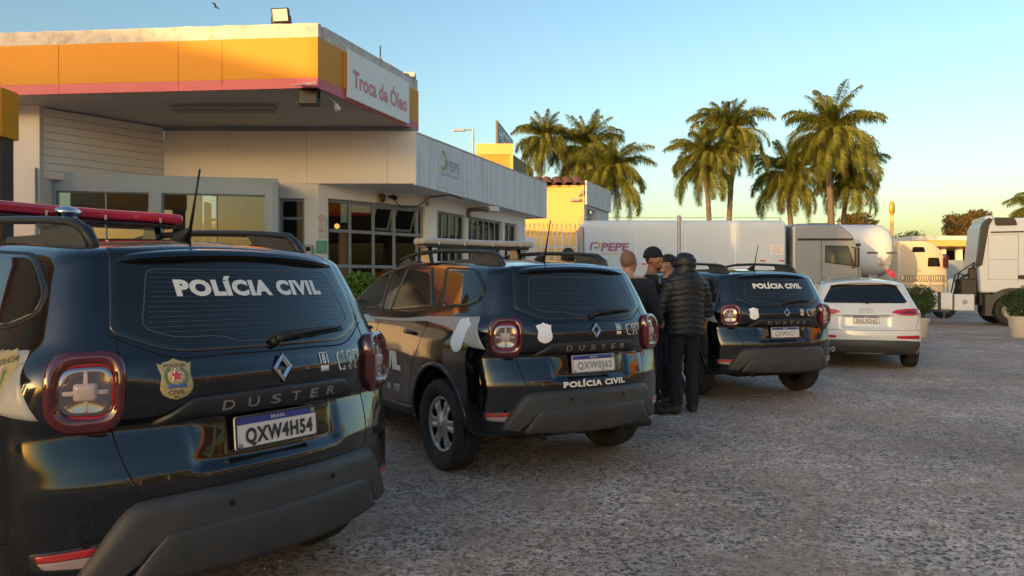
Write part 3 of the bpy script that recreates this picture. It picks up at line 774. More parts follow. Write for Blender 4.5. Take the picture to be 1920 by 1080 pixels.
    from_bm('emblem', bm, M_chrome, t)
    # wiper
    bm = bmesh.new(); p, n = B.rear(np.array([(.0, 1.185), (.06, 1.200), (.20, 1.212), (.32, 1.218), (.41, 1.222)]))
    off_ = [.030, .034, .028, .022, .016]; q = [Vector(a + b * o) for a, b, o in zip(p, n, off_)]
    tube(bm, q, [.020, .018, .012, .009, .005], 8)
    tube(bm, [q[0] - Vector(n[0]) * .03, q[0]], .020, 10)
    w_ = from_bm('rear_wiper', bm, M_rubber, t, smooth=True)
    bm = bmesh.new(); p, n = B.rear(np.array([(.05, 1.190), (.22, 1.198), (.42, 1.212)])); tube(bm, [Vector(a + b * .010) for a, b in zip(p, n)], .005, 6); from_bm('wiper_blade', bm, M_rubber, w_)
    # roof rails
    for sg in (-1, 1):
        zr = lambda y: float(B.T(y)) - .035
        ys = np.linspace(-.20, 1.50, 18)
        bm = bmesh.new()
        tube(bm, [(sg * .500, -.335, zr(-.335) - .005), (sg * .502, -.27, zr(-.27) + .055)] + [(sg * .515, y, zr(y) + .085 + .010 * math.sin(math.pi * (y + .2) / 1.7)) for y in ys] + [(sg * .505, 1.60, zr(1.60) + .045), (sg * .50, 1.66, zr(1.66) - .01)], [.020, .026] + [.024] * 18 + [.022, .014], 8, r2=.75)
        rl = from_bm('roof_rail', bm, M_plastic2, t, smooth=True)
        for a, b in ((-.32, .12), (1.22, 1.62)):
            bm = bmesh.new()
            if a < 0: pl = [(a, zr(a) - .01), (a + .04, zr(a) + .045), (a + .12, zr(a) + .082), (b, zr(b) + .082), (b - .05, zr(b) + .035), (b - .02, zr(b) + .028), (b + .28, zr(b) + .030), (b + .30, zr(b) - .01)]
            else: pl = [(a - .1, zr(a) - .01), (a - .08, zr(a) + .03), (a + .06, zr(a) + .035), (a + .10, zr(a) + .082), (b - .1, zr(b) + .075), (b, zr(b) - .01)]
            prism(bm, pl, 'x', sg * .492, sg * .530)
            ft = from_bm('rail_foot', bm, M_plastic, rl, bevel=.005)
            if a < 0:
                vs, fs = text_mesh('DUSTER', 1.0, space=1.6, bold=.01); k = .016 / np.ptp(vs[:, 1]); kx = .15 / np.ptp(vs[:, 0])
                out = [(sg * .5315, -.03 + sg * v[0] * kx * 1.0, zr(0) + .060 + v[1] * k) for v in vs]
                from_py('rail_lettering', out, fs, M_gap, ft)
    # antenna
    bm = bmesh.new(); zb = float(B.T(-.15))
    tube(bm, [(0, -.04, zb - .005), (0, -.11, zb + .014), (0, -.150, zb + .045), (0, -.165, zb + .055)], [.028, .036, .016, .008], 10)
    tube(bm, [(0, -.160, zb + .040), (0, -.20, zb + .18), (0, -.24, zb + .320)], [.008, .0055, .0045], 8)
    from_bm('roof_antenna', bm, M_rubber, t, smooth=True)
    return t, B

def light_bar(t, lens, name='light_bar'):
    def bow(x): return 1.07 - .10 * (x / .6) ** 2
    def slab(z0, z1, d, w, name, m, parent, rb=.0):
        bm = bmesh.new(); xs = np.linspace(-w, w, 21)
        out = [(x, bow(x) - d * (1 - .35 * abs(x / w) ** 6)) for x in xs] + [(x, bow(x) + d * (1 - .35 * abs(x / w) ** 6)) for x in xs[::-1]]
        prism(bm, out, 'z', z0, z1); return from_bm(name, bm, m, parent, bevel=rb, bseg=3)
    b = slab(1.755, 1.782, .13, .56, name, M_gloss_black, t, .008)
    slab(1.783, 1.842, .150, .60, 'bar_lens', lens, b, .022)
    bm = bmesh.new()
    for x in (-.44, -.15, .15, .44): box(bm, (x, bow(x) - .152, 1.795), (.012, .012, .030))
    from_bm('bar_clip', bm, M_chrome, b, bevel=.002)
    for x in (-.48, .48):
        bm = bmesh.new(); prism(bm, [(-.10, 1.62), (.10, 1.62), (.06, 1.757), (-.06, 1.757)], 'x', x - .02, x + .02)
        for v in bm.verts: v.co.y += 1.02
        from_bm('bar_mount', bm, M_gloss_black, b, bevel=.004)
    return b

def build_police_cars():
    proto, B = build_duster()
    protos = []
    poses = [(-1.6003, 3.4942, .9574), (.181, 6.1957, .5694), (3.1136, 9.8785, .2982)]
    labels = ['dark police estate car nearest the camera with red light bar and gold badges', 'dark police estate car in the middle with grey roof light bar', 'dark police estate car without a light bar, beside the white car']
    cars = [proto, copy_tree(proto), copy_tree(proto)]
    for i, (c, (x, y, a)) in enumerate(zip(cars, poses)):
        c.location = (x, y, 0); c.rotation_euler = (0, 0, a)
        tag(c, labels[i], 'police car', 'police cars parked in a slanted row')
        if i != 1: rear_text(c, B, 'POLÍCIA CIVIL', (.005, 1.412), .70, .080, bold=.060, off=.007, space=1.12)
        else: rear_text(c, B, 'POLÍCIA CIVIL', (.012, .702), .58, .052, bold=.052, off=.003, space=1.12)
        plate(c, B, (0.0, .842), ['QXW4H54', 'QXW0J62', 'QXW3G71'][i], [M_plate_ink, M_plate_ink2, M_plate_ink2][i])
        shield_sticker(c, B.rear, (-.415, 1.075), .115, .150, i == 0)
        for sg in (-1, 1):
            def lifted(q, sg=sg):
                p, n = B.side(q, sg); return p + n * .004, n
            shield_sticker(c, lifted, (-.375 if i == 0 else -.315, 1.07 if i == 0 else 1.055), .18, .26, i == 0, flip=sg, rot=-.22)
        for s_, cx, w_, h_ in (('181', .247, .052, .042),):
            rear_text(c, B, s_, (cx, 1.098), w_, h_, bold=.03, off=.003)
            strip_patch('sticker_box', [(cx - .025, 1.070), (cx + .025, 1.070)], [(cx - .025, 1.046), (cx + .025, 1.046)], B.rear, M_vinyl, c, off=.002, nu=4, nv=3, thick=0)
            line_patch('sticker_line', [(cx - .028, 1.124), (cx + .028, 1.124)], B.rear, M_vinyl, c, w=.003, off=.002)
        line_patch('phone_icon', [(.350, 1.118), (.338, 1.105), (.337, 1.075), (.346, 1.048), (.358, 1.040)], B.rear, M_vinyl, c, w=.009, off=.0022, step=.008)
        outline_text(c, B, '197', (.440, 1.078), .145, .088)
    b1 = light_bar(cars[0], M_bar_red); b1['label'] = 'red roof light bar'
    bm = bmesh.new(); lathe(bm, [(.001, .038), (.03, .035), (.055, .024), (.068, .010), (.070, 0), (.055, -.01), (.05, -.03)], 24, 'z')
    for v in bm.verts: v.co += Vector((-.06, .885, 1.80))
    tube(bm, [(-.06, .885, 1.62), (-.06, .885, 1.78)], .02, 8)
    d_ = from_bm('siren_dome', bm, M_chrome, cars[0], smooth=True)
    b2 = light_bar(cars[1], M_bar_grey); b2['label'] = 'dusty grey roof light bar'
    return cars, B
CARS, BODY = build_police_cars()
# ------------------------------------------------------------------ white car
def build_white_car():
    B = Body('hatch'); t = empty('white_car'); car_common(t, B, M_white_paint)
    side_window(t, B, [(1.26, 1.485), (1.50, 1.465), (2.22, 1.10), (2.10, 1.06), (1.20, 1.05)], [.03, .05, .03, .03, .02], M_glass_car)
    side_window(t, B, [(1.12, 1.488), (.42, 1.468), (.16, 1.085), (1.10, 1.055)], [.03, .05, .04, .03], M_glass_car)
    side_window(t, B, [(.34, 1.455), (-.02, 1.43), (-.26, 1.15), (-.20, 1.11), (.08, 1.09)], [.02, .05, .05, .03, .03], M_glass_car)
    ring_patch('rear_window', round_poly([(-.50, 1.43), (.50, 1.43), (.655, 1.135), (.60, 1.115), (-.60, 1.115), (-.655, 1.135)], [.04, .04, .03, .06, .06, .03], 6), B.rear, M_glass_car, t, off=.004, rings=12, step=.02)
    ring_patch('windscreen', round_poly([(-.55, 1.56), (.55, 1.56), (.68, 2.34), (-.68, 2.34)], .05, 5), B.roof, M_glass_car, t, off=.003, rings=8, step=.04)
    # spoiler lip
    xs = np.linspace(-.53, .53, 31); vs = []; fs = []
    secs = [(-.36, .008), (-.46, .010), (-.54, .002), (-.56, -.012), (-.545, -.024), (-.46, -.030)]
    for yy, dz in secs:
        for x in xs: y = yy + .16 * x * x; vs.append((x, y, float(B.T(y)) - .07 * (x / .6) ** 2 + dz - .006))
    for k in range(len(secs) - 1):
        for i in range(30): fs.append([k * 31 + i, k * 31 + i + 1, (k + 1) * 31 + i + 1, (k + 1) * 31 + i])
    from_py('roof_spoiler', vs, fs, M_white_paint, t, smooth=True, recalc=True)
    for sg in (-1, 1):
        cast = lambda q, sg=sg: B.side(q, sg)
        pl = [(sg * .38, .965), (sg * .46, 1.005), (sg * .62, 1.022), (sg * .80, 1.030), (sg * .86, .985), (sg * .86, .935), (sg * .70, .915), (sg * .52, .925)]
        l = ring_patch('tail_lamp', round_poly(pl, .02, 4), B.rear, M_lens_red, t, off=.012, edge=.006, rings=8, step=.012)
        ring_patch('lamp_inner', round_poly([(sg * .50, .955), (sg * .62, .985), (sg * .78, .990), (sg * .80, .95), (sg * .62, .94)], .012, 4), B.rear, M_lens_dark, l, off=.015, edge=.003, rings=4, step=.012)
        ring_patch('rear_reflector', round_poly([(sg * .46, .575), (sg * .82, .585), (sg * .83, .545), (sg * .82, .520), (sg * .46, .535)], .01, 3), B.rear, M_lens_red, t, off=.008, edge=.004, rings=4)
        for pts in ([(1.14, 1.05), (1.15, .7), (1.13, .42)], [(.16, 1.08), (.22, .85), (.44, .62), (.45, .42)], [(2.15, 1.06), (2.17, .7), (2.13, .42)]): line_patch('panel_gap', pts, cast, M_gap, t, w=.005)
        strip_patch('sill_trim', [(.42, .46), (2.15, .46)], [(.42, .30), (2.15, .30)], cast, M_plastic, t, off=.012, nu=30, nv=5)
        bm = bmesh.new(); tube(bm, [(sg * .50, -.10, float(B.T(-.1)) - .05), (sg * .505, 0, float(B.T(0)) + .0), (sg * .51, .7, float(B.T(.7)) + .015), (sg * .505, 1.2, float(B.T(1.2)) + .0), (sg * .50, 1.3, float(B.T(1.3)) - .05)], .016, 8); from_bm('roof_rail', bm, M_alu, t, smooth=True)
        bm = bmesh.new(); bmesh.ops.create_icosphere(bm, subdivisions=3, radius=1)
        for v in bm.verts: v.co = Vector((sg * .98 + v.co.x * .11, 1.92 + v.co.y * .06, 1.10 + v.co.z * .075))
        from_bm('wing_mirror', bm, M_white_paint, t, smooth=True)
        for hy in (.42, 1.35):
            bm = bmesh.new(); p, n = cast([(hy, .90)]); x = p[0][0]; tube(bm, [(x, hy - .09, .90), (x + sg * .03, hy - .06, .90), (x + sg * .03, hy + .06, .90), (x, hy + .09, .90)], .013, 6); from_bm('door_handle', bm, M_white_paint, t, smooth=True)
    tp = [(-.86, .44), (-.82, .485), (-.5, .500), (0, .505), (.5, .500), (.82, .485), (.86, .44)]; bt = [(-.80, .27), (-.5, .262), (0, .26), (.5, .262), (.80, .27)]
    strip_patch('rear_diffuser', tp, bt, B.rear, M_plastic, t, off=.010, nu=60, nv=8, prof_=lambda u: .012 * math.sin(math.pi * u))
    for pts in ([(-.83, .675), (-.4, .665), (0, .662), (.4, .665), (.83, .675)], [(-.84, .93), (-.80, .80), (-.76, .675)], [(.84, .93), (.80, .80), (.76, .675)], [(-.36, .912), (0, .915), (.36, .912)]): line_patch('panel_gap', pts, B.rear, M_gap, t, w=.006)
    for sx in (-.52, -.60):
        bm = bmesh.new(); p = B.rear(np.array([(sx, .34)]))[0][0]; lathe(bm, [(.026, .0), (.034, -.04), (.036, -.04), (.036, .06)], 18, 'y')
        for v in bm.verts: v.co += Vector((sx, p[1] - .02, .335))
        from_bm('exhaust', bm, M_chrome, t, smooth=True)
    bm = bmesh.new(); y0 = B.rear(np.array([(0, .985)]))[0][0][1]
    for i in range(4):
        c = (-.081 + i * .054, y0 - .012, .992); n = 18; m_ = [[bm.verts.new((c[0] + r_ * math.cos(2 * math.pi * j / n), c[1] + d_, c[2] + r_ * math.sin(2 * math.pi * j / n))) for j in range(n)] for r_, d_ in ((.034, .006), (.031, 0), (.027, 0), (.025, .006))]
        for k in range(3):
            for j in range(n): bm.faces.new((m_[k][j], m_[k][(j + 1) % n], m_[k + 1][(j + 1) % n], m_[k + 1][j]))
    from_bm('ring_emblem', bm, M_chrome, t)
    text_patch('lettering', 'Q3', B.rear, (.50, .865), M_letter, t, height=.030, width=.07, off=.003)
    plate(t, B, (0, .84), 'SHL9D45', M_plate_ink2, off=.012)
    bm = bmesh.new(); p, n = B.rear(np.array([(0, 1.10), (.12, 1.135), (.30, 1.145)])); tube(bm, [Vector(a + b * .02) for a, b in zip(p, n)], [.014, .009, .004], 6); from_bm('rear_wiper', bm, M_rubber, t, smooth=True)
    rz = -.31; a = Vector((math.cos(rz), math.sin(rz))); f = Vector((-math.sin(rz), math.cos(rz))); pl_ = Vector(((1625 - 960) / F * 12.45, 12.45)); o = pl_ + f * .86
    t.location = (o.x, o.y, 0); t.rotation_euler = (0, 0, rz); tag(t, 'white hatchback car with red slanted tail lamps at the right of the police cars', 'car')
build_white_car()
# ------------------------------------------------------------------ ground
def ground_material():
    m = bpy.data.materials.new('worn_asphalt'); m.use_nodes = True; nt = m.node_tree; N = nt.nodes; L = nt.links; b = N['Principled BSDF']
    tc = N.new('ShaderNodeTexCoord').outputs['Object']
    def noise(scale, detail=6, rough=.6, src=tc, dist=0):
        n = N.new('ShaderNodeTexNoise'); n.inputs['Scale'].default_value = scale; n.inputs['Detail'].default_value = detail
        n.inputs['Roughness'].default_value = rough; n.inputs['Distortion'].default_value = dist; L.new(src, n.inputs['Vector']); return n.outputs[0]
    def ramp(src, stops):
        r = N.new('ShaderNodeValToRGB'); L.new(src, r.inputs[0]); e = r.color_ramp.elements
        while len(e) < len(stops): e.new(0.5)
        for q, (p, c) in zip(e, stops): q.position = p; q.color = (*c, 1) if isinstance(c, tuple) else (c, c, c, 1)
        return r.outputs[0]
    def mix(f, a, c, mode='MIX'):
        x = N.new('ShaderNodeMix'); x.data_type = 'RGBA'; x.blend_type = mode
        for s, v in ((0, f), (6, a), (7, c)):
            if isinstance(v, (float, int)): x.inputs[s].default_value = v
            elif isinstance(v, tuple): x.inputs[s].default_value = (*v, 1)
            else: L.new(v, x.inputs[s])
        return x.outputs[2]
    # aggregate: pale and dark chips in a grey binder
    vo = N.new('ShaderNodeTexVoronoi'); vo.inputs['Scale'].default_value = 52; L.new(tc, vo.inputs['Vector'])
    sep = N.new('ShaderNodeSeparateColor'); L.new(vo.outputs['Color'], sep.inputs[0])
    chips = ramp(sep.outputs[0], [(0, (.13, .100, .080)), (.20, (.20, .155, .125)), (.34, (.50, .395, .320)), (.75, (.66, .53, .44)), (1, (.80, .66, .55))])
    fine = ramp(noise(150, 3, .7), [(.36, .45), (.62, 1.25)])
    base = mix(1.0, chips, fine, 'MULTIPLY')
    blot = ramp(noise(9, 5, .7), [(.38, .66), (.55, 1.0), (.66, 1.22)])
    base = mix(.8, base, blot, 'MULTIPLY')
    patch = ramp(noise(.55, 8, .62, dist=.4), [(.34, .62), (.50, 1.0), (.64, 1.30)])
    base = mix(1.0, base, patch, 'MULTIPLY')
    base = mix(ramp(noise(.75, 5, .6, dist=.3), [(.62, 0.0), (.70, .55)]), base, mix(1.0, base, (.42, .40, .38), 'MULTIPLY'))
    # reddish earth trodden into the hollows
    dm = ramp(noise(.9, 10, .72, dist=.8), [(.44, 0.0), (.55, .50), (.70, .80)])
    base = mix(dm, base, mix(1.0, (.42, .28, .20), ramp(noise(30, 4), [(.35, .6), (.65, 1.2)]), 'MULTIPLY'))
    # pale worn streaks
    mp = N.new('ShaderNodeMapping'); mp.inputs['Rotation'].default_value = (0, 0, .35); mp.inputs['Scale'].default_value = (1.0, .28, 1); L.new(tc, mp.inputs[0])
    st = ramp(noise(1.3, 9, .72, mp.outputs[0]), [(.58, 0.0), (.68, .45)])
    base = mix(st, base, (.56, .50, .46))
    # cracks between the old stones
    wv = N.new('ShaderNodeMix'); wv.data_type = 'VECTOR'; wv.inputs[0].default_value = .10
    nn = N.new('ShaderNodeTexNoise'); nn.inputs['Scale'].default_value = 3; nn.inputs['Detail'].default_value = 5; L.new(tc, nn.inputs['Vector'])
    L.new(tc, wv.inputs[4]); L.new(nn.outputs['Color'], wv.inputs[5])
    vc = N.new('ShaderNodeTexVoronoi'); vc.feature = 'DISTANCE_TO_EDGE'; vc.inputs['Scale'].default_value = 2.6; L.new(wv.outputs[1], vc.inputs['Vector'])
    cr = ramp(vc.outputs['Distance'], [(0, .75), (.010, .5), (.022, 0.0)])
    cmk = ramp(noise(.5, 4, .6), [(.52, 0.0), (.66, 1.0)])
    crk = mix(1.0, cr, cmk, 'MULTIPLY')
    base = mix(crk, base, (.06, .050, .045))
    L.new(base, b.inputs['Base Color'])
    L.new(ramp(noise(12), [(.3, .62), (.7, .92)]), b.inputs['Roughness'])
    b.inputs['Specular IOR Level'].default_value = .35
    h = N.new('ShaderNodeMath'); h.operation = 'MULTIPLY_ADD'; L.new(sep.outputs[0], h.inputs[0]); h.inputs[1].default_value = .35; L.new(noise(8, 8, .75), h.inputs[2])
    h2 = N.new('ShaderNodeMath'); h2.operation = 'SUBTRACT'; L.new(h.outputs[0], h2.inputs[0]); L.new(crk, h2.inputs[1])
    bp = N.new('ShaderNodeBump'); bp.inputs['Strength'].default_value = .6; bp.inputs['Distance'].default_value = .012; L.new(h2.outputs[0], bp.inputs['Height']); L.new(bp.outputs[0], b.inputs['Normal'])
    return m

def build_ground():
    bm = bmesh.new()
    # near part slightly uneven, far sheet to the horizon
    n = 120; X0, X1, Y0, Y1 = -14, 22, -2, 34
    g = [[None] * (n + 1) for _ in range(n + 1)]
    for i in range(n + 1):
        for j in range(n + 1):
            x = X0 + (X1 - X0) * i / n; y = Y0 + (Y1 - Y0) * j / n
            e = min(1, min(i, n - i, j, n - j) / 8)
            z = e * (.012 * noise.noise((x * .45, y * .45, 0)) + .004 * noise.noise((x * 2, y * 2, 3))) - .004
            g[i][j] = bm.verts.new((x, y, z))
    for i in range(n):
        for j in range(n): bm.faces.new((g[i][j], g[i + 1][j], g[i + 1][j + 1], g[i][j + 1]))
    def q(x0, y0, x1, y1): bm.faces.new([bm.verts.new(v) for v in ((x0, y0, -.004), (x1, y0, -.004), (x1, y1, -.004), (x0, y1, -.004))])
    B = 1500; q(-B, -B, B, Y0); q(-B, Y1, B, B); q(-B, Y0, X0, Y1); q(X1, Y0, B, Y1)
    o = from_bm('ground', bm, ground_material(), smooth=True); tag(o, kind='structure')
build_ground()
def build_gravel():
    r = random.Random(21); bm = bmesh.new()
    for i in range(3000):
        y = 3.2 + 13 * r.random() ** 1.6; x = r.uniform(-.4, .72) * y
        s_ = r.uniform(.003, .009) * (1 if r.random() < .93 else 1.9); a = r.uniform(0, 6.28)
        v = [bm.verts.new((x + s_ * r.uniform(.7, 1.2) * math.cos(a + k * 1.571), y + s_ * r.uniform(.7, 1.2) * math.sin(a + k * 1.571), -.003 + r.uniform(-.001, .002))) for k in range(4)] ; t_ = bm.verts.new((x, y, s_ * .75))
        for k in range(4): bm.faces.new((v[k], v[(k + 1) % 4], t_))
    o = from_bm('loose_gravel', bm, mat('gravel_chips', (.40, .33, .28), rough=.9, var=.5, vscale=9)); tag(o, 'loose gravel chips scattered over the worn asphalt', 'gravel', kind='stuff')
build_gravel()

# ------------------------------------------------------------------ building materials
M_yellow = mat('yellow_fascia_sheet', (.66, .27, .010), rough=.5, spec=.25, var=.04, vscale=1.2, bump=.05, bscale=1.5)
M_pink = mat('faded_red_fascia_band', (.62, .10, .13), rough=.5, var=.05, vscale=2)
M_signwhite = mat('white_sign_sheet', (.78, .76, .73), rough=.4, var=.03)
M_signpink = mat('pink_red_sign_letters', (.62, .14, .17), rough=.4)
M_concrete = mat('weathered_white_concrete', (.62, .58, .53), rough=.85, var=.14, vscale=6, bump=.25, bscale=30, dirt=((.14, .12, .10), .5), dscale=5)
M_cream = mat('cream_panel', (.82, .76, .68), rough=.55, var=.04, vscale=1.0)
M_cream2 = mat('cream_board', (.80, .74, .66), rough=.6, var=.05, vscale=2)
M_wall = mat('white_painted_wall', (.80, .76, .70), rough=.75, var=.05, vscale=1.5, bump=.08, bscale=30)
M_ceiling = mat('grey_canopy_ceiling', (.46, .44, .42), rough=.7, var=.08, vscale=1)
M_oldfascia = mat('weathered_grey_sheet_fascia', (.72, .72, .73), rough=.55, var=.06, vscale=2, streak=((.30, .30, .31), .75))
M_faded = mat('faded_logo_paint', (.30, .31, .33), rough=.6)
M_faded2 = mat('faded_logo_yellow', (.42, .40, .10), rough=.6)
M_frame = mat('grey_blue_aluminium_frame', (.27, .33, .38), rough=.42, metal=.2, var=.06)
M_frame2 = mat('grey_steel_window_frame', (.24, .25, .26), rough=.5, var=.05)
M_pane = mat('dark_window_pane', (.008, .009, .010), rough=.06, spec=.12)
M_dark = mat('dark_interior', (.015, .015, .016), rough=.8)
M_black = mat('black_metal', (.012, .012, .013), rough=.45)
M_wood = mat('brown_interior_panel', (.16, .07, .04), rough=.6)
M_greysteel = mat('galvanised_steel', (.35, .35, .36), rough=.5, metal=.5)
M_yel_wall = mat('yellow_painted_wall', (.62, .42, .14), rough=.8, var=.05, vscale=.6, bump=.06, bscale=10)
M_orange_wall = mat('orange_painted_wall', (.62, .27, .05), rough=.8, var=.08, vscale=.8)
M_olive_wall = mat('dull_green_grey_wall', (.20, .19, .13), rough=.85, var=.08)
M_tile = mat('clay_roof_tile', (.13, .055, .03), rough=.85, var=.25, vscale=3)
M_white = mat('white_paint', (.68, .68, .68), rough=.5, var=.04)
M_paper = mat('white_paper_notice', (.62, .58, .52), rough=.6)
M_green = mat('green_notice', (.05, .28, .18), rough=.5)
M_red = mat('red_poster', (.50, .04, .04), rough=.5)

def glass_see(nm='clear_shop_glass', tint=(.62, .66, .66, 1), ior=1.75):
    m = bpy.data.materials.new(nm); m.use_nodes = True; nt = m.node_tree; nt.nodes.clear()
    o = nt.nodes.new('ShaderNodeOutputMaterial'); g = nt.nodes.new('ShaderNodeBsdfGlossy'); t = nt.nodes.new('ShaderNodeBsdfTransparent'); f = nt.nodes.new('ShaderNodeFresnel'); x = nt.nodes.new('ShaderNodeMixShader')
    g.inputs['Roughness'].default_value = .02; g.inputs['Color'].default_value = (.9, .9, .9, 1); t.inputs['Color'].default_value = tint; f.inputs[0].default_value = ior
    nt.links.new(f.outputs[0], x.inputs[0]); nt.links.new(t.outputs[0], x.inputs[1]); nt.links.new(g.outputs[0], x.inputs[2]); nt.links.new(x.outputs[0], o.inputs[0]); return m
M_seeglass = glass_see(); M_shopglass = glass_see('tinted_shop_glass', (.30, .32, .32, 1), 1.42)

# ------------------------------------------------------------------ oil change building
def vquad(bm, p0, p1, z0, z1, thick, out=0.0):
    """upright slab between plan points p0 and p1; its face stands 'out' proud on the right-hand side of p0->p1, body behind it"""
    p0, p1 = Vector(p0), Vector(p1); d = (p1 - p0).normalized(); n = Vector((d.y, -d.x))
    a = [p0 + n * out, p1 + n * out, p1 + n * (out - thick), p0 + n * (out - thick)]
    lo = [bm.verts.new((q.x, q.y, z0)) for q in a]; hi = [bm.verts.new((q.x, q.y, z1)) for q in a]
    for i in range(4): bm.faces.new((lo[i], lo[(i + 1) % 4], hi[(i + 1) % 4], hi[i]))
    bm.faces.new(lo[::-1]); bm.faces.new(hi)

def slab(name, p0, p1, z0, z1, thick, m, parent, out=0.0, bevel=0.0):
    bm = bmesh.new(); vquad(bm, p0, p1, z0, z1, thick, out); return from_bm(name, bm, m, parent, bevel=bevel)

def s_of(u, p0, p1):
    p0, p1 = Vector(p0), Vector(p1); d = (p1 - p0).normalized(); k = (u - 960) / F
    return (k * p0.y - p0.x) / (d.x - k * d.y)

def wall_open(name, p0, p1, z0, z1, thick, ops, m, parent):
    """wall with openings [(s0, s1, za, zb)] measured along it"""
    p0, p1 = Vector(p0), Vector(p1); d = (p1 - p0).normalized(); Lw = (p1 - p0).length
    ss = sorted({0, Lw, *[o[0] for o in ops], *[o[1] for o in ops]}); zs = sorted({z0, z1, *[o[2] for o in ops], *[o[3] for o in ops]})
    n = Vector((d.y, -d.x)); bm = bmesh.new()
    vg = {}
    def V(s, z, b):
        k = (round(s, 5), round(z, 5), b)
        if k not in vg: q = p0 + d * s - n * (thick if b else 0); vg[k] = bm.verts.new((q.x, q.y, z))
        return vg[k]
    solid = {}
    for i in range(len(ss) - 1):
        for j in range(len(zs) - 1):
            sm, zm = (ss[i] + ss[i + 1]) / 2, (zs[j] + zs[j + 1]) / 2
            solid[i, j] = not any(o[0] < sm < o[1] and o[2] < zm < o[3] for o in ops)
    for (i, j), so in solid.items():
        if not so: continue
        a, b2, c, e = ss[i], ss[i + 1], zs[j], zs[j + 1]
        bm.faces.new((V(a, c, 0), V(b2, c, 0), V(b2, e, 0), V(a, e, 0))); bm.faces.new((V(a, c, 1), V(a, e, 1), V(b2, e, 1), V(b2, c, 1)))
        for di, dj, q in ((-1, 0, ((a, c), (a, e))), (1, 0, ((b2, e), (b2, c))), (0, -1, ((b2, c), (a, c))), (0, 1, ((a, e), (b2, e)))):
            if not solid.get((i + di, j + dj), False):
                (s1, z1_), (s2, z2_) = q; bm.faces.new((V(s1, z1_, 0), V(s2, z2_, 0), V(s2, z2_, 1), V(s1, z1_, 1)))
    return from_bm(name, bm, m, parent)

def window(parent, p0, p1, s0, s1, za, zb, cols, rows, m, pane, fw=.05, depth=.06, inset=.10, skip=(), name='window'):
    """frame bars with each pane a sub-part; cols/rows are inner bar positions; inset behind the wall face"""
    p0, p1 = Vector(p0), Vector(p1); d = (p1 - p0).normalized(); n = Vector((d.y, -d.x)); R = Matrix(((d.x, n.x, 0), (d.y, n.y, 0), (0, 0, 1)))
    bm = bmesh.new()
    def at(s, z, o=0): q = p0 + d * s - n * (inset + o); return (q.x, q.y, z)
    cs = [s0 + fw / 2] + list(cols) + [s1 - fw / 2]; rs = [za + fw / 2] + list(rows) + [zb - fw / 2]
    for c in cs: box(bm, at(c, (za + zb) / 2), (fw, depth, zb - za), R)
    for r_ in rs:
        for i in range(len(cs) - 1): box(bm, at((cs[i] + cs[i + 1]) / 2, r_), (cs[i + 1] - cs[i] - fw, depth * .9, fw), R)
    f = from_bm(name, bm, m, parent, bevel=.004)
    for i in range(len(cs) - 1):
        for j in range(len(rs) - 1):
            if (i, j) in skip: continue
            bm = bmesh.new(); box(bm, at((cs[i] + cs[i + 1]) / 2, (rs[j] + rs[j + 1]) / 2, 0), (cs[i + 1] - cs[i] - fw, .008, rs[j + 1] - rs[j] - fw), R)
            from_bm('pane', bm, pane, f)
    return f, cs, rs, at, R

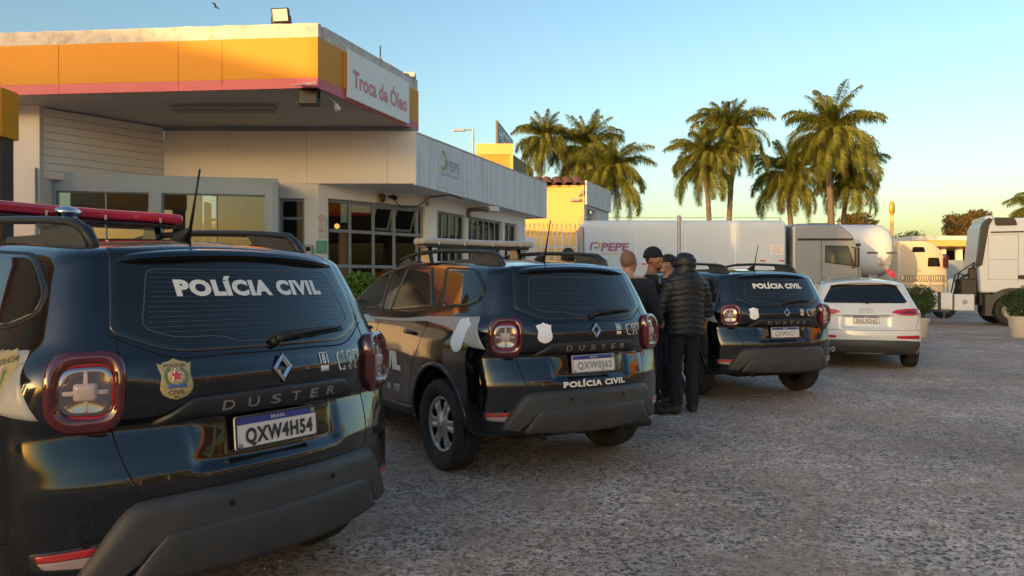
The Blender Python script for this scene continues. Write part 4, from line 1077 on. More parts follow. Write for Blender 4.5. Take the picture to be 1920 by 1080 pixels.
def build_station():
    t = empty('oil_change_building')
    tag(t, 'oil change bay and shop with yellow fascia and white sheet awning behind the police cars', 'building')
    C = Vector((-2.90, 11.15)); Ld = Vector((-5.07, .45)).normalized(); Lf = C + Ld * 9.5
    Re = Vector((-1.79, 14.30)); zs, zp, zy, zt = 4.37, 4.52, 5.13, 5.34
    # fascia panels, red band and parapet, front and right side
    cuts = [0]
    for u in (418, 332, 93, -120, -330): cuts.append((Vector(((u - 960) / F * 11.3, 11.3)) - C).length)
    cuts.append(9.5)
    for a, b in zip(cuts[:-1], cuts[1:]):
        pa, pb = C + Ld * (b - .004), C + Ld * (a + .004)
        slab('fascia_panel', pa, pb, zp, zy, .05, M_yellow, t); slab('fascia_band', pa, pb, zs, zp - .003, .05, M_pink, t)
    sd = (Re - C).normalized(); Lr = (Re - C).length
    nr = Vector((sd.y, -sd.x))
    sA, sB = s_of(650, C, Re), s_of(763, C, Re)
    for a, b in ((.002, sA), (sA + .004, sB), (sB + .004, Lr)):
        pa, pb = C + sd * a, C + sd * b
        slab('fascia_panel', pa, pb, zp, zy, .05, M_yellow, t); slab('fascia_band', pa, pb, zs, zp - .003, .05, M_pink, t)
    slab('parapet', C + Ld * 9.5, C, zy + .004, zt, .18, M_concrete, t, out=-.01); slab('parapet', C + sd * .18, C + sd * (Lr - .02), zy + .004, zt, .18, M_concrete, t, out=-.01)
    bm = bmesh.new()
    rr = random.Random(3)
    for i in range(16):
        s_ = rr.uniform(0, 9); q = C + Ld * s_; box(bm, (q.x, q.y + .08, zt + .004), (rr.uniform(.08, .3), .1, rr.uniform(.008, .02)))
    for i in range(6):
        q = C + sd * rr.uniform(.4, Lr - .2); box(bm, (q.x - .08, q.y, zt + .004), (.1, rr.uniform(.08, .3), rr.uniform(.01, .03)))
    q = C + sd * (Lr - .14); box(bm, (q.x - .08, q.y, zt + .04), (.16, .26, .09))
    tag(from_bm('parapet_crumbs', bm, M_concrete, t), kind='stuff')
    # sign board
    slab('sign_board', C + sd * (sA - .03), C + sd * (sB), 4.40, 5.17, .05, M_signwhite, t, out=.055, bevel=.01)
    mid = C + sd * (sA + (sB - sA) * .50) + nr * .055
    text_plane('sign_lettering', 'Troca de Óleo', (mid.x, mid.y, 4.77), (sd.x, sd.y, 0), M_signpink, t, height=.36, width=(sB - sA) * .90, off=.003, bold=.030)
    slab('corner_band', C + sd * (sA - .09), C + sd * (sA - .035), 4.53, 5.12, .05, M_orange_wall, t, out=.03)
    # ceiling
    W0 = Vector((-6.53, 14.0)); W1 = Vector((-1.80, 14.0)); K0 = Vector((-7.80, 12.4))
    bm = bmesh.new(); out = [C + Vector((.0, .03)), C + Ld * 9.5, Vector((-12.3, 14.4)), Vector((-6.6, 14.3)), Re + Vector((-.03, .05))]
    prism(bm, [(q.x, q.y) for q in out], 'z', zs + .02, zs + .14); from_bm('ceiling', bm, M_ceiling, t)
    bm = bmesh.new(); prism(bm, [(q.x, q.y) for q in [C + Vector((-.2, .2)), C + Ld * 9.3, Vector((-12.3, 14.4)), Vector((-6.6, 14.3)), Re + Vector((-.2, -.1))]], 'z', zy - .1, zy); from_bm('roof', bm, M_concrete, t)
    slab('ceiling_trim', W0, W1 + Vector((-.02, 0)), zs - .05, zs + .015, .06, M_frame2, t, out=.02)
    # cream panels across the back of the bay
    cut = [0, (430 - 960) / F * 14 + 6.53, (575 - 960) / F * 14 + 6.53, (727 - 960) / F * 14 + 6.53, 4.73]
    for a, b in zip(cut[:-1], cut[1:]): slab('cream_panel', W0 + Vector((a + .003, 0)), W0 + Vector((b - .003, 0)), 3.33, zs - .055, .10, M_cream, t)
    slab('panel_backing', W0 + Vector((0, .03)), W1 + Vector((-.01, .03)), 3.34, zs - .06, .10, M_dark, t)
    # boarded side wall
    n_ = 9; z0 = 3.20; hh = (zs - z0) / n_
    for i in range(n_): slab('wall_board', K0, W0, z0 + hh * i + .004, z0 + hh * (i + 1) - .004, .05, M_cream2, t, out=.0)
    slab('board_backing', K0 + Vector((-.02, .03)), W0 + Vector((-.02, .03)), z0, zs, .1, M_cream2, t)
    slab('corner_bead', K0 + Vector((-.06, -.02)), K0 + Vector((0.0, -.02)), z0, zs, .06, M_cream, t)
    # pillar at the left
    slab('pillar', (-8.25, 12.3), (-7.79, 12.3), 0, zs + .02, .5, M_wall, t)
    bm = bmesh.new(); tube(bm, [(-7.83, 12.27, 0), (-7.83, 12.27, 3.35)], .02, 8); from_bm('drain_pipe', bm, M_greysteel, t, smooth=True)
    slab('side_wall', (-12.3, 12.6), (-8.25, 12.6), 0, zs, .2, M_wall, t)
    # glazed front with blue grey frame
    A0 = Vector((-7.79, 12.62)); A1 = Vector(((522 - 960) / F * 13.3, 13.3)); zf = 3.27; LA = (A1 - A0).length
    o1 = (s_of(105, A0, A1), s_of(280, A0, A1)); o2 = (s_of(303, A0, A1), s_of(498, A0, A1))
    wall_open('window_surround', A0, A1, 0, zf, .14, [(o1[0], o1[1], .35, 3.02), (o2[0], o2[1], .35, 3.02)], M_frame, t)
    for (a, b), nc in ((o1, 1), (o2, 1)):
        mid_ = a + (b - a) * .52
        window(t, A0, A1, a, b, .35, 3.02, [mid_], [1.9], M_frame, M_seeglass, fw=.022, depth=.05, inset=.07)
    slab('window_surround_return', A1, Vector((A1.x - .22, 13.98)), 0, zf, .1, M_frame, t)
    bm = bmesh.new(); prism(bm, [(A0.x, A0.y), (A1.x, A1.y), (A1.x - .22, 14.0), (-7.8, 14.0)], 'z', zf - .004, zf + .05); from_bm('window_cap', bm, M_frame, t)
    # room seen through the glass: cream wall, brown band, shelves and poster
    slab('inner_wall', (-9.0, 15.2), (-6.35, 15.2), 2.55, 3.6, .1, M_cream2, t); slab('inner_wall', (-9.0, 15.2), (-6.35, 15.2), 0, 2.55, .1, M_wood, t)
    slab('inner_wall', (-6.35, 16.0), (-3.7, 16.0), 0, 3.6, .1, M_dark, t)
    bm = bmesh.new()
    for i in range(9): box(bm, (-6.2 + i * .30, 15.2, 2.35), (.03, .3, 1.5))
    for z_ in (1.6, 2.2, 2.75): box(bm, (-5.0, 15.2, z_), (2.4, .3, .03))
    from_bm('display_shelf', bm, M_frame2, t)
    slab('red_poster', (-5.62, 14.6), (-4.62, 14.6), 1.7, 2.45, .02, M_red, t); slab('poster_sheet', (-5.45, 14.6), (-4.75, 14.6), 1.75, 2.35, .02, M_paper, t, out=.012)
    bm = bmesh.new()
    for i in range(4):
        for j in range(3): box(bm, (-5.35 + i * .17, 14.584, 1.9 + j * .18), (.10, .004, .10))
    from_bm('poster_print', bm, M_dark, t)
    # shop walls in three facets
    D0, D1 = Vector(((518 - 960) / F * 13.98, 13.98)), Vector(((597 - 960) / F * 14.04, 14.04)); Q1 = Vector((-1.63, 15.95)); Q2 = Vector((.36, 20.2)); zc = 3.32
    da, db = s_of(524, D0, D1), s_of(571, D0, D1)
    wall_open('shop_wall', D0, D1, 0, zc + .02, .18, [(da, db, .12, 3.05)], M_wall, t)
    window(t, D0, D1, da, db, .12, 3.05, [], [2.68], M_frame2, M_pane, fw=.05, inset=.10, name='door')
    wa, wb = s_of(615, D1, Q1), s_of(797, D1, Q1); zw = 3.07
    wall_open('shop_wall', D1, Q1, 0, zc + .02, .18, [(wa, wb, .12, zw)], M_wall, t)
    cols = [s_of(u, D1, Q1) for u in (660, 704, 743, 786)]
    f, cs, rs, at, R = window(t, D1, Q1, wa, wb, .12, zw, cols, [1.12, 1.79, 2.47], M_frame2, M_shopglass, fw=.062, skip=[(2, 3), (3, 3)])
    # two hopper sashes swung out at the foot
    for i in (2, 3):
        a, b = cs[i] + .03, cs[i + 1] - .03; hgt = rs[4] - rs[3] - .07; bm = bmesh.new(); T = Matrix.Rotation(math.radians(-24), 3, 'X')
        base = Vector(at((a + b) / 2, rs[4] - .035, -.04)); w_ = b - a
        def pl(x, z, y=0): return base + R @ (T @ Vector((x, y, z)))
        def bar(cx, cz, sx, sz, dpt, m_, nm, par):
            bm_ = bmesh.new(); vs = box(bm_, (cx, 0, cz), (sx, dpt, sz))
            for v in bm_.verts: v.co = base + R @ (T @ v.co)
            return from_bm(nm, bm_, m_, par)
        bm = bmesh.new()
        for c_, s_ in (((-w_ / 2 + .02, -hgt / 2), (.04, hgt)), ((w_ / 2 - .02, -hgt / 2), (.04, hgt)), ((0, -.02), (w_ - .08, .04)), ((0, -hgt + .025), (w_ - .08, .05))): box(bm, (c_[0], 0, c_[1]), (s_[0], .035, s_[1]))
        for v in bm.verts: v.co = base + R @ (T @ v.co)
        sa = from_bm('hopper_sash', bm, M_frame2, f); bar(0, -hgt / 2, w_ - .08, hgt - .09, .006, M_pane, 'hopper_pane', f)
        bar(-w_ / 2 + .01, -hgt / 2, .012, hgt * .7, .10, M_frame2, 'stay_arm', f)
    # right hand facet: three windows
    ops = [(s_of(820, Q1, Q2), s_of(873, Q1, Q2)), (s_of(877.5, Q1, Q2) + .02, s_of(942, Q1, Q2)), (s_of(946, Q1, Q2) + .02, s_of(970, Q1, Q2))]
    wall_open('shop_wall', Q1, Q2, 0, zc + .02, .18, [(a, b, .5, 3.02) for a, b in ops], M_wall, t)
    for k, (a, b) in enumerate(ops):
        nc = (3, 5, 1)[k]
        fr = window(t, Q1, Q2, a, b, .5, 3.02, [a + (b - a) * (i + 1) / (nc + 1) for i in range(nc)], [1.75, 2.32], M_frame2, M_shopglass, fw=.05)
    # dim room behind the shop glass: back wall, counter, shelves, drinks fridge and one warm lamp
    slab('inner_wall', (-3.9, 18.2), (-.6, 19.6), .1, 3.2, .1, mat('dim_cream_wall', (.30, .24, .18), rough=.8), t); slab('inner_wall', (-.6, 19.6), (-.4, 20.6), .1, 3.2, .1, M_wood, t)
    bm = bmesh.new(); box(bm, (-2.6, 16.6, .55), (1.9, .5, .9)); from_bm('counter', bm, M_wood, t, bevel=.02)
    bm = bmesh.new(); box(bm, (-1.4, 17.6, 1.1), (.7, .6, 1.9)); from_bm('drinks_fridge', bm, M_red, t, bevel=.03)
    bm = bmesh.new()
    for z_ in (.9, 1.3, 1.7, 2.1): box(bm, (-2.6, 18.3, z_), (1.3, .3, .03))
    rq = random.Random(4)
    for z_ in (.9, 1.3, 1.7, 2.1):
        for k in range(9): hq = rq.uniform(.12, .28); box(bm, (-3.15 + k * .14, 18.25, z_ + hq / 2 + .02), (.09, .1, hq))
    from_bm('stocked_shelf', bm, M_paper, t)
    bm = bmesh.new(); bmesh.ops.create_icosphere(bm, subdivisions=2, radius=.055); c_ = P(632, 424, 15.2)
    for v in bm.verts: v.co += c_
    from_bm('warm_lamp', bm, mat('lit_warm_bulb', (1, .6, .2), emit=((1, .50, .12), 5.0)), t)
    # rest of the shell
    slab('rear_wall', Q2, (-3.5, 23.2), 0, zc, .2, M_wall, t); slab('rear_wall', (-3.5, 23.2), (-12.3, 21.0), 0, zc, .2, M_wall, t); slab('rear_wall', (-12.3, 21.0), (-12.3, 12.6), 0, zc, .2, M_wall, t)
    bm = bmesh.new(); prism(bm, [(-12.2, 14.4), (-6.6, 14.12), (-1.9, 14.12), (.9, 20.9), (-3.4, 23.1), (-12.2, 20.9)], 'z', 4.10, 4.16); from_bm('roof', bm, M_concrete, t)
    # awning: sheet fascia and soffit
    V0 = Vector((-1.797, 14.0)); V1 = Vector((.98, 21.0)); vd = (V1 - V0).normalized(); LV = (V1 - V0).length; nV = Vector((vd.y, -vd.x))
    vc = [0, s_of(818, V0, V1), s_of(866, V0, V1), s_of(905, V0, V1), s_of(950, V0, V1), s_of(990, V0, V1), LV]
    for a, b in zip(vc[:-1], vc[1:]): slab('awning_panel', V0 + vd * (a + .003), V0 + vd * (b - .003), 3.30, 4.27, .05, M_oldfascia, t)
    slab('awning_cap', V0, V1, 4.273, 4.30, .09, M_concrete, t, out=.012)
    slab('awning_end', V1 + vd * .0, V1 + Vector((-1.2, .5)), 3.30, 4.27, .05, M_oldfascia, t, out=-.0)
    bm = bmesh.new(); prism(bm, [(-6.4, 14.06), (-1.85, 14.06), (.93, 20.9), (-.2, 21.4), (-2.5, 16.6), (-6.4, 16.0)], 'z', 3.325, 3.36); from_bm('soffit', bm, M_wall, t)
    lc = V0 + vd * ((vc[1] + vc[2]) / 2 - .0)
    lg = (vd.x, vd.y, 0)
    slab('logo_sheet', V0 + vd * vc[1], V0 + vd * vc[2], 3.36, 4.20, .02, M_signwhite, t, out=.006).data.materials[0] = mat('faded_sheet', (.66, .66, .68), rough=.6, streak=((.42, .42, .43), .5))
    text_plane('faded_lettering', 'PEPE', tuple(lc + nV * .007 + vd * .16) + (3.86,), lg, M_faded, t, height=.20, width=.62, off=.003, bold=.01)
    text_plane('faded_lettering', 'RESTAURANTE E LANCHES', tuple(lc + nV * .007 + vd * .02) + (3.66,), lg, M_faded, t, height=.05, width=.80, off=.003)
    bm = bmesh.new(); cx = lc - vd * .30
    A = np.linspace(-2.2, 1.9, 14)
    for r0, r1 in ((.15, .10),):
        vv = [[bm.verts.new(Vector((cx.x + vd.x * r_ * math.cos(a), cx.y + vd.y * r_ * math.cos(a), 3.93 + 1.35 * r_ * math.sin(a))) + Vector((nV.x, nV.y, 0)) * .011) for a in A] for r_ in (r0, r1)]
        for i in range(len(A) - 1): bm.faces.new((vv[0][i], vv[0][i + 1], vv[1][i + 1], vv[1][i]))
    from_bm('faded_logo', bm, M_faded2, t)
    rebase(t, (-5, 14, 0))

    # fixtures, each a thing of its own
    # floodlight on the parapet corner
    q = P(527, 42, 11.35); f = empty('floodlight')
    bm = bmesh.new(); box(bm, (0, 0, 0), (.27, .09, .235)); hs = from_bm('housing', bm, M_black, f, bevel=.015)
    bm = bmesh.new(); box(bm, (0, -.049, .004), (.215, .008, .18)); from_bm('reflector', bm, mat('floodlight_panel', (.66, .62, .52), rough=.3, coat=1.0), f)
    for s_ in (-1, 1):
        bm = bmesh.new(); tube(bm, [(s_ * .145, 0, 0), (s_ * .145, .0, -.10), (s_ * .11, 0, -.165)], .007, 6); from_bm('bracket', bm, M_black, f)
    for c in kids(f): c.data.transform(Matrix.Rotation(math.radians(8), 4, 'Z') @ Matrix.Rotation(math.radians(-6), 4, 'Y'))
    f.location = (q.x, q.y, 5.505); tag(f, 'small square floodlight on the parapet above the yellow fascia corner', 'floodlight')
    # black projector box hanging under the corner
    q = P(581, 182, 11.35); f = empty('hanging_lamp')
    bm = bmesh.new(); box(bm, (0, 0, 0), (.27, .22, .21)); from_bm('housing', bm, M_black, f, bevel=.012)
    bm = bmesh.new(); box(bm, (0, -.05, -.115), (.30, .26, .015)); from_bm('visor', bm, M_black, f)
    bm = bmesh.new(); tube(bm, [(.15, 0, -.02), (.16, 0, .20)], .012, 6); tube(bm, [(-.15, 0, 0), (-.12, 0, .20)], .012, 6); from_bm('bracket', bm, M_black, f)
    f.location = (q.x, q.y, 4.27); tag(f, 'black box lamp hanging under the yellow fascia corner', 'lamp')
    # bent flashing and broken lamp
    bm = bmesh.new(); a, b = P(545, 160, 11.0), P(592, 156, 10.9)
    bm.faces.new([bm.verts.new(v) for v in (a, b, b + Vector((-.05, .15, .06)), a + Vector((.12, .16, .04)))]); o = from_bm('bent_flashing', bm, M_concrete)
    o.modifiers.new('thick', 'SOLIDIFY').thickness = .008; tag(o, 'bent piece of sheet flashing under the corner of the red band', 'sheet metal')
    bm = bmesh.new(); c = P(630, 196, 11.7)
    tube(bm, [c + Vector((-.12, .0, .10)), c + Vector((-.03, 0, .05)), c], .015, 6); tube(bm, [c, c + Vector((.04, 0, -.10))], [.035, .05], 8)
    o = from_bm('spot_bulb', bm, M_paper); tag(o, 'small pale bulb holder hanging below the side of the fascia', 'bulb')
    # fluorescent tube fitting on the ceiling
    a, b = P(322, 211, 12.3), P(521, 210, 12.3); f = empty('tube_light', (a + b) / 2)
    bm = bmesh.new(); box(bm, (0, 0, .06), ((b - a).length, .11, .05)); from_bm('batten', bm, M_greysteel, f, bevel=.01)
    for s_ in (-.045, .045):
        bm = bmesh.new(); tube(bm, [(-(b - a).length / 2 + .05, s_, .01), ((b - a).length / 2 - .05, s_, .01)], .014, 8); from_bm('tube', bm, M_greysteel, f)
    f.location.z = 4.27; tag(f, 'unlit twin tube light under the grey canopy ceiling', 'tube light')
    # aerial rod
    bm = bmesh.new(); c = C + sd * (Lr * .62); tube(bm, [(c.x - .1, c.y, 5.30), (c.x - .1, c.y, 5.62)], .012, 6); o = from_bm('roof_rod', bm, M_black); tag(o, 'short dark rod standing on the parapet above the sign', 'rod')
    # wall lantern, projector and cables under the awning
    dirA = (Q1 - D1).normalized(); nA = Vector((dirA.y, -dirA.x)); RA = Matrix(((dirA.x, -nA.x, 0), (dirA.y, -nA.y, 0), (0, 0, 1)))
    def onA(u, z, o=.0): q = D1 + dirA * s_of(u, D1, Q1) + nA * o; return Vector((q.x, q.y, z))
    f = empty('wall_lantern')
    bm = bmesh.new(); box(bm, onA(712, 3.17, .015), (.20, .03, .19), RA); from_bm('back_plate', bm, M_paper, f, bevel=.01)
    bm = bmesh.new(); lathe(bm, [(.02, -.09), (.055, -.06), (.065, .03), (.05, .07), (.02, .08)], 12, 'z')
    for v in bm.verts: v.co += onA(713, 3.17, .075)
    from_bm('lantern', bm, mat('amber_brown_glass', (.09, .055, .02), rough=.25), f, smooth=True); rebase(f, onA(712, 3.07, 0)); tag(f, 'small lantern with pale back plate on the wall above the shop windows', 'lantern')
    bm = bmesh.new(); tube(bm, [onA(728, 3.21, .02), onA(731, 3.20, .10)], .025, 8); tube(bm, [onA(729, 3.21, .10), onA(737, 3.18, .13)], .045, 10); o = from_bm('security_camera', bm, M_black); tag(o, 'black camera on the wall right of the lantern', 'camera')
    bm = bmesh.new(); pts = [onA(737, 3.16, .03), onA(750, 3.02, .03), onA(764, 2.98 + .07, .03), onA(784, 3.08, .03), onA(800, 3.25, .03), onA(806, 3.30, .03)]
    tube(bm, pts, .010, 6); tube(bm, [onA(806, 3.29, .05), Vector((-1.3, 15.55, 3.30)), Vector((-1.1, 16.2, 3.30))], .014, 6); o = from_bm('cable', bm, M_black); tag(o, 'loose black cable sagging above the shop windows', 'cable')
    bm = bmesh.new(); box(bm, onA(800, 3.14, .04), (.07, .06, .10), RA); o = from_bm('junction_box', bm, M_greysteel, bevel=.01); tag(o, 'small junction box where the black cable bends', 'junction box')
    dirB = (Q2 - Q1).normalized(); nB = Vector((dirB.y, -dirB.x)); RB = Matrix(((dirB.x, -nB.x, 0), (dirB.y, -nB.y, 0), (0, 0, 1)))
    def onB(u, z, o=0): q = Q1 + dirB * s_of(u, Q1, Q2) + nB * o; return Vector((q.x, q.y, z))
    f = empty('security_floodlight'); bm = bmesh.new(); tube(bm, [onB(876, 3.16, .02), onB(876, 3.16, .55)], .05, 8); tube(bm, [onB(876, 2.98, .03), onB(876, 3.16, .03)], .05, 8); from_bm('arm', bm, mat('rusty_grey_metal', (.16, .12, .09), rough=.8, var=.2), f)
    bm = bmesh.new(); box(bm, onB(884, 3.17, .50), (.22, .34, .12), RB); from_bm('lamp_head', bm, M_white, f, bevel=.01); rebase(f, onB(876, 2.9, 0)); tag(f, 'white lamp head on a rusty arm under the awning between two windows', 'lamp')
    # air conditioner outside the last window
    f = empty('air_conditioner'); c = onB(959, 2.22, .18); bm = bmesh.new(); box(bm, c, (.72, .28, .50), RB); from_bm('casing', bm, M_white, f, bevel=.015)
    bm = bmesh.new()
    for k in range(5):
        for g in range(4): box(bm, c + RB @ Vector((-.23 + g * .115, -.146, -.17 + k * .085)), (.085, .008, .055), RB)
    from_bm('grille', bm, M_dark, f)
    bm = bmesh.new(); box(bm, c + Vector((0, 0, -.27)), (.6, .34, .03), RB); from_bm('shelf_bracket', bm, M_greysteel, f); rebase(f, c + Vector((0, 0, -.3))); tag(f, 'white air conditioner box below the smallest awning window', 'air conditioner')
    # notices and intercom on the white column
    def onD(u, z, o=0): q = D0 + (D1 - D0).normalized() * s_of(u, D0, D1); return Vector((q.x, q.y - o, z))
    for v_, lab, dr in ((411, 'no smoking notice on the white column, topmost of three', True), (434, 'small round symbol notice on the column under the no smoking notice', False)):
        c = P(603.5, v_, 14.05); f = empty('wall_notice'); bm = bmesh.new(); box(bm, (c.x, 14.035, c.z), (.135, .012, .205)); from_bm('sheet', bm, M_paper, f)
        bm = bmesh.new(); R_ = .048
        for i in range(20):
            a, b = 2 * math.pi * i / 20, 2 * math.pi * (i + 1) / 20
            bm.faces.new([bm.verts.new((c.x + r_ * math.cos(q), 14.026, c.z + .03 + r_ * math.sin(q))) for r_, q in ((R_, a), (R_, b), (R_ * .75, b), (R_ * .75, a))])
        if dr: bm.faces.new([bm.verts.new((c.x + x, 14.0255, c.z + .03 + z)) for x, z in ((-.038, .03), (-.03, .038), (.038, -.03), (.03, -.038))])
        else: bm.faces.new([bm.verts.new((c.x + x, 14.0255, c.z + .03 + z)) for x, z in ((-.012, -.03), (.012, -.03), (.008, .03), (-.008, .03))])
        from_bm('symbol', bm, mat('brown_red_print', (.30, .10, .08), rough=.5), f)
        bm = bmesh.new()
        for k in range(2): box(bm, (c.x, 14.0275, c.z - .05 - k * .022), (.09, .002, .008))
        from_bm('printed_lines', bm, M_faded, f); rebase(f, (c.x, 14.04, c.z)); tag(f, lab, 'notice')
    c = P(603.5, 463, 14.05); f = empty('wall_notice'); bm = bmesh.new(); box(bm, (c.x, 14.03, c.z), (.20, .016, .235)); from_bm('sheet', bm, M_green, f)
    bm = bmesh.new()
    for k in range(5): box(bm, (c.x, 14.021, c.z + .07 - k * .034), (.15 - .03 * (k % 2), .002, .007))
    from_bm('printed_lines', bm, mat('pale_green_print', (.25, .50, .40), rough=.5), f); rebase(f, (c.x, 14.04, c.z)); tag(f, 'green notice on the white column under the two pale notices', 'notice')
    c = P(578, 470, 13.9); f = empty('intercom'); bm = bmesh.new(); box(bm, (c.x, 13.93, c.z), (.14, .09, .22)); from_bm('casing', bm, M_greysteel, f, bevel=.012); bm = bmesh.new(); box(bm, (c.x, 13.883, c.z + .03), (.09, .006, .08)); from_bm('screen', bm, M_dark, f); rebase(f, (c.x, 13.98, c.z)); tag(f, 'grey intercom box beside the dark door, left of the green notice', 'intercom')
build_station()

# ------------------------------------------------------------------ pump sign at the left edge
def build_totem():
    t = empty('fuel_sign'); x1 = (37 - 960) / F * 8.6
    bm = bmesh.new(); box(bm, (x1 - 1.1, 8.6 + .15, 3.42), (1.8, .3, .57)); from_bm('yellow_box', bm, M_yellow, t, bevel=.01)
    bm = bmesh.new(); box(bm, (x1 - .36, 8.75, 1.57), (.26, .2, 3.14)); from_bm('post', bm, M_black, t, bevel=.01)
    rebase(t, (x1 - .36, 8.75, 0)); tag(t, 'yellow box sign on a black post at the left edge', 'sign')
build_totem()
# ------------------------------------------------------------------ buildings beyond
def build_far():
    # yellow store with tiled edge
    t = empty('yellow_store'); a, b = P(985, 535, 28), P(1095, 535, 28); c = P(1141, 535, 31.2)
    zt = 5.18
    slab('wall', (a.x - 1.5, 28.2), (b.x, 28), 0, zt, .2, M_yel_wall, t)
    wb = Vector((b.x, 28.0)); wc = Vector((c.x, 31.2))
    wall_open('side_wall', wb, wc, 0, 4.75, .2, [(.35, 1.65, 0, 4.35)], M_oldfascia, t)
    slab('side_fascia', wb + Vector((0.0, .0)), wc, 4.45, 5.35, .06, M_oldfascia, t, out=.10)
    slab('recess_wall', wb + Vector((-.7, .3)), wc + Vector((-.7, 0)), 0, 4.4, .1, M_wall, t)
    bm = bmesh.new(); prism(bm, [(a.x - 1.4, 28.3), (b.x - .1, 28.2), (c.x - .1, 31.1), (a.x - 1.4, 34)], 'z', 5.0, 5.1); from_bm('roof', bm, M_oldfascia, t)
    bm = bmesh.new(); prism(bm, [(28.02, zt - .05), (29.3, zt + .36), (29.3, zt - .05)], 'x', a.x - 1.4, b.x - .12); from_bm('tile_bed', bm, M_tile, t)
    x = a.x - .3; i = 0; tiles = []
    me0 = None
    while x < b.x - .05:
        bm = bmesh.new()
        for s in range(9):
            A0, A1 = math.pi * s / 8, math.pi * (s + 1) / 8
        rows = []
        for yy, zz in ((-.28, 0), (1.3, .42)):
            rows.append([[bm.verts.new((r_ * math.cos(math.pi * s / 8), yy, zz + .62 * r_ * math.sin(math.pi * s / 8))) for s in range(9)] for r_ in (.19, .165)])
        for s in range(8):
            bm.faces.new((rows[0][0][s], rows[0][0][s + 1], rows[1][0][s + 1], rows[1][0][s])); bm.faces.new((rows[0][0][s], rows[0][1][s], rows[0][1][s + 1], rows[0][0][s + 1]))
        if me0 is None: o = from_bm('roof_tile', bm, M_tile, t); me0 = o.data
        else: bm.free(); o = link('roof_tile', me0, M_tile, t)
        tiles.append((o, x, 28.0)); x += .385
    for o, x_, y_ in tiles: o.location = (x_ - 0, y_, zt - .02)
    bm = bmesh.new(); box(bm, (b.x - .35, 27.9, 4.62), (.35, .12, .1)); tube(bm, [(b.x - .2, 27.95, 4.75), (b.x - .05, 27.8, 4.95)], .03, 6); from_bm('wall_bracket', bm, M_greysteel, t)
    L = Vector((b.x - 2, 28.2, 0))
    for o, x_, y_ in tiles: o.location = Vector((x_, y_, zt - .02)) - L
    for k in kids(t):
        if not k.name.startswith('roof_tile'): k.data.transform(Matrix.Translation(-L))
    t.location = L; tag(t, 'sunlit yellow store wall with clay tile edge and grey side fascia', 'building')
    # hotel block
    t = empty('hotel_building'); a, b, c = P(893, 535, 45), P(962, 535, 45), P(985, 535, 49)
    slab('orange_wall', (a.x + .18, 45.02), (b.x - .18, 45.02), 0, 9.3, .3, M_orange_wall, t)
    slab('cornice', (a.x, 45), (b.x, 45), 9.3, 9.95, .4, M_yel_wall, t, out=.06); slab('corner_pilaster', (a.x, 45), (a.x + .18, 45), 0, 9.3, .3, M_yel_wall, t, out=.02); slab('corner_pilaster', (b.x - .18, 45), (b.x, 45), 0, 9.3, .3, M_yel_wall, t, out=.02)
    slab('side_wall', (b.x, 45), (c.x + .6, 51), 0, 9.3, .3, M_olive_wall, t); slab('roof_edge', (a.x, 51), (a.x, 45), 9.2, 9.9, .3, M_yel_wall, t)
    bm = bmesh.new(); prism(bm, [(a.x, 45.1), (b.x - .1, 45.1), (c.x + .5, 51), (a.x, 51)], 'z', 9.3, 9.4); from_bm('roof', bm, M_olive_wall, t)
    rebase(t, (a.x + 1, 45, 0)); tag(t, 'orange hotel block behind the awning, with cream cornice', 'building')
    t = empty('hotel_sign'); p0, p1 = P(933, 270, 45.6), P(962, 270, 52); q0, q1 = Vector((p0.x, 45.6)), Vector((p1.x, 52))
    slab('sign_board', q0, q1, 10.0, 11.5, .12, mat('dark_grey_sign', (.07, .075, .08), rough=.5), t)
    m_ = (q0 + q1) / 2; dq = (q1 - q0).normalized()
    text_plane('lettering', 'HOTEL', (m_.x, m_.y, 10.85), (dq.x, dq.y, 0), M_faded, t, height=.85, width=5.4, off=.02, bold=.04).data.materials[0] = M_white
    bm = bmesh.new()
    for i in range(4): q = q0 + dq * (i * 2 + .3); tube(bm, [(q.x, q.y, 9.9), (q.x, q.y, 10.1)], .06, 6)
    from_bm('posts', bm, M_black, t); rebase(t, (q0.x, 46, 9.95)); tag(t, 'grey HOTEL sign standing on the roof of the orange block', 'sign')
    # thin street lamp
    t = empty('street_lamp'); p = P(887, 535, 36); bm = bmesh.new(); zt = P(887, 243, 36).z
    tube(bm, [(p.x, 36, 0), (p.x, 36, zt)], [.09, .05], 8); tube(bm, [(p.x, 36, zt - .02), (P(858, 0, 36).x, 36, zt - .02)], .035, 6); from_bm('pole', bm, M_greysteel, t)
    bm = bmesh.new(); box(bm, (P(861, 0, 36).x, 36, zt - .04), (.55, .16, .10)); from_bm('lamp_head', bm, M_greysteel, t, bevel=.02); rebase(t, (p.x, 36, 0)); tag(t, 'thin grey street lamp rising behind the awning', 'street lamp')
    bm = bmesh.new(); c = P(859, 283, 24); box(bm, c, (.10, .1, .12)); tube(bm, [c, c + Vector((0, 0, -.25))], .02, 6); o = from_bm('roof_vent', bm, M_black); tag(o, 'small dark vent cap on the awning roof edge', 'vent')
    # fence with pickets and razor wire
    t = empty('picket_fence'); D = 26.0; x0, x1 = P(985, 0, D).x, P(1098, 0, D).x; z1 = P(0, 447, D).z; zb = 0
    bm = bmesh.new(); box(bm, ((x0 + .2 + x1) / 2, D, 1.9), (x1 - x0 - .2, .05, .06)); box(bm, ((x0 + .2 + x1) / 2, D, 2.75), (x1 - x0 - .2, .05, .06)); from_bm('rail', bm, M_white, t)
    x = x0 + .55; me = None
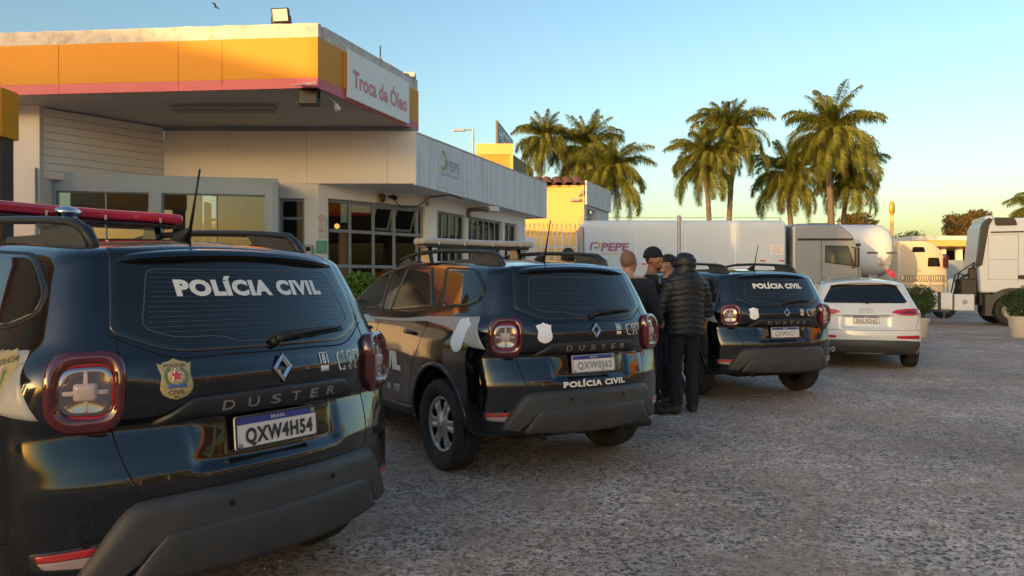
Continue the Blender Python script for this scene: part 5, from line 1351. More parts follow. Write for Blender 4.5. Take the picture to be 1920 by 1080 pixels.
    while x < x1:
        if me is None:
            bm = bmesh.new(); prism(bm, [(-.035, 0), (.035, 0), (.035, z1 + .12), (0, z1 + .24), (-.035, z1 + .12)], 'y', -.02, .02); o = from_bm('picket', bm, M_white, t); me = o.data
        else: o = link('picket', me, M_white, t)
        o.location = (x, D - .04, 0); x += .245
    slab('fence_gate', (x0 - .1, D - .05), (x0 + .38, D - .05), 0, z1 + .05, .06, M_white, t)
    bm = bmesh.new(); pts = []
    for i in range(200):
        a = i * .42; pts.append((x0 + (x1 - x0) * i / 199, D + .18 * math.sin(a), z1 + .32 + .20 * math.cos(a)))
    tube(bm, pts, .010, 4); tag(from_bm('razor_wire', bm, M_greysteel, t), kind='stuff')
    tag(t, 'white picket fence with razor wire coils before the yellow store', 'fence')
    # grey lamp pole in front of the tanker
    bm = bmesh.new(); p = P(1273, 535, 22.5); tube(bm, [(p.x, 22.5, 0), (p.x, 22.5, P(0, 404, 22.5).z)], .055, 10); box(bm, (p.x, 22.5, .03), (.3, .3, .06)); o = from_bm('steel_pole', bm, M_greysteel, smooth=False); tag(o, 'grey steel pole standing in front of the white tanker', 'pole')
    # long flat roofed building on the right
    t = empty('flat_roof_building'); xl, xr = P(1695, 0, 50).x, P(1990, 0, 50).x; zt = P(0, 444, 50).z; zm = P(0, 452, 50).z; zb = P(0, 463, 50).z
    boxo('roof_edge', ((xl + xr) / 2, 53, (zt + zm) / 2), (xr - xl, 8, zt - zm), M_white, t); boxo('fascia_band', ((xl + xr) / 2, 53, (zm + zb) / 2), (xr - xl - .1, 7.9, zm - zb - .01), M_yel_wall, t)
    for u in (1709, 1742, 1775, 1806, 1850): boxo('column', (P(u, 0, 50).x, 50.5, zb / 2), (.32, .32, zb - .02), M_wall, t)
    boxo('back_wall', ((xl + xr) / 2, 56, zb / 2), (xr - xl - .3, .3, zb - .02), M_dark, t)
    for u, w_, h_ in ((1725, .9, 2.2), (1760, 1.1, 1.6), (1792, .9, 2.1)): boxo('fuel_pump', (P(u, 0, 51).x, 51.6, h_ / 2), (w_, .6, h_), M_frame, t, bevel=.03)
    rebase(t, (xl + 6, 52, 0)); tag(t, 'long flat roofed building with yellow band behind the parked trucks', 'building')
    # round yellow sign on a pole
    t = empty('round_sign'); p = P(1672, 390, 60)
    bm = bmesh.new(); lathe(bm, [(.001, -.17), (.40, -.16), (.50, -.08), (.52, 0), (.50, .08), (.40, .16), (.001, .17)], 28, 'x')
    for v in bm.verts: v.co.z *= 1.1
    o = from_bm('sign_disc', bm, mat('yellow_lit_plastic', (.75, .36, .04), rough=.4), t, smooth=True); o.data.transform(Matrix.Rotation(math.radians(-38), 4, 'Z')); o.data.transform(Matrix.Translation((0, 0, p.z)))
    bm = bmesh.new(); tube(bm, [(0, 0, 0), (0, 0, p.z - .5)], .13, 8); from_bm('post', bm, M_yel_wall, t); t.location = (p.x, 60, 0); tag(t, 'round yellow sign on a pole above the rear tanker', 'sign')
    # bird
    t = empty('bird', P(407, 15, 40)); bm = bmesh.new(); tube(bm, [(-.16, 0, .05), (-.05, 0, .02), (.08, 0, -.03), (.18, 0, -.10)], [.008, .035, .03, .006], 8); from_bm('body', bm, M_black, t)
    for s, z_ in ((-1, .12), (1, .06)):
        bm = bmesh.new(); v = [bm.verts.new(q) for q in ((-.06, 0, .02), (.04, 0, 0), (-.02, s * .18, z_ + .06), (-.14, s * .34, z_ + .02), (-.08, s * .16, z_))]; bm.faces.new(v); o = from_bm('wing', bm, M_black, t); o.modifiers.new('thick', 'SOLIDIFY').thickness = .008
    tag(t, 'tiny dark bird gliding in the sky above the parapet', 'bird')
build_far()

# ------------------------------------------------------------------ out of view: the forecourt that shows in the glass, and added shade blocks
def build_behind():
    t = empty('pump_canopy'); x0, x1, y0, y1 = 17, 40, -24, 13; z0, z1 = 4.7, 5.7
    for nm, a, b in (('canopy_front', (x1, y1), (x0, y1)), ('canopy_side', (x0, y1), (x0, y0)), ('canopy_side', (x1, y0), (x1, y1)), ('canopy_back', (x0, y0), (x1, y0))):
        slab(nm, a, b, z0 + .18, z1, .15, M_yellow, t); slab('canopy_red_band', a, b, z0, z0 + .175, .15, M_pink, t)
    bm = bmesh.new(); prism(bm, [(x0 + .2, y0 + .2), (x1 - .2, y0 + .2), (x1 - .2, y1 - .2), (x0 + .2, y1 - .2)], 'z', z0 + .25, z0 + .4); from_bm('canopy_ceiling', bm, M_wall, t)
    for x in (20, 30):
        for y in (-20, -6, 8): boxo('column', (x, y, 2.45), (.5, .5, 4.9), M_white, t)
    for y in (-20, -6, 8): boxo('fuel_pump', (20, y + 2, 1.05), (1.1, .7, 2.1), M_yellow, t, bevel=.05)
    rebase(t, (28, -6, 0)); tag(t, 'large pump canopy with yellow fascia to the right of the camera', 'canopy')
    t = empty('pump_canopy'); x0, x1, y0, y1 = -22, -7.9, -6, 6.2; z0, z1 = 4.35, 5.25
    for nm, a, b in (('canopy_front', (x1, y1), (x0, y1)), ('canopy_side', (x0, y1), (x0, y0)), ('canopy_side', (x1, y0), (x1, y1)), ('canopy_back', (x0, y0), (x1, y0))):
        slab(nm, a, b, z0 + .18, z1, .15, M_yellow, t); slab('canopy_red_band', a, b, z0, z0 + .175, .15, M_pink, t)
    bm = bmesh.new(); prism(bm, [(x0 + .2, y0 + .2), (x1 - .2, y0 + .2), (x1 - .2, y1 - .2), (x0 + .2, y1 - .2)], 'z', z0 + .2, z0 + .35); from_bm('canopy_ceiling', bm, M_wall, t)
    for x in (-19, -11):
        for y in (-3.5, 3.5): boxo('column', (x, y, 2.25), (.45, .45, 4.5), M_white, t)
        boxo('fuel_pump', (x, .5, 1.0), (.7, 1.1, 2.0), M_yellow, t, bevel=.05)
    rebase(t, (-15, 0, 0)); tag(t, 'smaller pump canopy with yellow fascia left of the police cars', 'canopy')
    # unseen blocks added towards the sun, sized and placed to shade the lot
    s = Vector((SUN_XY.x, SUN_XY.y)); r = Vector((-s.y, s.x)); r = Vector((.8, -.6)); tanE = math.tan(SUN_EL)
    M_far = mat('shaded_plaster', (.30, .26, .22), rough=.85, var=.05); M_leaf2 = mat('dark_foliage', (.03, .045, .018), rough=.9, var=.3)
    def blk(u0, u1, L, w, dep, m, nm, lab, cat, gable=None):
        z = w + L * tanE; tt = bmesh.new()
        pl = [(u0, -.2), (u1, -.2), (u1, z if gable is None else gable[1] + L * tanE), *([] if gable is None else [(gable[2], gable[3] + L * tanE)]), (u0, z if gable is None else gable[0] + L * tanE)]
        A = [tt.verts.new((r.x * u + s.x * L, r.y * u + s.y * L, z_)) for u, z_ in pl]; Bq = [tt.verts.new((r.x * u + s.x * (L + dep), r.y * u + s.y * (L + dep), z_)) for u, z_ in pl]
        n = len(pl)
        for i in range(n): tt.faces.new((A[i], A[(i + 1) % n], Bq[(i + 1) % n], Bq[i]))
        tt.faces.new(A[::-1]); tt.faces.new(Bq)
        o = from_bm(nm, tt, m); c = Vector((r.x * (u0 + u1) / 2 + s.x * L, r.y * (u0 + u1) / 2 + s.y * L, 0)); o.data.transform(Matrix.Translation(-c)); o.location = c; tag(o, lab, cat)
    # added block, its sloped top shaped to draw the fascia's slanting shadow edge
    blk(-14.3, -8.98, 26, 0, 8, M_far, 'gabled_hall', 'unseen gabled block added towards the sunset to cast shade', 'building', gable=(5.90, 5.27, -11.65, 5.94))
    blk(-8.95, -6.0, 40, 7.2, 10, M_far, 'tall_store', 'tall flat topped unseen shade block beside the gabled one', 'building')
    blk(-5.99, -4.4, 90, 4.9, 10, M_far, 'low_store', 'low unseen shade block between the tall and the long one', 'building')
    blk(-4.39, 1.2, 90, 7.6, 10, M_far, 'long_block', 'long unseen shade block added behind the camera', 'building')
    blk(1.21, 24, 90, 3.5, 10, M_far, 'low_shed', 'low wide unseen shade block added behind the pump canopy', 'building')
build_behind()
# ------------------------------------------------------------------ trucks (local x = forwards, to the right in the photo; local -y faces the camera)
M_tank = mat('white_tank_paint', (.52, .61, .71), rough=.62, spec=.25, var=.03, vscale=1.5, dirt=((.60, .58, .55), .3), dscale=1.2, streak=((.58, .57, .56), .35))  # white tank; the cool blue of the shade is put into its colour
M_silver = mat('silver_cab_paint', (.29, .33, .38), rough=.38, metal=.45, coat=.4, var=.05, dirt=((.20, .18, .15), .3))
M_wcab = mat('white_cab_paint', (.54, .61, .69), rough=.5, coat=.15, var=.03)  # white cab with the same shade blue mixed into the base
M_logo1 = mat('purple_logo_paint', (.28, .10, .22), rough=.5); M_logo2 = mat('ochre_logo_paint', (.50, .30, .08), rough=.5)
M_seam = mat('dark_seam', (.05, .05, .05), rough=.8)

def tank_prof(w, zb, zt, r, n=6):
    """rounded box outline in (y, z)"""
    return round_poly([(-w / 2, zb), (w / 2, zb), (w / 2, zt), (-w / 2, zt)], r, n)

def tank_solid(bm, x0, x1, poly, end=.25):
    c = poly.mean(axis=0); secs = [(x0, .80), (x0 + end * .35, .93), (x0 + end, 1.0), (x1 - end, 1.0), (x1 - end * .35, .93), (x1, .80)]
    rings = [[bm.verts.new((x, *(c + (p - c) * k))) for p in poly] for x, k in secs]; n = len(poly)
    for a, b in zip(rings[:-1], rings[1:]):
        for i in range(n): bm.faces.new((a[i], a[(i + 1) % n], b[(i + 1) % n], b[i]))
    bm.faces.new(rings[0][::-1]); bm.faces.new(rings[-1])

def truck_wheel(t, x, y, r=.52, w=.30, rim=M_greysteel, sg=-1):
    bm = bmesh.new(); h = w / 2
    lathe(bm, [(r * .56, -h * .7), (r * .60, -h * .95), (r * .85, -h), (r * .96, -h * .92), (r, -h * .7), (r, -h * .3), (r * .97, -h * .26), (r * .97, h * .26), (r, h * .3), (r, h * .7), (r * .96, h * .92), (r * .85, h), (r * .6, h * .95), (r * .56, h * .7)], 40, 'y')
    o = from_bm('wheel', bm, M_tyre, t, smooth=True); o.location = (x, y, r)
    bm = bmesh.new(); lathe(bm, [(.001, sg * h * .62), (r * .22, sg * h * .62), (r * .24, sg * h * .35), (r * .46, sg * h * .12), (r * .50, sg * h * .30), (r * .57, sg * h * .75), (r * .58, sg * h * .55)], 32, 'y'); q = from_bm('rim', bm, rim, o, smooth=True)
    bm = bmesh.new()
    for i in range(10):
        a = 2 * math.pi * i / 10; box(bm, (r * .32 * math.cos(a), sg * h * .33, r * .32 * math.sin(a)), (.03, .04, .03))
    from_bm('wheel_nut', bm, M_chrome, o)
    return o

def side_text(name, s, x, z, y, w, h, m, t, **k): return text_plane(name, s, (x, y, z), (1, 0, 0), m, t, height=h, width=w, off=.004, **k)

def loop_logo(t, x, z, y, s):
    """rounded P shaped loop in two colours"""
    def arc(a0, a1, r0, r1, cx, cz, m, nm):
        bm = bmesh.new(); A = np.linspace(a0, a1, 14); vv = [[bm.verts.new((x + s * (cx + r * math.cos(a)), y, z + s * (cz + r * math.sin(a)))) for a in A] for r in (r0, r1)]
        for i in range(13): bm.faces.new((vv[0][i], vv[0][i + 1], vv[1][i + 1], vv[1][i]))
        from_bm(nm, bm, m, t)
    arc(math.pi * .55, math.pi * 1.02, .55, .33, -.05, -.05, M_logo1, 'logo_arc'); arc(-math.pi * .5, math.pi * .5, .42, .22, .30, .08, M_logo2, 'logo_arc')
    bm = bmesh.new()
    for x0, z0, x1, z1 in ((-.60, -.55, -.38, -.05), (-.05, .28, .30, .50), (-.1, -.34, .30, -.14)): bm.faces.new([bm.verts.new((x + s * a, y, z + s * b)) for a, b in ((x0, z0), (x1, z0), (x1, z1), (x0, z1))])
    from_bm('logo_stem', bm, M_logo1, t)

def build_tanker():
    t = empty('tanker_truck'); D = 24.6
    X = lambda u: (u - 960) / F * D
    Z = lambda v: H + (HOR - v) / F * D
    y0 = D; w = 2.5; xa, xb = X(1093), X(1478); zt, zb = Z(412), 1.45
    poly = tank_prof(w, zb, zt, .30, 7)
    bm = bmesh.new(); tank_solid(bm, xa, xb, poly, .12)
    for v in bm.verts: v.co.y += y0 + w / 2
    tk = from_bm('tank', bm, M_tank, t, smooth=True); tk.modifiers.new('edge', 'EDGE_SPLIT').split_angle = math.radians(38)
    for x in np.linspace(xa + .1, xb - .1, 5)[1:-1]:
        bm = bmesh.new(); box(bm, (x, y0 - .002, (zb + zt) / 2), (.025, .01, zt - zb - .7)); from_bm('tank_seam', bm, M_signwhite, t)
    bm = bmesh.new()
    for x in (xa + .05, xb - .05, (xa + xb) / 2): box(bm, (x, y0 + .6, zt + .06), (.03, .03, .14)); box(bm, (x, y0 + 1.9, zt + .06), (.03, .03, .14))
    for y in (.6, 1.9): tube(bm, [(xa, y0 + y, zt + .12), (xb, y0 + y, zt + .12)], .012, 6)
    for x in np.arange(xa + .5, xb, .8): box(bm, (x, y0 + 1.25, zt + .03), (.5, .5, .06))
    from_bm('top_handrail', bm, M_greysteel, t)
    bm = bmesh.new(); box(bm, (xa - .03, y0 + w / 2, 2.2), (.06, w - .1, 2.3)); from_bm('end_frame', bm, M_greysteel, t)
    box_ = lambda nm, c, s, m, b=0: boxo(nm, c, s, m, t, b)
    box_('chassis', ((xa + X(1610)) / 2, y0 + w / 2, 1.10), (X(1610) - xa, .9, .35), M_black)
    box_('side_guard', ((xa + xb) / 2, y0 + .05, .85), (4.2, .05, .35), M_greysteel)
    box_('hose_tray', ((xa + xb) / 2, y0 + .15, 1.30), (xb - xa - .2, .3, .16), M_greysteel)
    for u in (1208, 1252, 1340, 1385, 1430, 1466):
        box_('red_reflector', (X(u), y0 - .006, Z(495 if u < 1400 else 489)), (.16, .012, .045), M_refl_red)
    lp = 1.0
    loop_logo(t, X(1115), Z(461), y0 - .012, .26)
    side_text('lettering', 'PEPE', X(1153), Z(463), y0 - .010, X(1181) - X(1127), .27, M_logo1, t, bold=.035, shear=.15)
    side_text('lettering', 'TRANSPORTES', X(1150), Z(476), y0 - .010, .8, .05, M_logo2, t)
    bm = bmesh.new(); box(bm, (X(1456), y0 - .006, Z(468)), (.42, .012, .32)); pn = from_bm('data_plate', bm, M_signwhite, t)
    bm = bmesh.new()
    for k in range(5): box(bm, (X(1456), y0 - .013, Z(468) + .11 - k * .055), (.34, .004, .018))
    from_bm('data_print', bm, M_faded, t)
    # cab
    c0, c1 = X(1486), X(1616); zc = Z(419); yb = y0 + w
    pr = [(c0, .95), (c0, Z(425)), (c0 + .12, zc), (X(1575), zc - .02), (X(1600), Z(440)), (X(1606), Z(455)), (X(1618), Z(520)), (X(1620), .95)]
    bm = bmesh.new(); prism(bm, pr, 'y', y0, yb); cb = from_bm('cab', bm, M_silver, t, bevel=.09, bseg=3)
    box_('sun_visor', (X(1607), y0 + w / 2, Z(459)), (.30, w - .1, .10), M_gloss_black, .02)
    box_('roof_rim', (X(1547), y0 - .006, Z(449)), (X(1598) - X(1494), .02, .07), M_black)
    for u0, u1, v0, v1 in ((1505, 1528, 462, 490),):
        bm = bmesh.new(); prism(bm, round_poly([(X(u0), Z(v1)), (X(u1), Z(v1)), (X(u1), Z(v0)), (X(u0), Z(v0))], .08, 4), 'y', y0 - .012, y0 + .01); from_bm('side_panel', bm, M_silver, t)
    bm = bmesh.new(); prism(bm, [(X(1547), Z(492)), (X(1547), Z(460)), (X(1590), Z(461)), (X(1604), Z(500))], 'y', y0 - .012, y0 + .02); wf = from_bm('window_frame', bm, M_black, t, bevel=.01)
    bm = bmesh.new(); prism(bm, [(X(1549), Z(490.5)), (X(1549), Z(462)), (X(1589), Z(463)), (X(1601), Z(498))], 'y', y0 - .018, y0 - .011); from_bm('cab_window', bm, mat('cab_glass', (.05, .07, .07), rough=.03, spec=1.0), wf)
    bm = bmesh.new()
    for x in (X(1540), X(1609)): box(bm, (x, y0 - .004, 2.1), (.014, .012, 1.6))
    from_bm('door_gap', bm, M_seam, t)
    box_('mirror', (X(1601), y0 - .22, Z(482)), (.13, .16, .62), M_black, .04); bm = bmesh.new(); tube(bm, [(X(1596), y0 - .02, Z(463)), (X(1601), y0 - .22, Z(466)), (X(1601), y0 - .22, Z(500)), (X(1596), y0 - .02, Z(502))], .018, 6); from_bm('mirror_arm', bm, M_black, t)
    box_('roof_hatch', (X(1555), y0 + w / 2, zc + .04), (.7, .7, .09), M_black, .02); box_('rear_panel', (c0 - .14, y0 + w / 2, 1.9), (.16, w - .4, 1.9), M_black)
    bm = bmesh.new(); tube(bm, [(X(1475), y0 + .2, Z(425)), (X(1482), y0 + .1, Z(428)), (X(1484), y0 + .1, Z(500))], .03, 8); from_bm('air_pipe', bm, M_black, t)
    box_('bumper', (X(1612), y0 + w / 2, .62), (.5, w, .5), M_silver, .06)
    box_('fuel_tank', (X(1500), y0 + .35, .85), (1.2, .6, .6), M_greysteel, .1)
    for x in (xa + .9, xa + 2.2, X(1590)):
        truck_wheel(t, x, y0 + .18); truck_wheel(t, x, y0 + w - .18)
    rebase_wheels(t, (X(1300), y0 + w / 2, 0)); tag(t, 'white tanker truck with silver cab and PEPE lettering on its side', 'tanker truck')

def rebase_wheels(t, loc):
    loc = Vector(loc)
    for o in kids(t):
        if o.name.startswith('wheel'): o.location -= loc
        elif o.type == 'MESH':
            o.data.transform(Matrix.Translation(-loc))
            for c in kids(o): c.data.transform(Matrix.Translation(-loc))
    t.location = loc

def build_tanker2():
    t = empty('rear_tanker'); D = 27.5; X = lambda u: (u - 960) / F * D; Z = lambda v: H + (HOR - v) / F * D
    xa, xb = X(1440), X(1686); zt, zb = Z(417), Z(521); w = 2.45
    poly = np.array([(w / 2 * math.copysign(abs(math.cos(a)) ** .75, math.cos(a)), (zb + zt) / 2 + (zt - zb) / 2 * math.copysign(abs(math.sin(a)) ** .75, math.sin(a))) for a in np.linspace(0, 2 * math.pi, 41)[:-1]])
    bm = bmesh.new(); c = poly.mean(axis=0)
    secs = [(xa, .9), (xa + .2, 1), (xb - .55, 1), (xb - .30, .97), (xb - .12, .86), (xb - .03, .62), (xb, .25)]
    rings = [[bm.verts.new((x, D + w / 2 + (p[0]) * k, c[1] + (p[1] - c[1]) * k)) for p in poly] for x, k in secs]
    for a, b in zip(rings[:-1], rings[1:]):
        for i in range(40): bm.faces.new((a[i], a[(i + 1) % 40], b[(i + 1) % 40], b[i]))
    bm.faces.new(rings[0][::-1]); bm.faces.new(rings[-1]); from_bm('tank', bm, M_tank, t, smooth=True)
    for u in (1636, 1672): boxo('dark_slot', (X(u), D + .02, Z(474)), (.40, .05, .06), M_seam, t)
    boxo('data_plate', (X(1661), D + .06, Z(486)), (.42, .05, .42), M_greysteel, t)
    boxo('chassis', ((xa + xb) / 2, D + w / 2, 1.2), (xb - xa, .9, .3), M_black, t); boxo('valve_box', (X(1640), D + .3, 1.55), (.35, .4, .5), M_greysteel, t, bevel=.05)
    bm = bmesh.new()
    for i in range(3): tube(bm, [(X(1668 + i * 5), D + .3, Z(505)), (X(1676 + i * 4), D + .2, Z(520)), (X(1684), D + .3, Z(512))], .03, 6)
    from_bm('hoses', bm, M_lens_red, t)
    for x in (xa + 1, xa + 2.3, xa + 3.6): truck_wheel(t, x, D + .2)
    boxo('rear_mudguard', (X(1520), D + .4, 1.1), (1.5, .4, .4), M_black, t)
    rebase_wheels(t, ((xa + xb) / 2, D + w / 2, 0)); tag(t, 'rounded white tanker trailer behind the silver cab', 'tanker')

def build_sleeper():
    t = empty('sleeper_truck'); D = 32; X = lambda u: (u - 960) / F * D; Z = lambda v: H + (HOR - v) / F * D; w = 2.5
    pr = [(X(1684), 1.0), (X(1684), Z(459)), (X(1690), Z(451)), (X(1735), Z(451)), (X(1752), Z(456)), (X(1764), Z(468)), (X(1770), Z(478)), (X(1777), Z(505)), (X(1779), Z(535)), (X(1779), 1.0)]
    bm = bmesh.new(); prism(bm, pr, 'y', D, D + w); from_bm('cab', bm, mat('cream_cab_paint', (.60, .52, .38), rough=.45, coat=.2), t, bevel=.14, bseg=4)  # white cab; the low sun's warm tint is put into its colour
    for u0, u1, v0, v1, nm in ((1710, 1735, 463, 473, 'roof_window'), (1739, 1763, 483, 500, 'door_window')):
        bm = bmesh.new(); prism(bm, round_poly([(X(u0), Z(v1)), (X(u1), Z(v1)), (X(u1 - 3), Z(v0)), (X(u0 + 1), Z(v0))], .06, 4), 'y', D - .01, D + .03); from_bm(nm, bm, M_glass_car, t)
    boxo('bonnet', (X(1779) + .1, D + w / 2, 1.25), (1.0, 1.9, .9), M_wcab, t, bevel=.15)
    boxo('mirror', (X(1768), D - .2, Z(491)), (.16, .2, .55), M_lens_dark, t, bevel=.04)
    boxo('windscreen', (X(1777) + .02, D + w / 2, Z(491)), (.06, w - .4, .7), M_glass_car, t)
    boxo('step_box', (X(1745), D + .1, .70), (2.0, .3, .5), M_black, t)
    boxo('chassis', (X(1700), D + w / 2, .9), (5, .9, .3), M_black, t)
    for x in (X(1690), X(1775)): truck_wheel(t, x, D + .2)
    rebase_wheels(t, (X(1730), D + w / 2, 0)); tag(t, 'sun tinted white sleeper truck cab lit by the low sun', 'truck')
    # wire coil along the fence in front of it
    t = empty('wire_fence'); Df = 29; X = lambda u: (u - 960) / F * Df; Z = lambda v: H + (HOR - v) / F * Df
    bm = bmesh.new(); pts = [(X(1690) + (X(1775) - X(1690)) * i / 150, Df + .12 * math.sin(i * .8), Z(522) + .14 * math.cos(i * .8)) for i in range(151)]; tube(bm, pts, .010, 4); tag(from_bm('razor_wire', bm, M_seam, t), kind='stuff')
    for i in range(4):
        bm = bmesh.new(); x = X(1692 + i * 26); tube(bm, [(x, Df, 0), (x, Df, Z(518))], .025, 6); from_bm('post', bm, M_greysteel, t)
    bm = bmesh.new()
    for z_ in (.4, .9, 1.4): tube(bm, [(X(1692), Df, z_), (X(1770), Df, z_)], .012, 4)
    from_bm('wire', bm, M_greysteel, t)
    rebase(t, (X(1730), Df, 0)); tag(t, 'thin wire fence with a razor coil before the sunlit cab', 'fence')

def build_tractor():
    t = empty('white_tractor_truck'); D = 26.2; X = lambda u: (u - 960) / F * D; Z = lambda v: H + (HOR - v) / F * D; w = 2.5
    b = lambda nm, c, s, m, bv=0: boxo(nm, c, s, m, t, bv)
    xr = X(1835); xf = X(1965)
    pr = [(X(1839), 1.15), (X(1836), Z(500)), (X(1843), Z(424)), (X(1850), Z(411)), (X(1935), Z(409)), (X(1950), Z(425)), (X(1962), Z(480)), (X(1965), 1.0), (X(1955), .55), (X(1935), .55), (X(1928), 1.15)]
    bm = bmesh.new(); prism(bm, pr, 'y', D, D + w); from_bm('cab', bm, M_wcab, t, bevel=.08, bseg=3)
    # dark air deflector along the rear edge and over the roof
    bm = bmesh.new(); prism(bm, [(X(1833), Z(500)), (X(1841), Z(497)), (X(1852), Z(424)), (X(1858), Z(412)), (X(1852), Z(409)), (X(1845), Z(415)), (X(1841), Z(425))], 'y', D - .05, D + .3); from_bm('air_deflector', bm, M_black, t, bevel=.02)
    bm = bmesh.new(); prism(bm, round_poly([(X(1862), Z(424)), (X(1898), Z(424)), (X(1893), Z(410)), (X(1860), Z(408))], .08, 4), 'y', D - .02, D + .2); from_bm('roof_vent', bm, M_black, t)
    b('roof_line', ((X(1855) + X(1940)) / 2, D - .004, Z(436)), (X(1940) - X(1855), .02, .05), M_black)
    bm = bmesh.new()
    for u in (1899,): box(bm, (X(u), D - .003, (Z(440) + Z(530)) / 2), (.016, .012, Z(440) - Z(530)))
    box(bm, ((X(1853) + X(1899)) / 2, D - .003, Z(487)), (X(1899) - X(1853), .012, .014)); box(bm, ((X(1853) + X(1899)) / 2, D - .003, Z(440.5)), (X(1899) - X(1853), .012, .012)); box(bm, ((X(1849) + X(1899)) / 2, D - .003, Z(524)), (X(1899) - X(1849), .012, .012)); box(bm, (X(1851), D - .003, (Z(440) + Z(524)) / 2), (.012, .012, Z(440) - Z(524)))
    from_bm('door_gap', bm, mat('soft_grey_seam', (.22, .23, .24), rough=.7), t)
    bm = bmesh.new(); prism(bm, round_poly([(X(1907), Z(488)), (X(1945), Z(482)), (X(1940), Z(448)), (X(1912), Z(447))], .15, 6), 'y', D - .012, D + .02); from_bm('door_window', bm, M_glass_car, t)
    bm = bmesh.new(); prism(bm, round_poly([(X(1898), Z(524)), (X(1917), Z(524)), (X(1917), Z(516)), (X(1898), Z(516))], .08, 4), 'y', D - .02, D); from_bm('door_handle', bm, M_black, t)
    bm = bmesh.new(); box(bm, (X(1856), D + w / 2, Z(411) - .0), (.3, w * .8, .3)); from_bm('roof_spoiler', bm, M_wcab, t, bevel=.08)
    # wheel arch and front wheels
    zc = .55; xc = X(1890); bm = bmesh.new(); A = np.linspace(.02, math.pi, 20)
    vv = [[bm.verts.new((xc + r * math.cos(a), D + yy, zc + r * math.sin(a) * .95)) for a in A] for r, yy in ((.60, -.03), (.82, -.03), (.82, .5), (.60, .5))]
    for k in range(3):
        for i in range(19): bm.faces.new((vv[k][i], vv[k][i + 1], vv[k + 1][i + 1], vv[k + 1][i]))
    box(bm, (xc - .72, D + .2, .72), (.20, .45, .75)); from_bm('mudguard', bm, M_plastic, t)
    truck_wheel(t, xc, D + .18, .54, .32, M_alu); truck_wheel(t, xc, D + w - .18, .54, .32, M_alu)
    # chassis, tanks, gear behind the cab
    b('chassis', (X(1800), D + w / 2, .88), (X(1920) - X(1680), .85, .28), M_black)
    bm = bmesh.new(); prism(bm, round_poly([(D - .0, .52), (D + .62, .52), (D + .62, 1.16), (D - .0, 1.16)], .14, 5), 'x', X(1748), X(1793))
    from_bm('fuel_tank', bm, M_tank, t, bevel=.02)
    for u in (1770.5, 1750): b('tank_strap', (X(u), D + .30, .84), (.10, .68, .68), M_black, .02)
    bm = bmesh.new(); prism(bm, round_poly([(D - .02, .50), (D + .6, .50), (D + .6, 1.10), (D - .02, 1.10)], .05, 3), 'x', X(1796), X(1829)); from_bm('side_box', bm, M_tank, t, bevel=.03)
    bm = bmesh.new(); lathe(bm, [(.001, -.005), (.09, -.005), (.09, 0)], 20, 'y')
    for v in bm.verts: v.co += Vector((X(1813), D - .022, .82))
    from_bm('box_emblem', bm, M_faded, t)
    bm = bmesh.new(); rr = random.Random(5)
    for i in range(9):
        x = X(1800 + i * 4); tube(bm, [(x, D + .5 + rr.uniform(0, 1), 1.0), (x + rr.uniform(-.1, .1), D + .6, 1.3 + rr.uniform(0, .6)), (X(1838), D + .7, 1.6 + rr.uniform(0, .7))], .025, 6)
    from_bm('air_hoses', bm, M_black, t)
    b('battery_rack', (X(1824), D + .9, 1.3), (.5, 1.2, .7), M_black, .04); b('exhaust_stack', (X(1831), D + .5, 1.5), (.25, .3, 1.1), M_black, .05)
    b('rear_mudguard', (X(1715), D + .3, 1.08), (2.3, .55, .06), M_plastic, .02)
    truck_wheel(t, X(1722), D + .2, .52); truck_wheel(t, X(1692), D + .2, .52)
    b('mirror', (X(1955), D - .25, Z(470)), (.14, .2, .8), M_black, .04)
    b('front_bumper', (X(1962), D + w / 2, .6), (.3, w, .5), M_wcab, .06)
    b('underside', (X(1900), D + w / 2, .95), (2.2, 1.7, .5), M_black)
    rebase_wheels(t, (X(1850), D + w / 2, 0)); pv = Vector((X(1840), D, 0)); t.location = pv + Matrix.Rotation(math.radians(-20), 3, 'Z') @ (t.location - pv); t.rotation_euler = (0, 0, math.radians(-20))
    tag(t, 'white tractor truck with black air deflector and side tanks at the right edge', 'truck')
    # grey enclosure seen between the cabs
    o = boxo('dark_gate', (P(1800, 0, 38).x, 38, 1.35), (2.6, .1, 2.7), M_frame); tag(o, 'dark grey gate panel seen between the two truck cabs', 'gate')
build_tanker(); build_tanker2(); build_sleeper(); build_tractor()
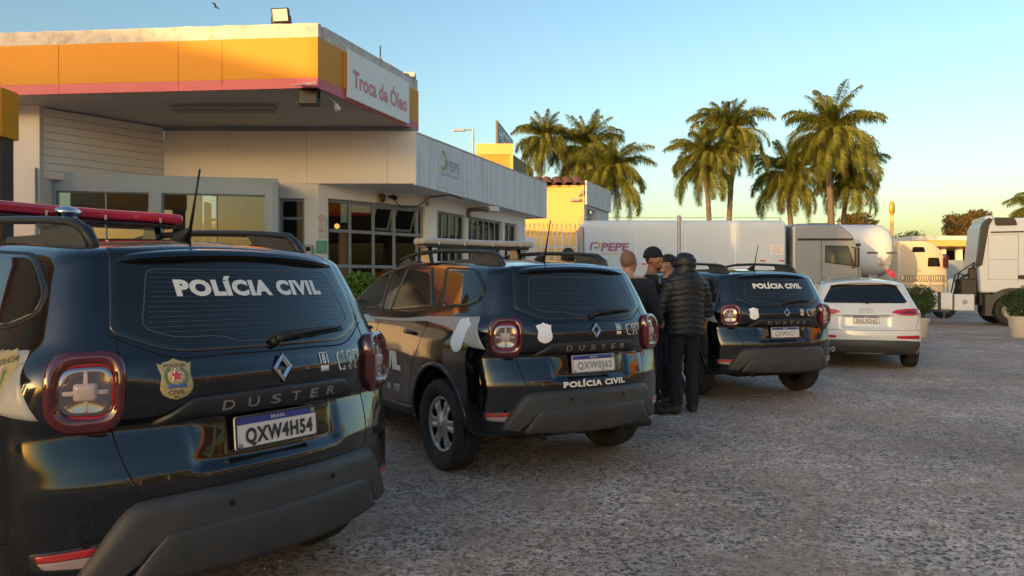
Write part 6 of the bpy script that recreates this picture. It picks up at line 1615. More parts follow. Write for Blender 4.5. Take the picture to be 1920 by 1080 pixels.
# ------------------------------------------------------------------ people: each body one continuous surface grown from smooth-blended limbs
def surface_nets(f, org, h):
    nx, ny, nz = f.shape; ins = f < 0
    c = np.zeros((nx - 1, ny - 1, nz - 1), int)
    for a in (0, 1):
        for b in (0, 1):
            for d in (0, 1): c += ins[a:nx - 1 + a, b:ny - 1 + b, d:nz - 1 + d]
    act = (c > 0) & (c < 8); idx = -np.ones(act.shape, int); I = np.argwhere(act); idx[act] = np.arange(len(I))
    acc = np.zeros((len(I), 3)); cnt = np.zeros(len(I))
    for ax in range(3):
        o = [k for k in range(3) if k != ax]
        for a in (0, 1):
            for b in (0, 1):
                p = I.copy(); p[:, o[0]] += a; p[:, o[1]] += b; q = p.copy(); q[:, ax] += 1
                fa = f[p[:, 0], p[:, 1], p[:, 2]]; fb = f[q[:, 0], q[:, 1], q[:, 2]]; m = (fa < 0) != (fb < 0)
                t = np.where(m, fa / np.where(np.abs(fa - fb) < 1e-12, 1, fa - fb), 0)
                pt = p.astype(float); pt[:, ax] += t; acc[m] += pt[m]; cnt[m] += 1
    V = acc / cnt[:, None] * h + org
    Q = []
    for ax in range(3):
        o = [k for k in range(3) if k != ax]
        sl = [slice(None)] * 3; sl2 = [slice(None)] * 3; sl[ax] = slice(0, -1); sl2[ax] = slice(1, None)
        m = ins[tuple(sl)] != ins[tuple(sl2)]; E = np.argwhere(m); flip = ins[tuple(sl)][m]
        ok = (E[:, o[0]] > 0) & (E[:, o[1]] > 0) & (E[:, o[0]] < f.shape[o[0]] - 1) & (E[:, o[1]] < f.shape[o[1]] - 1); E = E[ok]; flip = flip[ok]
        def cell(a, b): p = E.copy(); p[:, o[0]] -= a; p[:, o[1]] -= b; return idx[p[:, 0], p[:, 1], p[:, 2]]
        q = np.stack([cell(0, 0), cell(1, 0), cell(1, 1), cell(0, 1)], 1)
        if ax == 1: flip = ~flip
        q = np.where(flip[:, None], q, q[:, ::-1]); Q.append(q)
    return V, np.concatenate(Q)

class Sdf:
    def __init__(s, lo, hi, h):
        s.h = h; s.lo = np.array(lo, float); n = np.ceil((np.array(hi) - s.lo) / h).astype(int) + 1; s.n = n
        s.f = np.full(n, 1.0); s.ax = [s.lo[k] + h * np.arange(n[k]) for k in range(3)]
    def _reg(s, lo, hi):
        a = [max(0, int((lo[k] - s.lo[k]) / s.h) - 1) for k in range(3)]; b = [min(s.n[k], int((hi[k] - s.lo[k]) / s.h) + 3) for k in range(3)]
        return tuple(slice(a[k], b[k]) for k in range(3))
    def cap(s, p, q, r0, r1, k=.03, flat=None, ridge=None):
        """tapered limb; flat=(scale of y); ridge=(pitch, depth)"""
        p, q = np.array(p, float), np.array(q, float); R = max(r0, r1) * 1.25 + k + .03
        sl = s._reg(np.minimum(p, q) - R, np.maximum(p, q) + R)
        if any(x.stop <= x.start for x in sl): return
        X, Y, Zz = np.meshgrid(s.ax[0][sl[0]], s.ax[1][sl[1]], s.ax[2][sl[2]], indexing='ij')
        d = q - p; L2 = d @ d + 1e-9; fy = flat if flat else 1.0
        t = np.clip(((X - p[0]) * d[0] + (Y - p[1]) * d[1] + (Zz - p[2]) * d[2]) / L2, 0, 1)
        D = np.sqrt((X - p[0] - t * d[0]) ** 2 + ((Y - p[1] - t * d[1]) / fy) ** 2 + (Zz - p[2] - t * d[2]) ** 2) - (r0 + (r1 - r0) * t)
        if ridge: D = D + ridge[1] * (1 - np.abs(np.sin(np.pi * t * math.sqrt(L2) / ridge[0])) ** .6)
        g = s.f[sl]; hh = np.clip(.5 + .5 * (g - D) / k, 0, 1); s.f[sl] = g * (1 - hh) + D * hh - k * hh * (1 - hh)
    def ell(s, c, r, k=.02, rz=0.0, sub=False):
        c = np.array(c, float); R = max(r) + k + .02; sl = s._reg(c - R, c + R)
        if any(x.stop <= x.start for x in sl): return
        X, Y, Zz = np.meshgrid(s.ax[0][sl[0]] - c[0], s.ax[1][sl[1]] - c[1], s.ax[2][sl[2]] - c[2], indexing='ij')
        if rz: ca, sa = math.cos(-rz), math.sin(-rz); X, Y = X * ca - Y * sa, X * sa + Y * ca
        q = np.sqrt((X / r[0]) ** 2 + (Y / r[1]) ** 2 + (Zz / r[2]) ** 2); D = (q - 1) * min(r)
        g = s.f[sl]
        if sub: s.f[sl] = smax(g, -D, k)
        else: hh = np.clip(.5 + .5 * (g - D) / k, 0, 1); s.f[sl] = g * (1 - hh) + D * hh - k * hh * (1 - hh)
    def mesh(s, name, mats, parent, matfn=None, wrinkle=0.0, seed=0):
        if wrinkle:
            X, Y, Zz = np.meshgrid(*s.ax, indexing='ij')
            s.f = s.f + wrinkle * (np.sin(X * 31 + 9 * np.sin(Zz * 17 + seed)) * np.sin(Zz * 43 + 5 * np.sin(X * 23 + seed)) + .6 * np.sin(Y * 37 + Zz * 29 + seed))
        V, Q = surface_nets(s.f, s.lo, s.h)
        o = from_py(name, V, Q, mats, parent, smooth=True)
        if matfn is not None:
            C = V[Q].mean(axis=1); ids = matfn(C).astype(np.int32); o.data.polygons.foreach_set('material_index', ids); o.data.update()
        return o

M_skinA = mat('brown_skin', (.24, .11, .062), rough=.5, var=.06, vscale=30)
M_skinB = mat('light_skin', (.42, .22, .15), rough=.5, var=.06, vscale=30)
M_lips = mat('lips', (.26, .09, .075), rough=.5)
M_hair = mat('black_hair', (.012, .010, .009), rough=.7, bump=.5, bscale=200)
M_hairg = mat('cropped_grey_hair', (.19, .115, .075), rough=.8, bump=.3, bscale=300)
M_navy = mat('navy_jacket_cloth', (.008, .010, .019), rough=.85, var=.15, vscale=12, bump=.3, bscale=120)
M_blackc = mat('black_jacket_cloth', (.008, .008, .010), rough=.8, var=.15, vscale=12, bump=.3, bscale=120)
M_puffer = mat('black_quilted_nylon', (.010, .011, .014), rough=.48, var=.10, vscale=18, bump=.35, bscale=45)
M_trous = mat('dark_navy_trousers', (.010, .011, .018), rough=.9, var=.15, vscale=14, bump=.3, bscale=150)
M_shoe = mat('dark_leather_boot', (.022, .018, .015), rough=.6, var=.2, vscale=30, dirt=((.10, .08, .06), .5), dscale=14)
M_knit = mat('dark_knit_wool', (.010, .012, .022), rough=.95, bump=.8, bscale=180)
M_eye = mat('eye_white', (.55, .52, .48), rough=.2); M_pupil = mat('dark_iris', (.01, .008, .006), rough=.1)
M_teeth = mat('teeth', (.62, .58, .50), rough=.3)

def person(name, label, pos, rz, ht=1.78, skin=M_skinB, top=M_navy, legs=M_trous, arms=((-.28, .10), (.28, .10)), hands=None, stance=((-.12, 0), (.12, 0)), head_turn=0.0, head_tilt=0.0,
           hat=None, hair=M_hair, puffer=False, h=.011, fingers=False, smile=False, bulk=1.0, feet_out=(.25, .25), detail=True):
    t = empty(name, (pos[0], pos[1], 0), rz); tag(t, label, 'person', 'men standing between the police cars')
    S = ht / 1.78; z = lambda v: v * S
    B = Sdf((-.52, -.42, -.01), (.52, .62, ht + .06), h)
    # legs
    sh = z(1.44); hip = z(.94)
    for i, sg in enumerate((-1, 1)):
        fx, fy = stance[i]; kx, ky = (fx * .75 + sg * .09 * .25), fy * .5 + .03
        B.cap((sg * .088, 0, hip), (kx, ky, z(.50)), .098, .066, .05); B.cap((kx, ky, z(.50)), (fx, fy - .01, z(.11)), .072, .060 if not detail else .062, .04)
        if detail:                                    # trouser folds at ankle and knee
            for zz, rr in ((.14, .072), (.18, .066), (.24, .069), (.50, .076)): B.ell((fx + (kx - fx) * (zz - .1) / .4, fy + (ky - fy) * (zz - .1) / .4, z(zz)), (rr, rr, .022), .02)
        B.cap((fx, fy - .03, z(.05)), (fx + sg * math.sin(feet_out[i]) * .15, fy + math.cos(feet_out[i]) * .16, z(.038)), .045, .036, .03)
    # torso
    B.ell((0, 0, z(.98)), (.165 * bulk, .118 * bulk, .15), .05); B.ell((0, .0, z(1.15)), (.158 * bulk, .112 * bulk, .20), .08); B.ell((0, .0, z(1.32)), (.19 * bulk, .118 * bulk, .18), .08)
    B.cap((-.15, -.005, sh - .015), (.15, -.005, sh - .015), .066 * bulk, .066 * bulk, .07); B.cap((0, 0, sh - .02), (0, .015, z(1.57)), .062, .054, .05)
    # arms
    hd = hands or ((-.30, .05, .84), (.30, .05, .84)); armpts = []
    for i, sg in enumerate((-1, 1)):
        s0 = np.array([sg * .205 * (1 + (bulk - 1) * .5), -.005, sh - .03]); w = np.array([hd[i][0], hd[i][1], z(hd[i][2])])
        d = w - s0; L = np.linalg.norm(d); a, b = z(.30), z(.27); L = min(L, a + b - .01); w = s0 + d / np.linalg.norm(d) * L
        cosA = (a * a + L * L - b * b) / (2 * a * L); pr = a * cosA; hgt = math.sqrt(max(a * a - pr * pr, 0)); dn = d / np.linalg.norm(d)
        bend = np.array([sg * .50, -.40, -.80]); bend = bend - bend @ dn * dn; bend /= np.linalg.norm(bend); e = s0 + dn * pr + bend * hgt
        armpts.append((s0, e, w))
        B.cap(s0, e, .062 * bulk, .050, .035); B.cap(e, w, .050, .036, .02)
        # hand: palm, four fingers of unequal length, thumb from the side of the palm
        f = (w - e) / np.linalg.norm(w - e); side = np.cross(f, (0, 0, 1)); side = side / (np.linalg.norm(side) + 1e-9) * sg; up = np.cross(side, f); 
        pc = w + f * .045; B.cap(w, pc + f * .025, .028, .034, .015, None)
        if fingers:
            for j, (o_, l_) in enumerate(((-.030, .062), (-.010, .075), (.011, .070), (.030, .054))):
                b0 = pc + f * .045 + side * o_; m1 = b0 + f * l_ * .5 - up * .012 * sg * 0 + np.array([0, 0, -.004]); m2 = m1 + f * l_ * .30 + np.array([0, 0, -.030])
                B.cap(pc + side * o_ * .8, b0, .012, .0105, .006); B.cap(b0, m1, .0105, .0095, .003); B.cap(m1, m2, .0095, .0085, .003)
            tb = w + f * .02 - side * .028; B.cap(tb, tb - side * .028 + f * .035, .014, .011, .006); B.cap(tb - side * .028 + f * .035, tb - side * .022 + f * .065 + np.array([0, 0, -.01]), .011, .009, .003)
        else: B.cap(pc, pc + f * .08 + np.array([0, 0, -.02]), .030, .020, .012)
    # head
    hc = np.array([0, .03, z(1.665)]); ca, sa = math.cos(head_turn), math.sin(head_turn)
    def hp(x, y, zz): return hc + np.array([x * ca - y * sa, x * sa + y * ca, zz + y * head_tilt])
    B.ell(hp(0, -.008, .018), (.077, .096, .098), .02, head_turn); B.ell(hp(0, .030, -.045), (.058, .062, .070), .03, head_turn)
    B.ell(hp(0, .070, -.088), (.024, .022, .018), .02, head_turn); B.cap(hp(0, .088, .004), hp(0, .108, -.030), .010, .0135, .010)
    for sg in (-1, 1):
        B.ell(hp(sg * .031, .094, .010), (.018, .012, .010), .010, head_turn, sub=True)
        B.cap(hp(sg * .012, .088, .026), hp(sg * .045, .076, .028), .009, .008, .010); B.ell(hp(sg * .042, .066, -.028), (.020, .018, .018), .02, head_turn)
        B.ell(hp(sg * .080, -.006, -.012), (.010, .020, .032), .006, head_turn)
    B.ell(hp(0, .080, -.056), (.026, .014, .012), .010, head_turn); B.ell(hp(0, .100, -.057), (.022, .010, .0028), .003, head_turn, sub=True)
    zc = sh + .055; zb = z(.90) if not puffer else z(.86)
    W = [np.array(a[2]) for a in armpts]; E_ = [np.array(a[1]) for a in armpts]
    inv = lambda C: ((C - hc) @ np.array([[ca, -sa, 0], [sa, ca, 0], [0, 0, 1]]))
    def mf(C):
        ids = np.full(len(C), 1)                        # 0 skin 1 top 2 legs 3 boots 4 lips 5 hair
        ids[C[:, 2] < zb] = 2
        arm = np.zeros(len(C), bool)
        for e, w in zip(E_, W):
            d = (w - e) / np.linalg.norm(w - e); s_ = (C - w) @ d; near = np.linalg.norm(C - (w + d * .06), axis=1) < .15; ids[near & (s_ > -.005)] = 0; arm |= near
            onarm = (np.linalg.norm(C - w, axis=1) < .30) & (C[:, 2] < zb) & (np.abs(C[:, 0]) > .24) & (s_ <= -.005); ids[onarm] = 1
        ids[(C[:, 2] < z(.095)) & ~arm] = 3
        ids[C[:, 2] > zc] = 0
        q = inv(C)
        lip = (np.abs(q[:, 0]) < .024) & (q[:, 1] > .085) & (np.abs(q[:, 2] + q[:, 1] * 0 + .057) < .0085); ids[lip] = 4
        br = (np.abs(np.abs(q[:, 0]) - .030) < .020) & (q[:, 1] > .068) & (np.abs(q[:, 2] - .031) < .006); ids[br] = 5
        if hair is not None: hm = (q[:, 2] > .035 + np.clip(q[:, 1], -.1, .1) * .75 + np.where(q[:, 1] < -.0, -.045, 0)) & (q[:, 2] > -.055); ids[hm & (C[:, 2] > zc)] = 5
        return ids
    body = B.mesh('body', [skin, top, legs, M_shoe, M_lips, hair or M_hair], t, mf, wrinkle=.0022 if detail else 0, seed=rz)
    for sg in (-1, 1):
        bm = bmesh.new(); bmesh.ops.create_icosphere(bm, subdivisions=2, radius=.0125); c = hp(sg * .031, .084, .008)
        for v in bm.verts: v.co += Vector(c)
        ey = from_bm('eye', bm, M_eye, t, smooth=True)
        bm = bmesh.new(); bmesh.ops.create_icosphere(bm, subdivisions=2, radius=.0065)
        for v in bm.verts: v.co += Vector(hp(sg * .031, .0915, .008))
        from_bm('iris', bm, M_pupil, ey, smooth=True)
    if smile:
        bm = bmesh.new(); A = np.linspace(-1, 1, 9)
        vv = [[bm.verts.new(hp(.026 * a, .099 - .010 * a * a, zz + .007 * a * a)) for a in A] for zz in (-.052, -.063)]
        for i in range(8): bm.faces.new((vv[0][i], vv[0][i + 1], vv[1][i + 1], vv[1][i]))
        o = from_bm('teeth', bm, M_teeth, t); 
    # clothing over the body
    if puffer:
        J = Sdf((-.56, -.46, z(.78)), (.56, .62, ht + .06), .010)
        J.cap((0, 0, z(.93)), (0, 0, z(1.40)), .232, .232, .05, flat=.70); J.cap((-.15, 0, z(1.42)), (.15, 0, z(1.42)), .092, .092, .06)
        J.f = smax(J.f, z(.865) - J.ax[2][None, None, :] + 0 * J.f, .02)
        for s0, e, w in armpts:
            J.cap(s0 + np.array([0, 0, -.005]), e, .092, .078, .03); J.cap(e, e + (w - e) * .96, .078, .058, .03)
        J.cap((0, .0, z(1.50)), (0, .005, z(1.66)), .118, .122, .02, flat=1.08); J.ell((0, .0, z(1.685)), (.119, .128, .108), .02, head_turn)
        X_, Y_, Z_ = np.meshgrid(*J.ax, indexing='ij'); rd = np.abs(np.sin(np.pi * (Z_ + .05 * np.abs(X_) + .012 * np.sin(X_ * 13 + Y_ * 7)) / .062)) ** .55; J.f = J.f + .0105 * (1 - rd) + .003 * np.sin(X_ * 60 + 7 * np.sin(Z_ * 40)) * np.sin(Z_ * 51 + Y_ * 33)
        J.ell(hc + np.array([-sa * .14, ca * .14, -.01]), (.080, .10, .11), .01, head_turn, sub=True)
        J.mesh('quilted_jacket', [M_puffer], t, wrinkle=.0022, seed=1.0)
    if hat == 'beanie':
        K = Sdf(hc - .2, hc + .2, .008); K.ell(hp(0, -.015, .040), (.094, .112, .105), .02, head_turn); K.f = smax(K.f, (hc[2] + .012) - K.ax[2][None, None, :] + .0 * K.f, .01)
        K.ell(hp(0, -.012, .030), (.097, .114, .030), .01, head_turn); K.mesh('beanie', [M_knit], t)
    if hat == 'cap':
        K = Sdf(hc - .26, hc + .26, .008); K.ell(hp(0, -.012, .038), (.090, .108, .088), .02, head_turn); K.f = smax(K.f, (hc[2] + .020) - K.ax[2][None, None, :] + .0 * K.f, .01)
        K.ell(hp(0, .125, .034), (.066, .080, .009), .008, head_turn); K.mesh('cap', [M_blackc], t)
        bm = bmesh.new()
        for sg in (-1, 1):
            for i in range(14):
                a, b = 2 * math.pi * i / 14, 2 * math.pi * (i + 1) / 14; tube(bm, [hp(sg * .032 + .021 * math.cos(a), .104, .006 + .017 * math.sin(a)), hp(sg * .032 + .021 * math.cos(b), .104, .006 + .017 * math.sin(b))], .002, 4, cap=False)
            tube(bm, [hp(sg * .053, .102, .008), hp(sg * .078, .0, .004)], .002, 4)
        from_bm('glasses', bm, M_gap, t)
    return t, armpts

def build_people():
    person('person', 'man from behind in black quilted jacket with raised hood and dark trousers', (1.915, 8.26), math.radians(18), ht=1.77, hands=((-.27, .27, 1.06), (.24, .30, 1.10)), stance=((-.12, -.02), (.13, .06)),
           puffer=True, h=.010, feet_out=(1.15, .3), hair=None)
    t, ap = person('person', 'smiling man in dark knitted beanie holding a small dark cap in his hands', (1.565, 8.38), math.radians(-112), ht=1.83, skin=M_skinA, top=M_blackc, hands=((-.10, .20, 1.25), (.01, .19, 1.34)), hat='beanie', h=.009, fingers=True, smile=True, head_turn=math.radians(-22))
    bm = bmesh.new(); c = (Vector(ap[0][2]) + Vector(ap[1][2])) / 2 + Vector((.0, .09, 0)); box(bm, c, (.05, .02, .10)); o = from_bm('mobile_phone', bm, M_gloss_black, bevel=.006)
    o.data.transform(Matrix.Translation(-c)); o.location = t.matrix_basis @ c; o.rotation_euler = t.rotation_euler; tag(o, 'small dark phone held by the smiling man in the beanie', 'phone')
    person('person', 'bald man from behind in navy jacket beside the middle police car', (1.165, 7.55), math.radians(-40), ht=1.77, hair=M_hairg, hands=((-.18, .28, 1.05), (.22, .28, 1.05)), bulk=1.30, h=.010)
    person('person', 'man in black baseball cap and glasses half hidden by the quilted jacket', (1.925, 9.1), math.radians(104), ht=1.79, top=M_blackc, hat='cap', h=.010, hands=((-.20, .25, 1.1), (.20, .25, 1.1)))
    person('person', 'man farther back whose dark hair and forehead show over the car', (1.29, 10.6), math.radians(172), ht=1.80, h=.011, head_tilt=-.15, detail=False)
    person('person', 'man whose dark hair only shows above the roof of the middle police car', (.655, 8.6), math.radians(20), ht=1.86, h=.012, detail=False)
build_people()
# ------------------------------------------------------------------ plants
def leaf_mat(name, c, tr=.45, var=.35):
    m = bpy.data.materials.new(name); m.use_nodes = True; nt = m.node_tree; nt.nodes.clear(); N = nt.nodes
    o = N.new('ShaderNodeOutputMaterial'); d = N.new('ShaderNodeBsdfPrincipled'); d.inputs['Roughness'].default_value = .5; d.inputs['Specular IOR Level'].default_value = .35
    t = N.new('ShaderNodeBsdfTranslucent'); x = N.new('ShaderNodeMixShader'); x.inputs[0].default_value = tr
    tc = N.new('ShaderNodeTexCoord'); n = N.new('ShaderNodeTexNoise'); n.inputs['Scale'].default_value = 2.2; n.inputs['Detail'].default_value = 6; nt.links.new(tc.outputs['Object'], n.inputs['Vector'])
    r = N.new('ShaderNodeMapRange'); r.inputs[1].default_value = .3; r.inputs[2].default_value = .7; r.inputs[3].default_value = 1 - var; r.inputs[4].default_value = 1 + var; nt.links.new(n.outputs[0], r.inputs[0])
    mx = N.new('ShaderNodeMix'); mx.data_type = 'RGBA'; mx.blend_type = 'MULTIPLY'; mx.inputs[0].default_value = 1; mx.inputs[6].default_value = (*c, 1); nt.links.new(r.outputs[0], mx.inputs[7])
    nt.links.new(mx.outputs[2], d.inputs['Base Color']); nt.links.new(mx.outputs[2], t.inputs[0]); nt.links.new(d.outputs[0], x.inputs[1]); nt.links.new(t.outputs[0], x.inputs[2]); nt.links.new(x.outputs[0], o.inputs[0]); return m
M_palm = leaf_mat('palm_leaflets', (.155, .180, .032), .42); M_palmdead = leaf_mat('dry_palm_leaflets', (.13, .085, .045), .2)
M_bush = leaf_mat('box_hedge_leaves', (.045, .085, .022), .3); M_lime = leaf_mat('lime_green_leaves', (.13, .22, .03), .4)
M_autumn = leaf_mat('olive_orange_leaves', (.14, .10, .028), .4); M_trunk = mat('palm_trunk', (.12, .095, .075), rough=.95, var=.25, vscale=6, bump=.5, bscale=14, streak=((.05, .04, .03), .5))
M_pot = mat('grey_white_concrete_planter', (.46, .44, .40), rough=.85, var=.1, bump=.15, bscale=30, dirt=((.2, .18, .15), .5))

def frond_mesh(seed, pitch, curl, L=2.9, leaf=.66, n=96, dead=False):
    r = random.Random(seed); bm = bmesh.new(); pts = []; p = Vector((0, 0, 0)); a = pitch; seg = 16; side = r.uniform(-.04, .04); h = 0
    for i in range(seg + 1):
        pts.append(p.copy()); s = i / seg; a -= curl / seg * (1.5 * s + .25); h += side / seg * 3
        p = p + Vector((math.cos(a) * math.cos(h), math.cos(a) * math.sin(h), math.sin(a))) * (L / seg)
    tube(bm, pts, [.034 * (1 - .85 * i / seg) + .004 for i in range(seg + 1)], 4, cap=False)
    for k in range(n):
        s = .12 + .88 * (k + r.random() * .6) / n; f = s * seg; i = min(int(f), seg - 1); q = pts[i].lerp(pts[i + 1], f - i); t = (pts[min(i + 1, seg)] - pts[i]).normalized()
        up = Vector((0, 0, 1)) - t * t.z; up = up.normalized() if up.length > .2 else Vector((-1, 0, 0)); sd = t.cross(up).normalized()
        ll = leaf * math.sin(math.pi * (s * .82 + .14)) ** .6 * r.uniform(.75, 1.1)
        for sg in (-1, 1):
            lift = r.uniform(-.75, .75); d = (sd * sg * r.uniform(.6, 1) + up * lift * .8 + t * r.uniform(.45, .9)).normalized(); w = t * .016 + up * .010 * sg
            m = q + d * ll * .5 + Vector((0, 0, -.05 * ll)); e = q + d * ll * .92 + Vector((0, 0, -r.uniform(.35, .80) * ll * (1.2 if dead else 1)))
            v = [bm.verts.new(x) for x in (q - w, q + w, m + w * 1.0, m - w * 1.0, e)]; bm.faces.new(v[:4]); bm.faces.new((v[3], v[2], v[4]))
    me = bpy.data.meshes.new('frond'); bm.to_mesh(me); bm.free(); me.materials.append(M_palmdead if dead else M_palm); return me
FRONDS = {k: [frond_mesh(i * 7 + j, *k2) for j in range(3)] for i, (k, k2) in enumerate({'up': (1.25, .75), 'mid': (.80, 1.45), 'low': (.20, 1.95), 'hang': (-.45, 1.40, 3.3)}.items())}
FRONDS['dead'] = [frond_mesh(90 + j, -.9, .75, 2.1, .42, 34, True) for j in range(2)]

def palm(u, v, D, sc, label, group, seed, foot_u=None, bare=False):
    c = P(u, v, D); fx = P(foot_u or u, 0, D).x; t = empty('palm_tree', (fx, D, 0)); r = random.Random(seed); zt = c.z - .45 * sc; dx = c.x - fx
    pts = [Vector((dx * (i / 8) ** 1.6 + .04 * math.sin(i * 1.7 + seed), .05 * math.sin(i + seed), zt * i / 8)) for i in range(9)]
    fine = []; rad = []
    for i in range(8):
        for k in range(6):
            s = k / 6; fine.append(pts[i].lerp(pts[i + 1], s)); rad.append((.19 - .05 * (i + s) / 8 + (.012 if k % 2 else -.006)) * sc)
    fine.append(pts[8]); rad.append(.15 * sc); bm = bmesh.new(); tube(bm, fine, rad, 10); from_bm('trunk', bm, M_trunk, t, smooth=True)
    bm = bmesh.new(); tube(bm, [pts[8] - Vector((0, 0, .7 * sc)), pts[8], pts[8] + Vector((0, 0, .35 * sc)), pts[8] + Vector((0, 0, .6 * sc))], [.17 * sc, .24 * sc, .16 * sc, .05 * sc], 9)
    for i in range(26):
        a = r.uniform(0, 6.28); zz = r.uniform(-.8, .25) * sc; q = pts[8] + Vector((.16 * sc * math.cos(a), .16 * sc * math.sin(a), zz)); tube(bm, [q, q + Vector((math.cos(a) * .22, math.sin(a) * .22, r.uniform(-.1, .25))) * sc], [.03 * sc, .008], 4)
    from_bm('crownshaft', bm, M_trunk, t)
    top = pts[8] + Vector((0, 0, .3 * sc)); k = 0
    for kind, n, th0, th1 in (('up', 8, .0, .35), ('mid', 17, 0, .25), ('low', 19, 0, .25), ('hang', 15, 0, .3), ('dead', 5, 0, .2)):
        for i in range(n):
            me = FRONDS[kind][r.randrange(len(FRONDS[kind]))]; o = link('frond', me, None, t); az = 6.283 * (i + r.uniform(-.3, .3)) / n + k
            o.location = top - Vector((0, 0, {'up': -.1, 'mid': 0, 'low': .12, 'hang': .3, 'dead': .55}[kind] * sc)); o.rotation_euler = (r.uniform(-.25, .25), r.uniform(-.18, .18), az)
            s = sc * r.uniform(.82, 1.1) * (.85 if kind == 'up' else 1); o.scale = (s, s, s)
        k += .7
    tag(t, label, 'palm tree', group)

def leafy(bm, centre, rad, n, size, r, shell=.55, up=.3, flat=1.0):
    c = Vector(centre)
    for i in range(n):
        d = Vector((r.gauss(0, 1), r.gauss(0, 1), r.gauss(0, 1))).normalized(); rr = (shell + (1 - shell) * r.random()) ** 1.0
        bmp = 1 + .22 * noise.noise(d * 2.3 + c); q = c + Vector((d.x * rad[0], d.y * rad[1], d.z * rad[2])) * rr * bmp
        nrm = (d + Vector((r.gauss(0, .5), r.gauss(0, .5), r.gauss(0, .5) + up))).normalized(); a = nrm.orthogonal().normalized(); a.rotate(Matrix.Rotation(r.uniform(0, 6.28), 3, nrm)); b = nrm.cross(a); s = size * r.uniform(.6, 1.3)
        bm.faces.new([bm.verts.new(q + a * s * x + b * s * y * .5 + nrm * s * z_) for x, y, z_ in ((-1, 0, -.1), (0, -1, .1), (1, 0, -.1), (0, 1, .1))])

def bush(name, u, v, D, r_, pot, m, label, seed, leaves=2600, size=.032):
    c = P(u, v, D); t = empty(name, (c.x, D, 0)); r = random.Random(seed); bm = bmesh.new()
    leafy(bm, (0, 0, c.z), (r_, r_, r_ * .86), leaves, size, r, .72); leafy(bm, (0, 0, c.z), (r_ * .8, r_ * .8, r_ * .7), leaves // 3, size * 1.2, r, .3)
    tag(from_bm('foliage', bm, m, t, normals=False), kind='stuff')
    bm = bmesh.new()
    for i in range(9): a = i * .7; tube(bm, [(0.05 * math.cos(a), .05 * math.sin(a), pot[1] - .08), (r_ * .35 * math.cos(a), r_ * .35 * math.sin(a), c.z - r_ * .3), (r_ * .6 * math.cos(a), r_ * .6 * math.sin(a), c.z + r_ * .2 * math.sin(i * 3))], [.02, .014, .006], 5)
    from_bm('stem', bm, M_trunk, t)
    tag(t, label, 'bush')
    p = empty('planter', (c.x, D, 0)); sn = label.split(' growing')[1]; bm = bmesh.new(); R = pot[0]; hh = pot[1]; lathe(bm, [(.001, 0), (R * .72, 0), (R * .76, .03), (R * .97, hh - .08), (R, hh - .07), (R, hh), (R * .88, hh), (R * .86, hh - .09), (.001, hh - .09)], 28, 'z'); o = from_bm('pot', bm, M_pot, p, smooth=True); o.modifiers.new('edge', 'EDGE_SPLIT').split_angle = .6
    tag(p, 'pale concrete planter with a clipped shrub' + sn, 'planter')

def tree(u, v, D, rad, label, seed, m, n=2600, size=.16, gaps=.5):
    c = P(u, v, D); t = empty('leafy_tree', (c.x, D, 0)); r = random.Random(seed); bm = bmesh.new()
    k = 9
    for i in range(k):
        a = r.uniform(0, 6.28); rr = r.uniform(.25, .62); q = (rad[0] * rr * math.cos(a), rad[0] * rr * math.sin(a), c.z + rad[1] * r.uniform(-.45, .5)); leafy(bm, q, (rad[0] * .42, rad[0] * .42, rad[1] * .42), n // k, size, r, gaps)
    tag(from_bm('crown', bm, m, t, normals=False), kind='stuff')
    bm = bmesh.new(); tube(bm, [(0, 0, 0), (.05, 0, c.z * .5), (0, 0, c.z)], [.22, .16, .07], 8)
    for i in range(7): a = i * .9; tube(bm, [(0, 0, c.z * .55), (rad[0] * .5 * math.cos(a), rad[0] * .5 * math.sin(a), c.z + rad[1] * .2)], [.08, .02], 5)
    from_bm('trunk', bm, M_trunk, t); tag(t, label, 'tree')

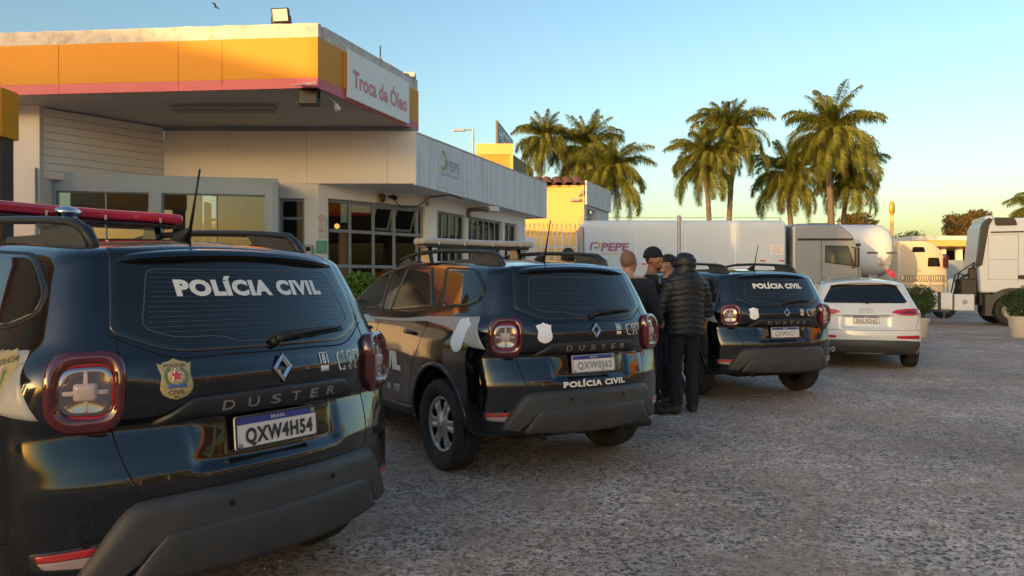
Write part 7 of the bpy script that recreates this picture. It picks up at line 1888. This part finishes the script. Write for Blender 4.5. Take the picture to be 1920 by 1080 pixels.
def build_plants():
    g1, g2 = 'palms beside the yellow store', 'palms behind the tanker'
    palm(1018, 255, 40, .64, 'leftmost palm of the group beside the yellow store', g1, 1, 1006)
    palm(1098, 272, 41, .84, 'middle palm of the group beside the yellow store', g1, 2, 1092)
    palm(1148, 312, 39, .84, 'drooping palm at the right of the group beside the yellow store', g1, 3, 1120)
    palm(1370, 240, 36, .76, 'tall left palm above the white tanker, its crown sunlit', g2, 4, 1368)
    palm(1322, 288, 35.5, .72, 'lower palm at the left end of the group behind the tanker', g2, 5, 1333)
    palm(1478, 318, 38, .80, 'shaded palm between the two tall sunlit palms', g2, 6, 1484)
    palm(1556, 240, 36, .95, 'tallest palm, with the widest crown, behind the silver cab', g2, 7, 1556)
    palm(1592, 318, 38, .74, 'low palm at the right of the tallest palm', g2, 8, 1572)
    palm(1952, 388, 44, .72, 'palm cut by the right edge above the white tractor truck', g2, 9, 1936)
    tree(1802, 424, 60, (2.3, 1.5), 'rounded orange green tree above the flat roofed building', 3, M_autumn, 5000, .12)
    tree(1612, 414, 70, (2.3, .9), 'low orange green tree top above the rear tanker', 5, M_autumn, 3000, .12)
    tree(1702, 446, 62, (1.7, .8), 'sparse dark tree left of the rounded orange green tree', 6, M_bush, 500, .10, .2)
    bush('clipped_bush', 1721, 563, 20.4, .50, (.30, .52), M_bush, 'round clipped green bush growing right of the white car', 11)
    bush('clipped_bush', 1918, 567, 20.2, .50, (.36, .58), M_bush, 'round clipped green bush growing at the right edge', 12)
    bush('potted_shrub', 676, 545, 12.0, .36, (.28, .60), M_lime, 'bright lime green shrub growing before the shop windows', 13, 1500, .05)
    # distant wood on the horizon
    bm = bmesh.new(); r = random.Random(9)
    for i in range(110): x = -60 + i * 2.8 + r.uniform(-1, 1); hh = r.uniform(2.0, 3.6); leafy(bm, (x, 150 + r.uniform(-4, 4), hh * .5), (2.6, 2, hh * .55), 70, .5, r, .4)
    tag(from_bm('distant_wood', bm, M_bush, normals=False), 'low dark wood on the horizon behind the vehicles', 'wood', kind='stuff')
build_plants()
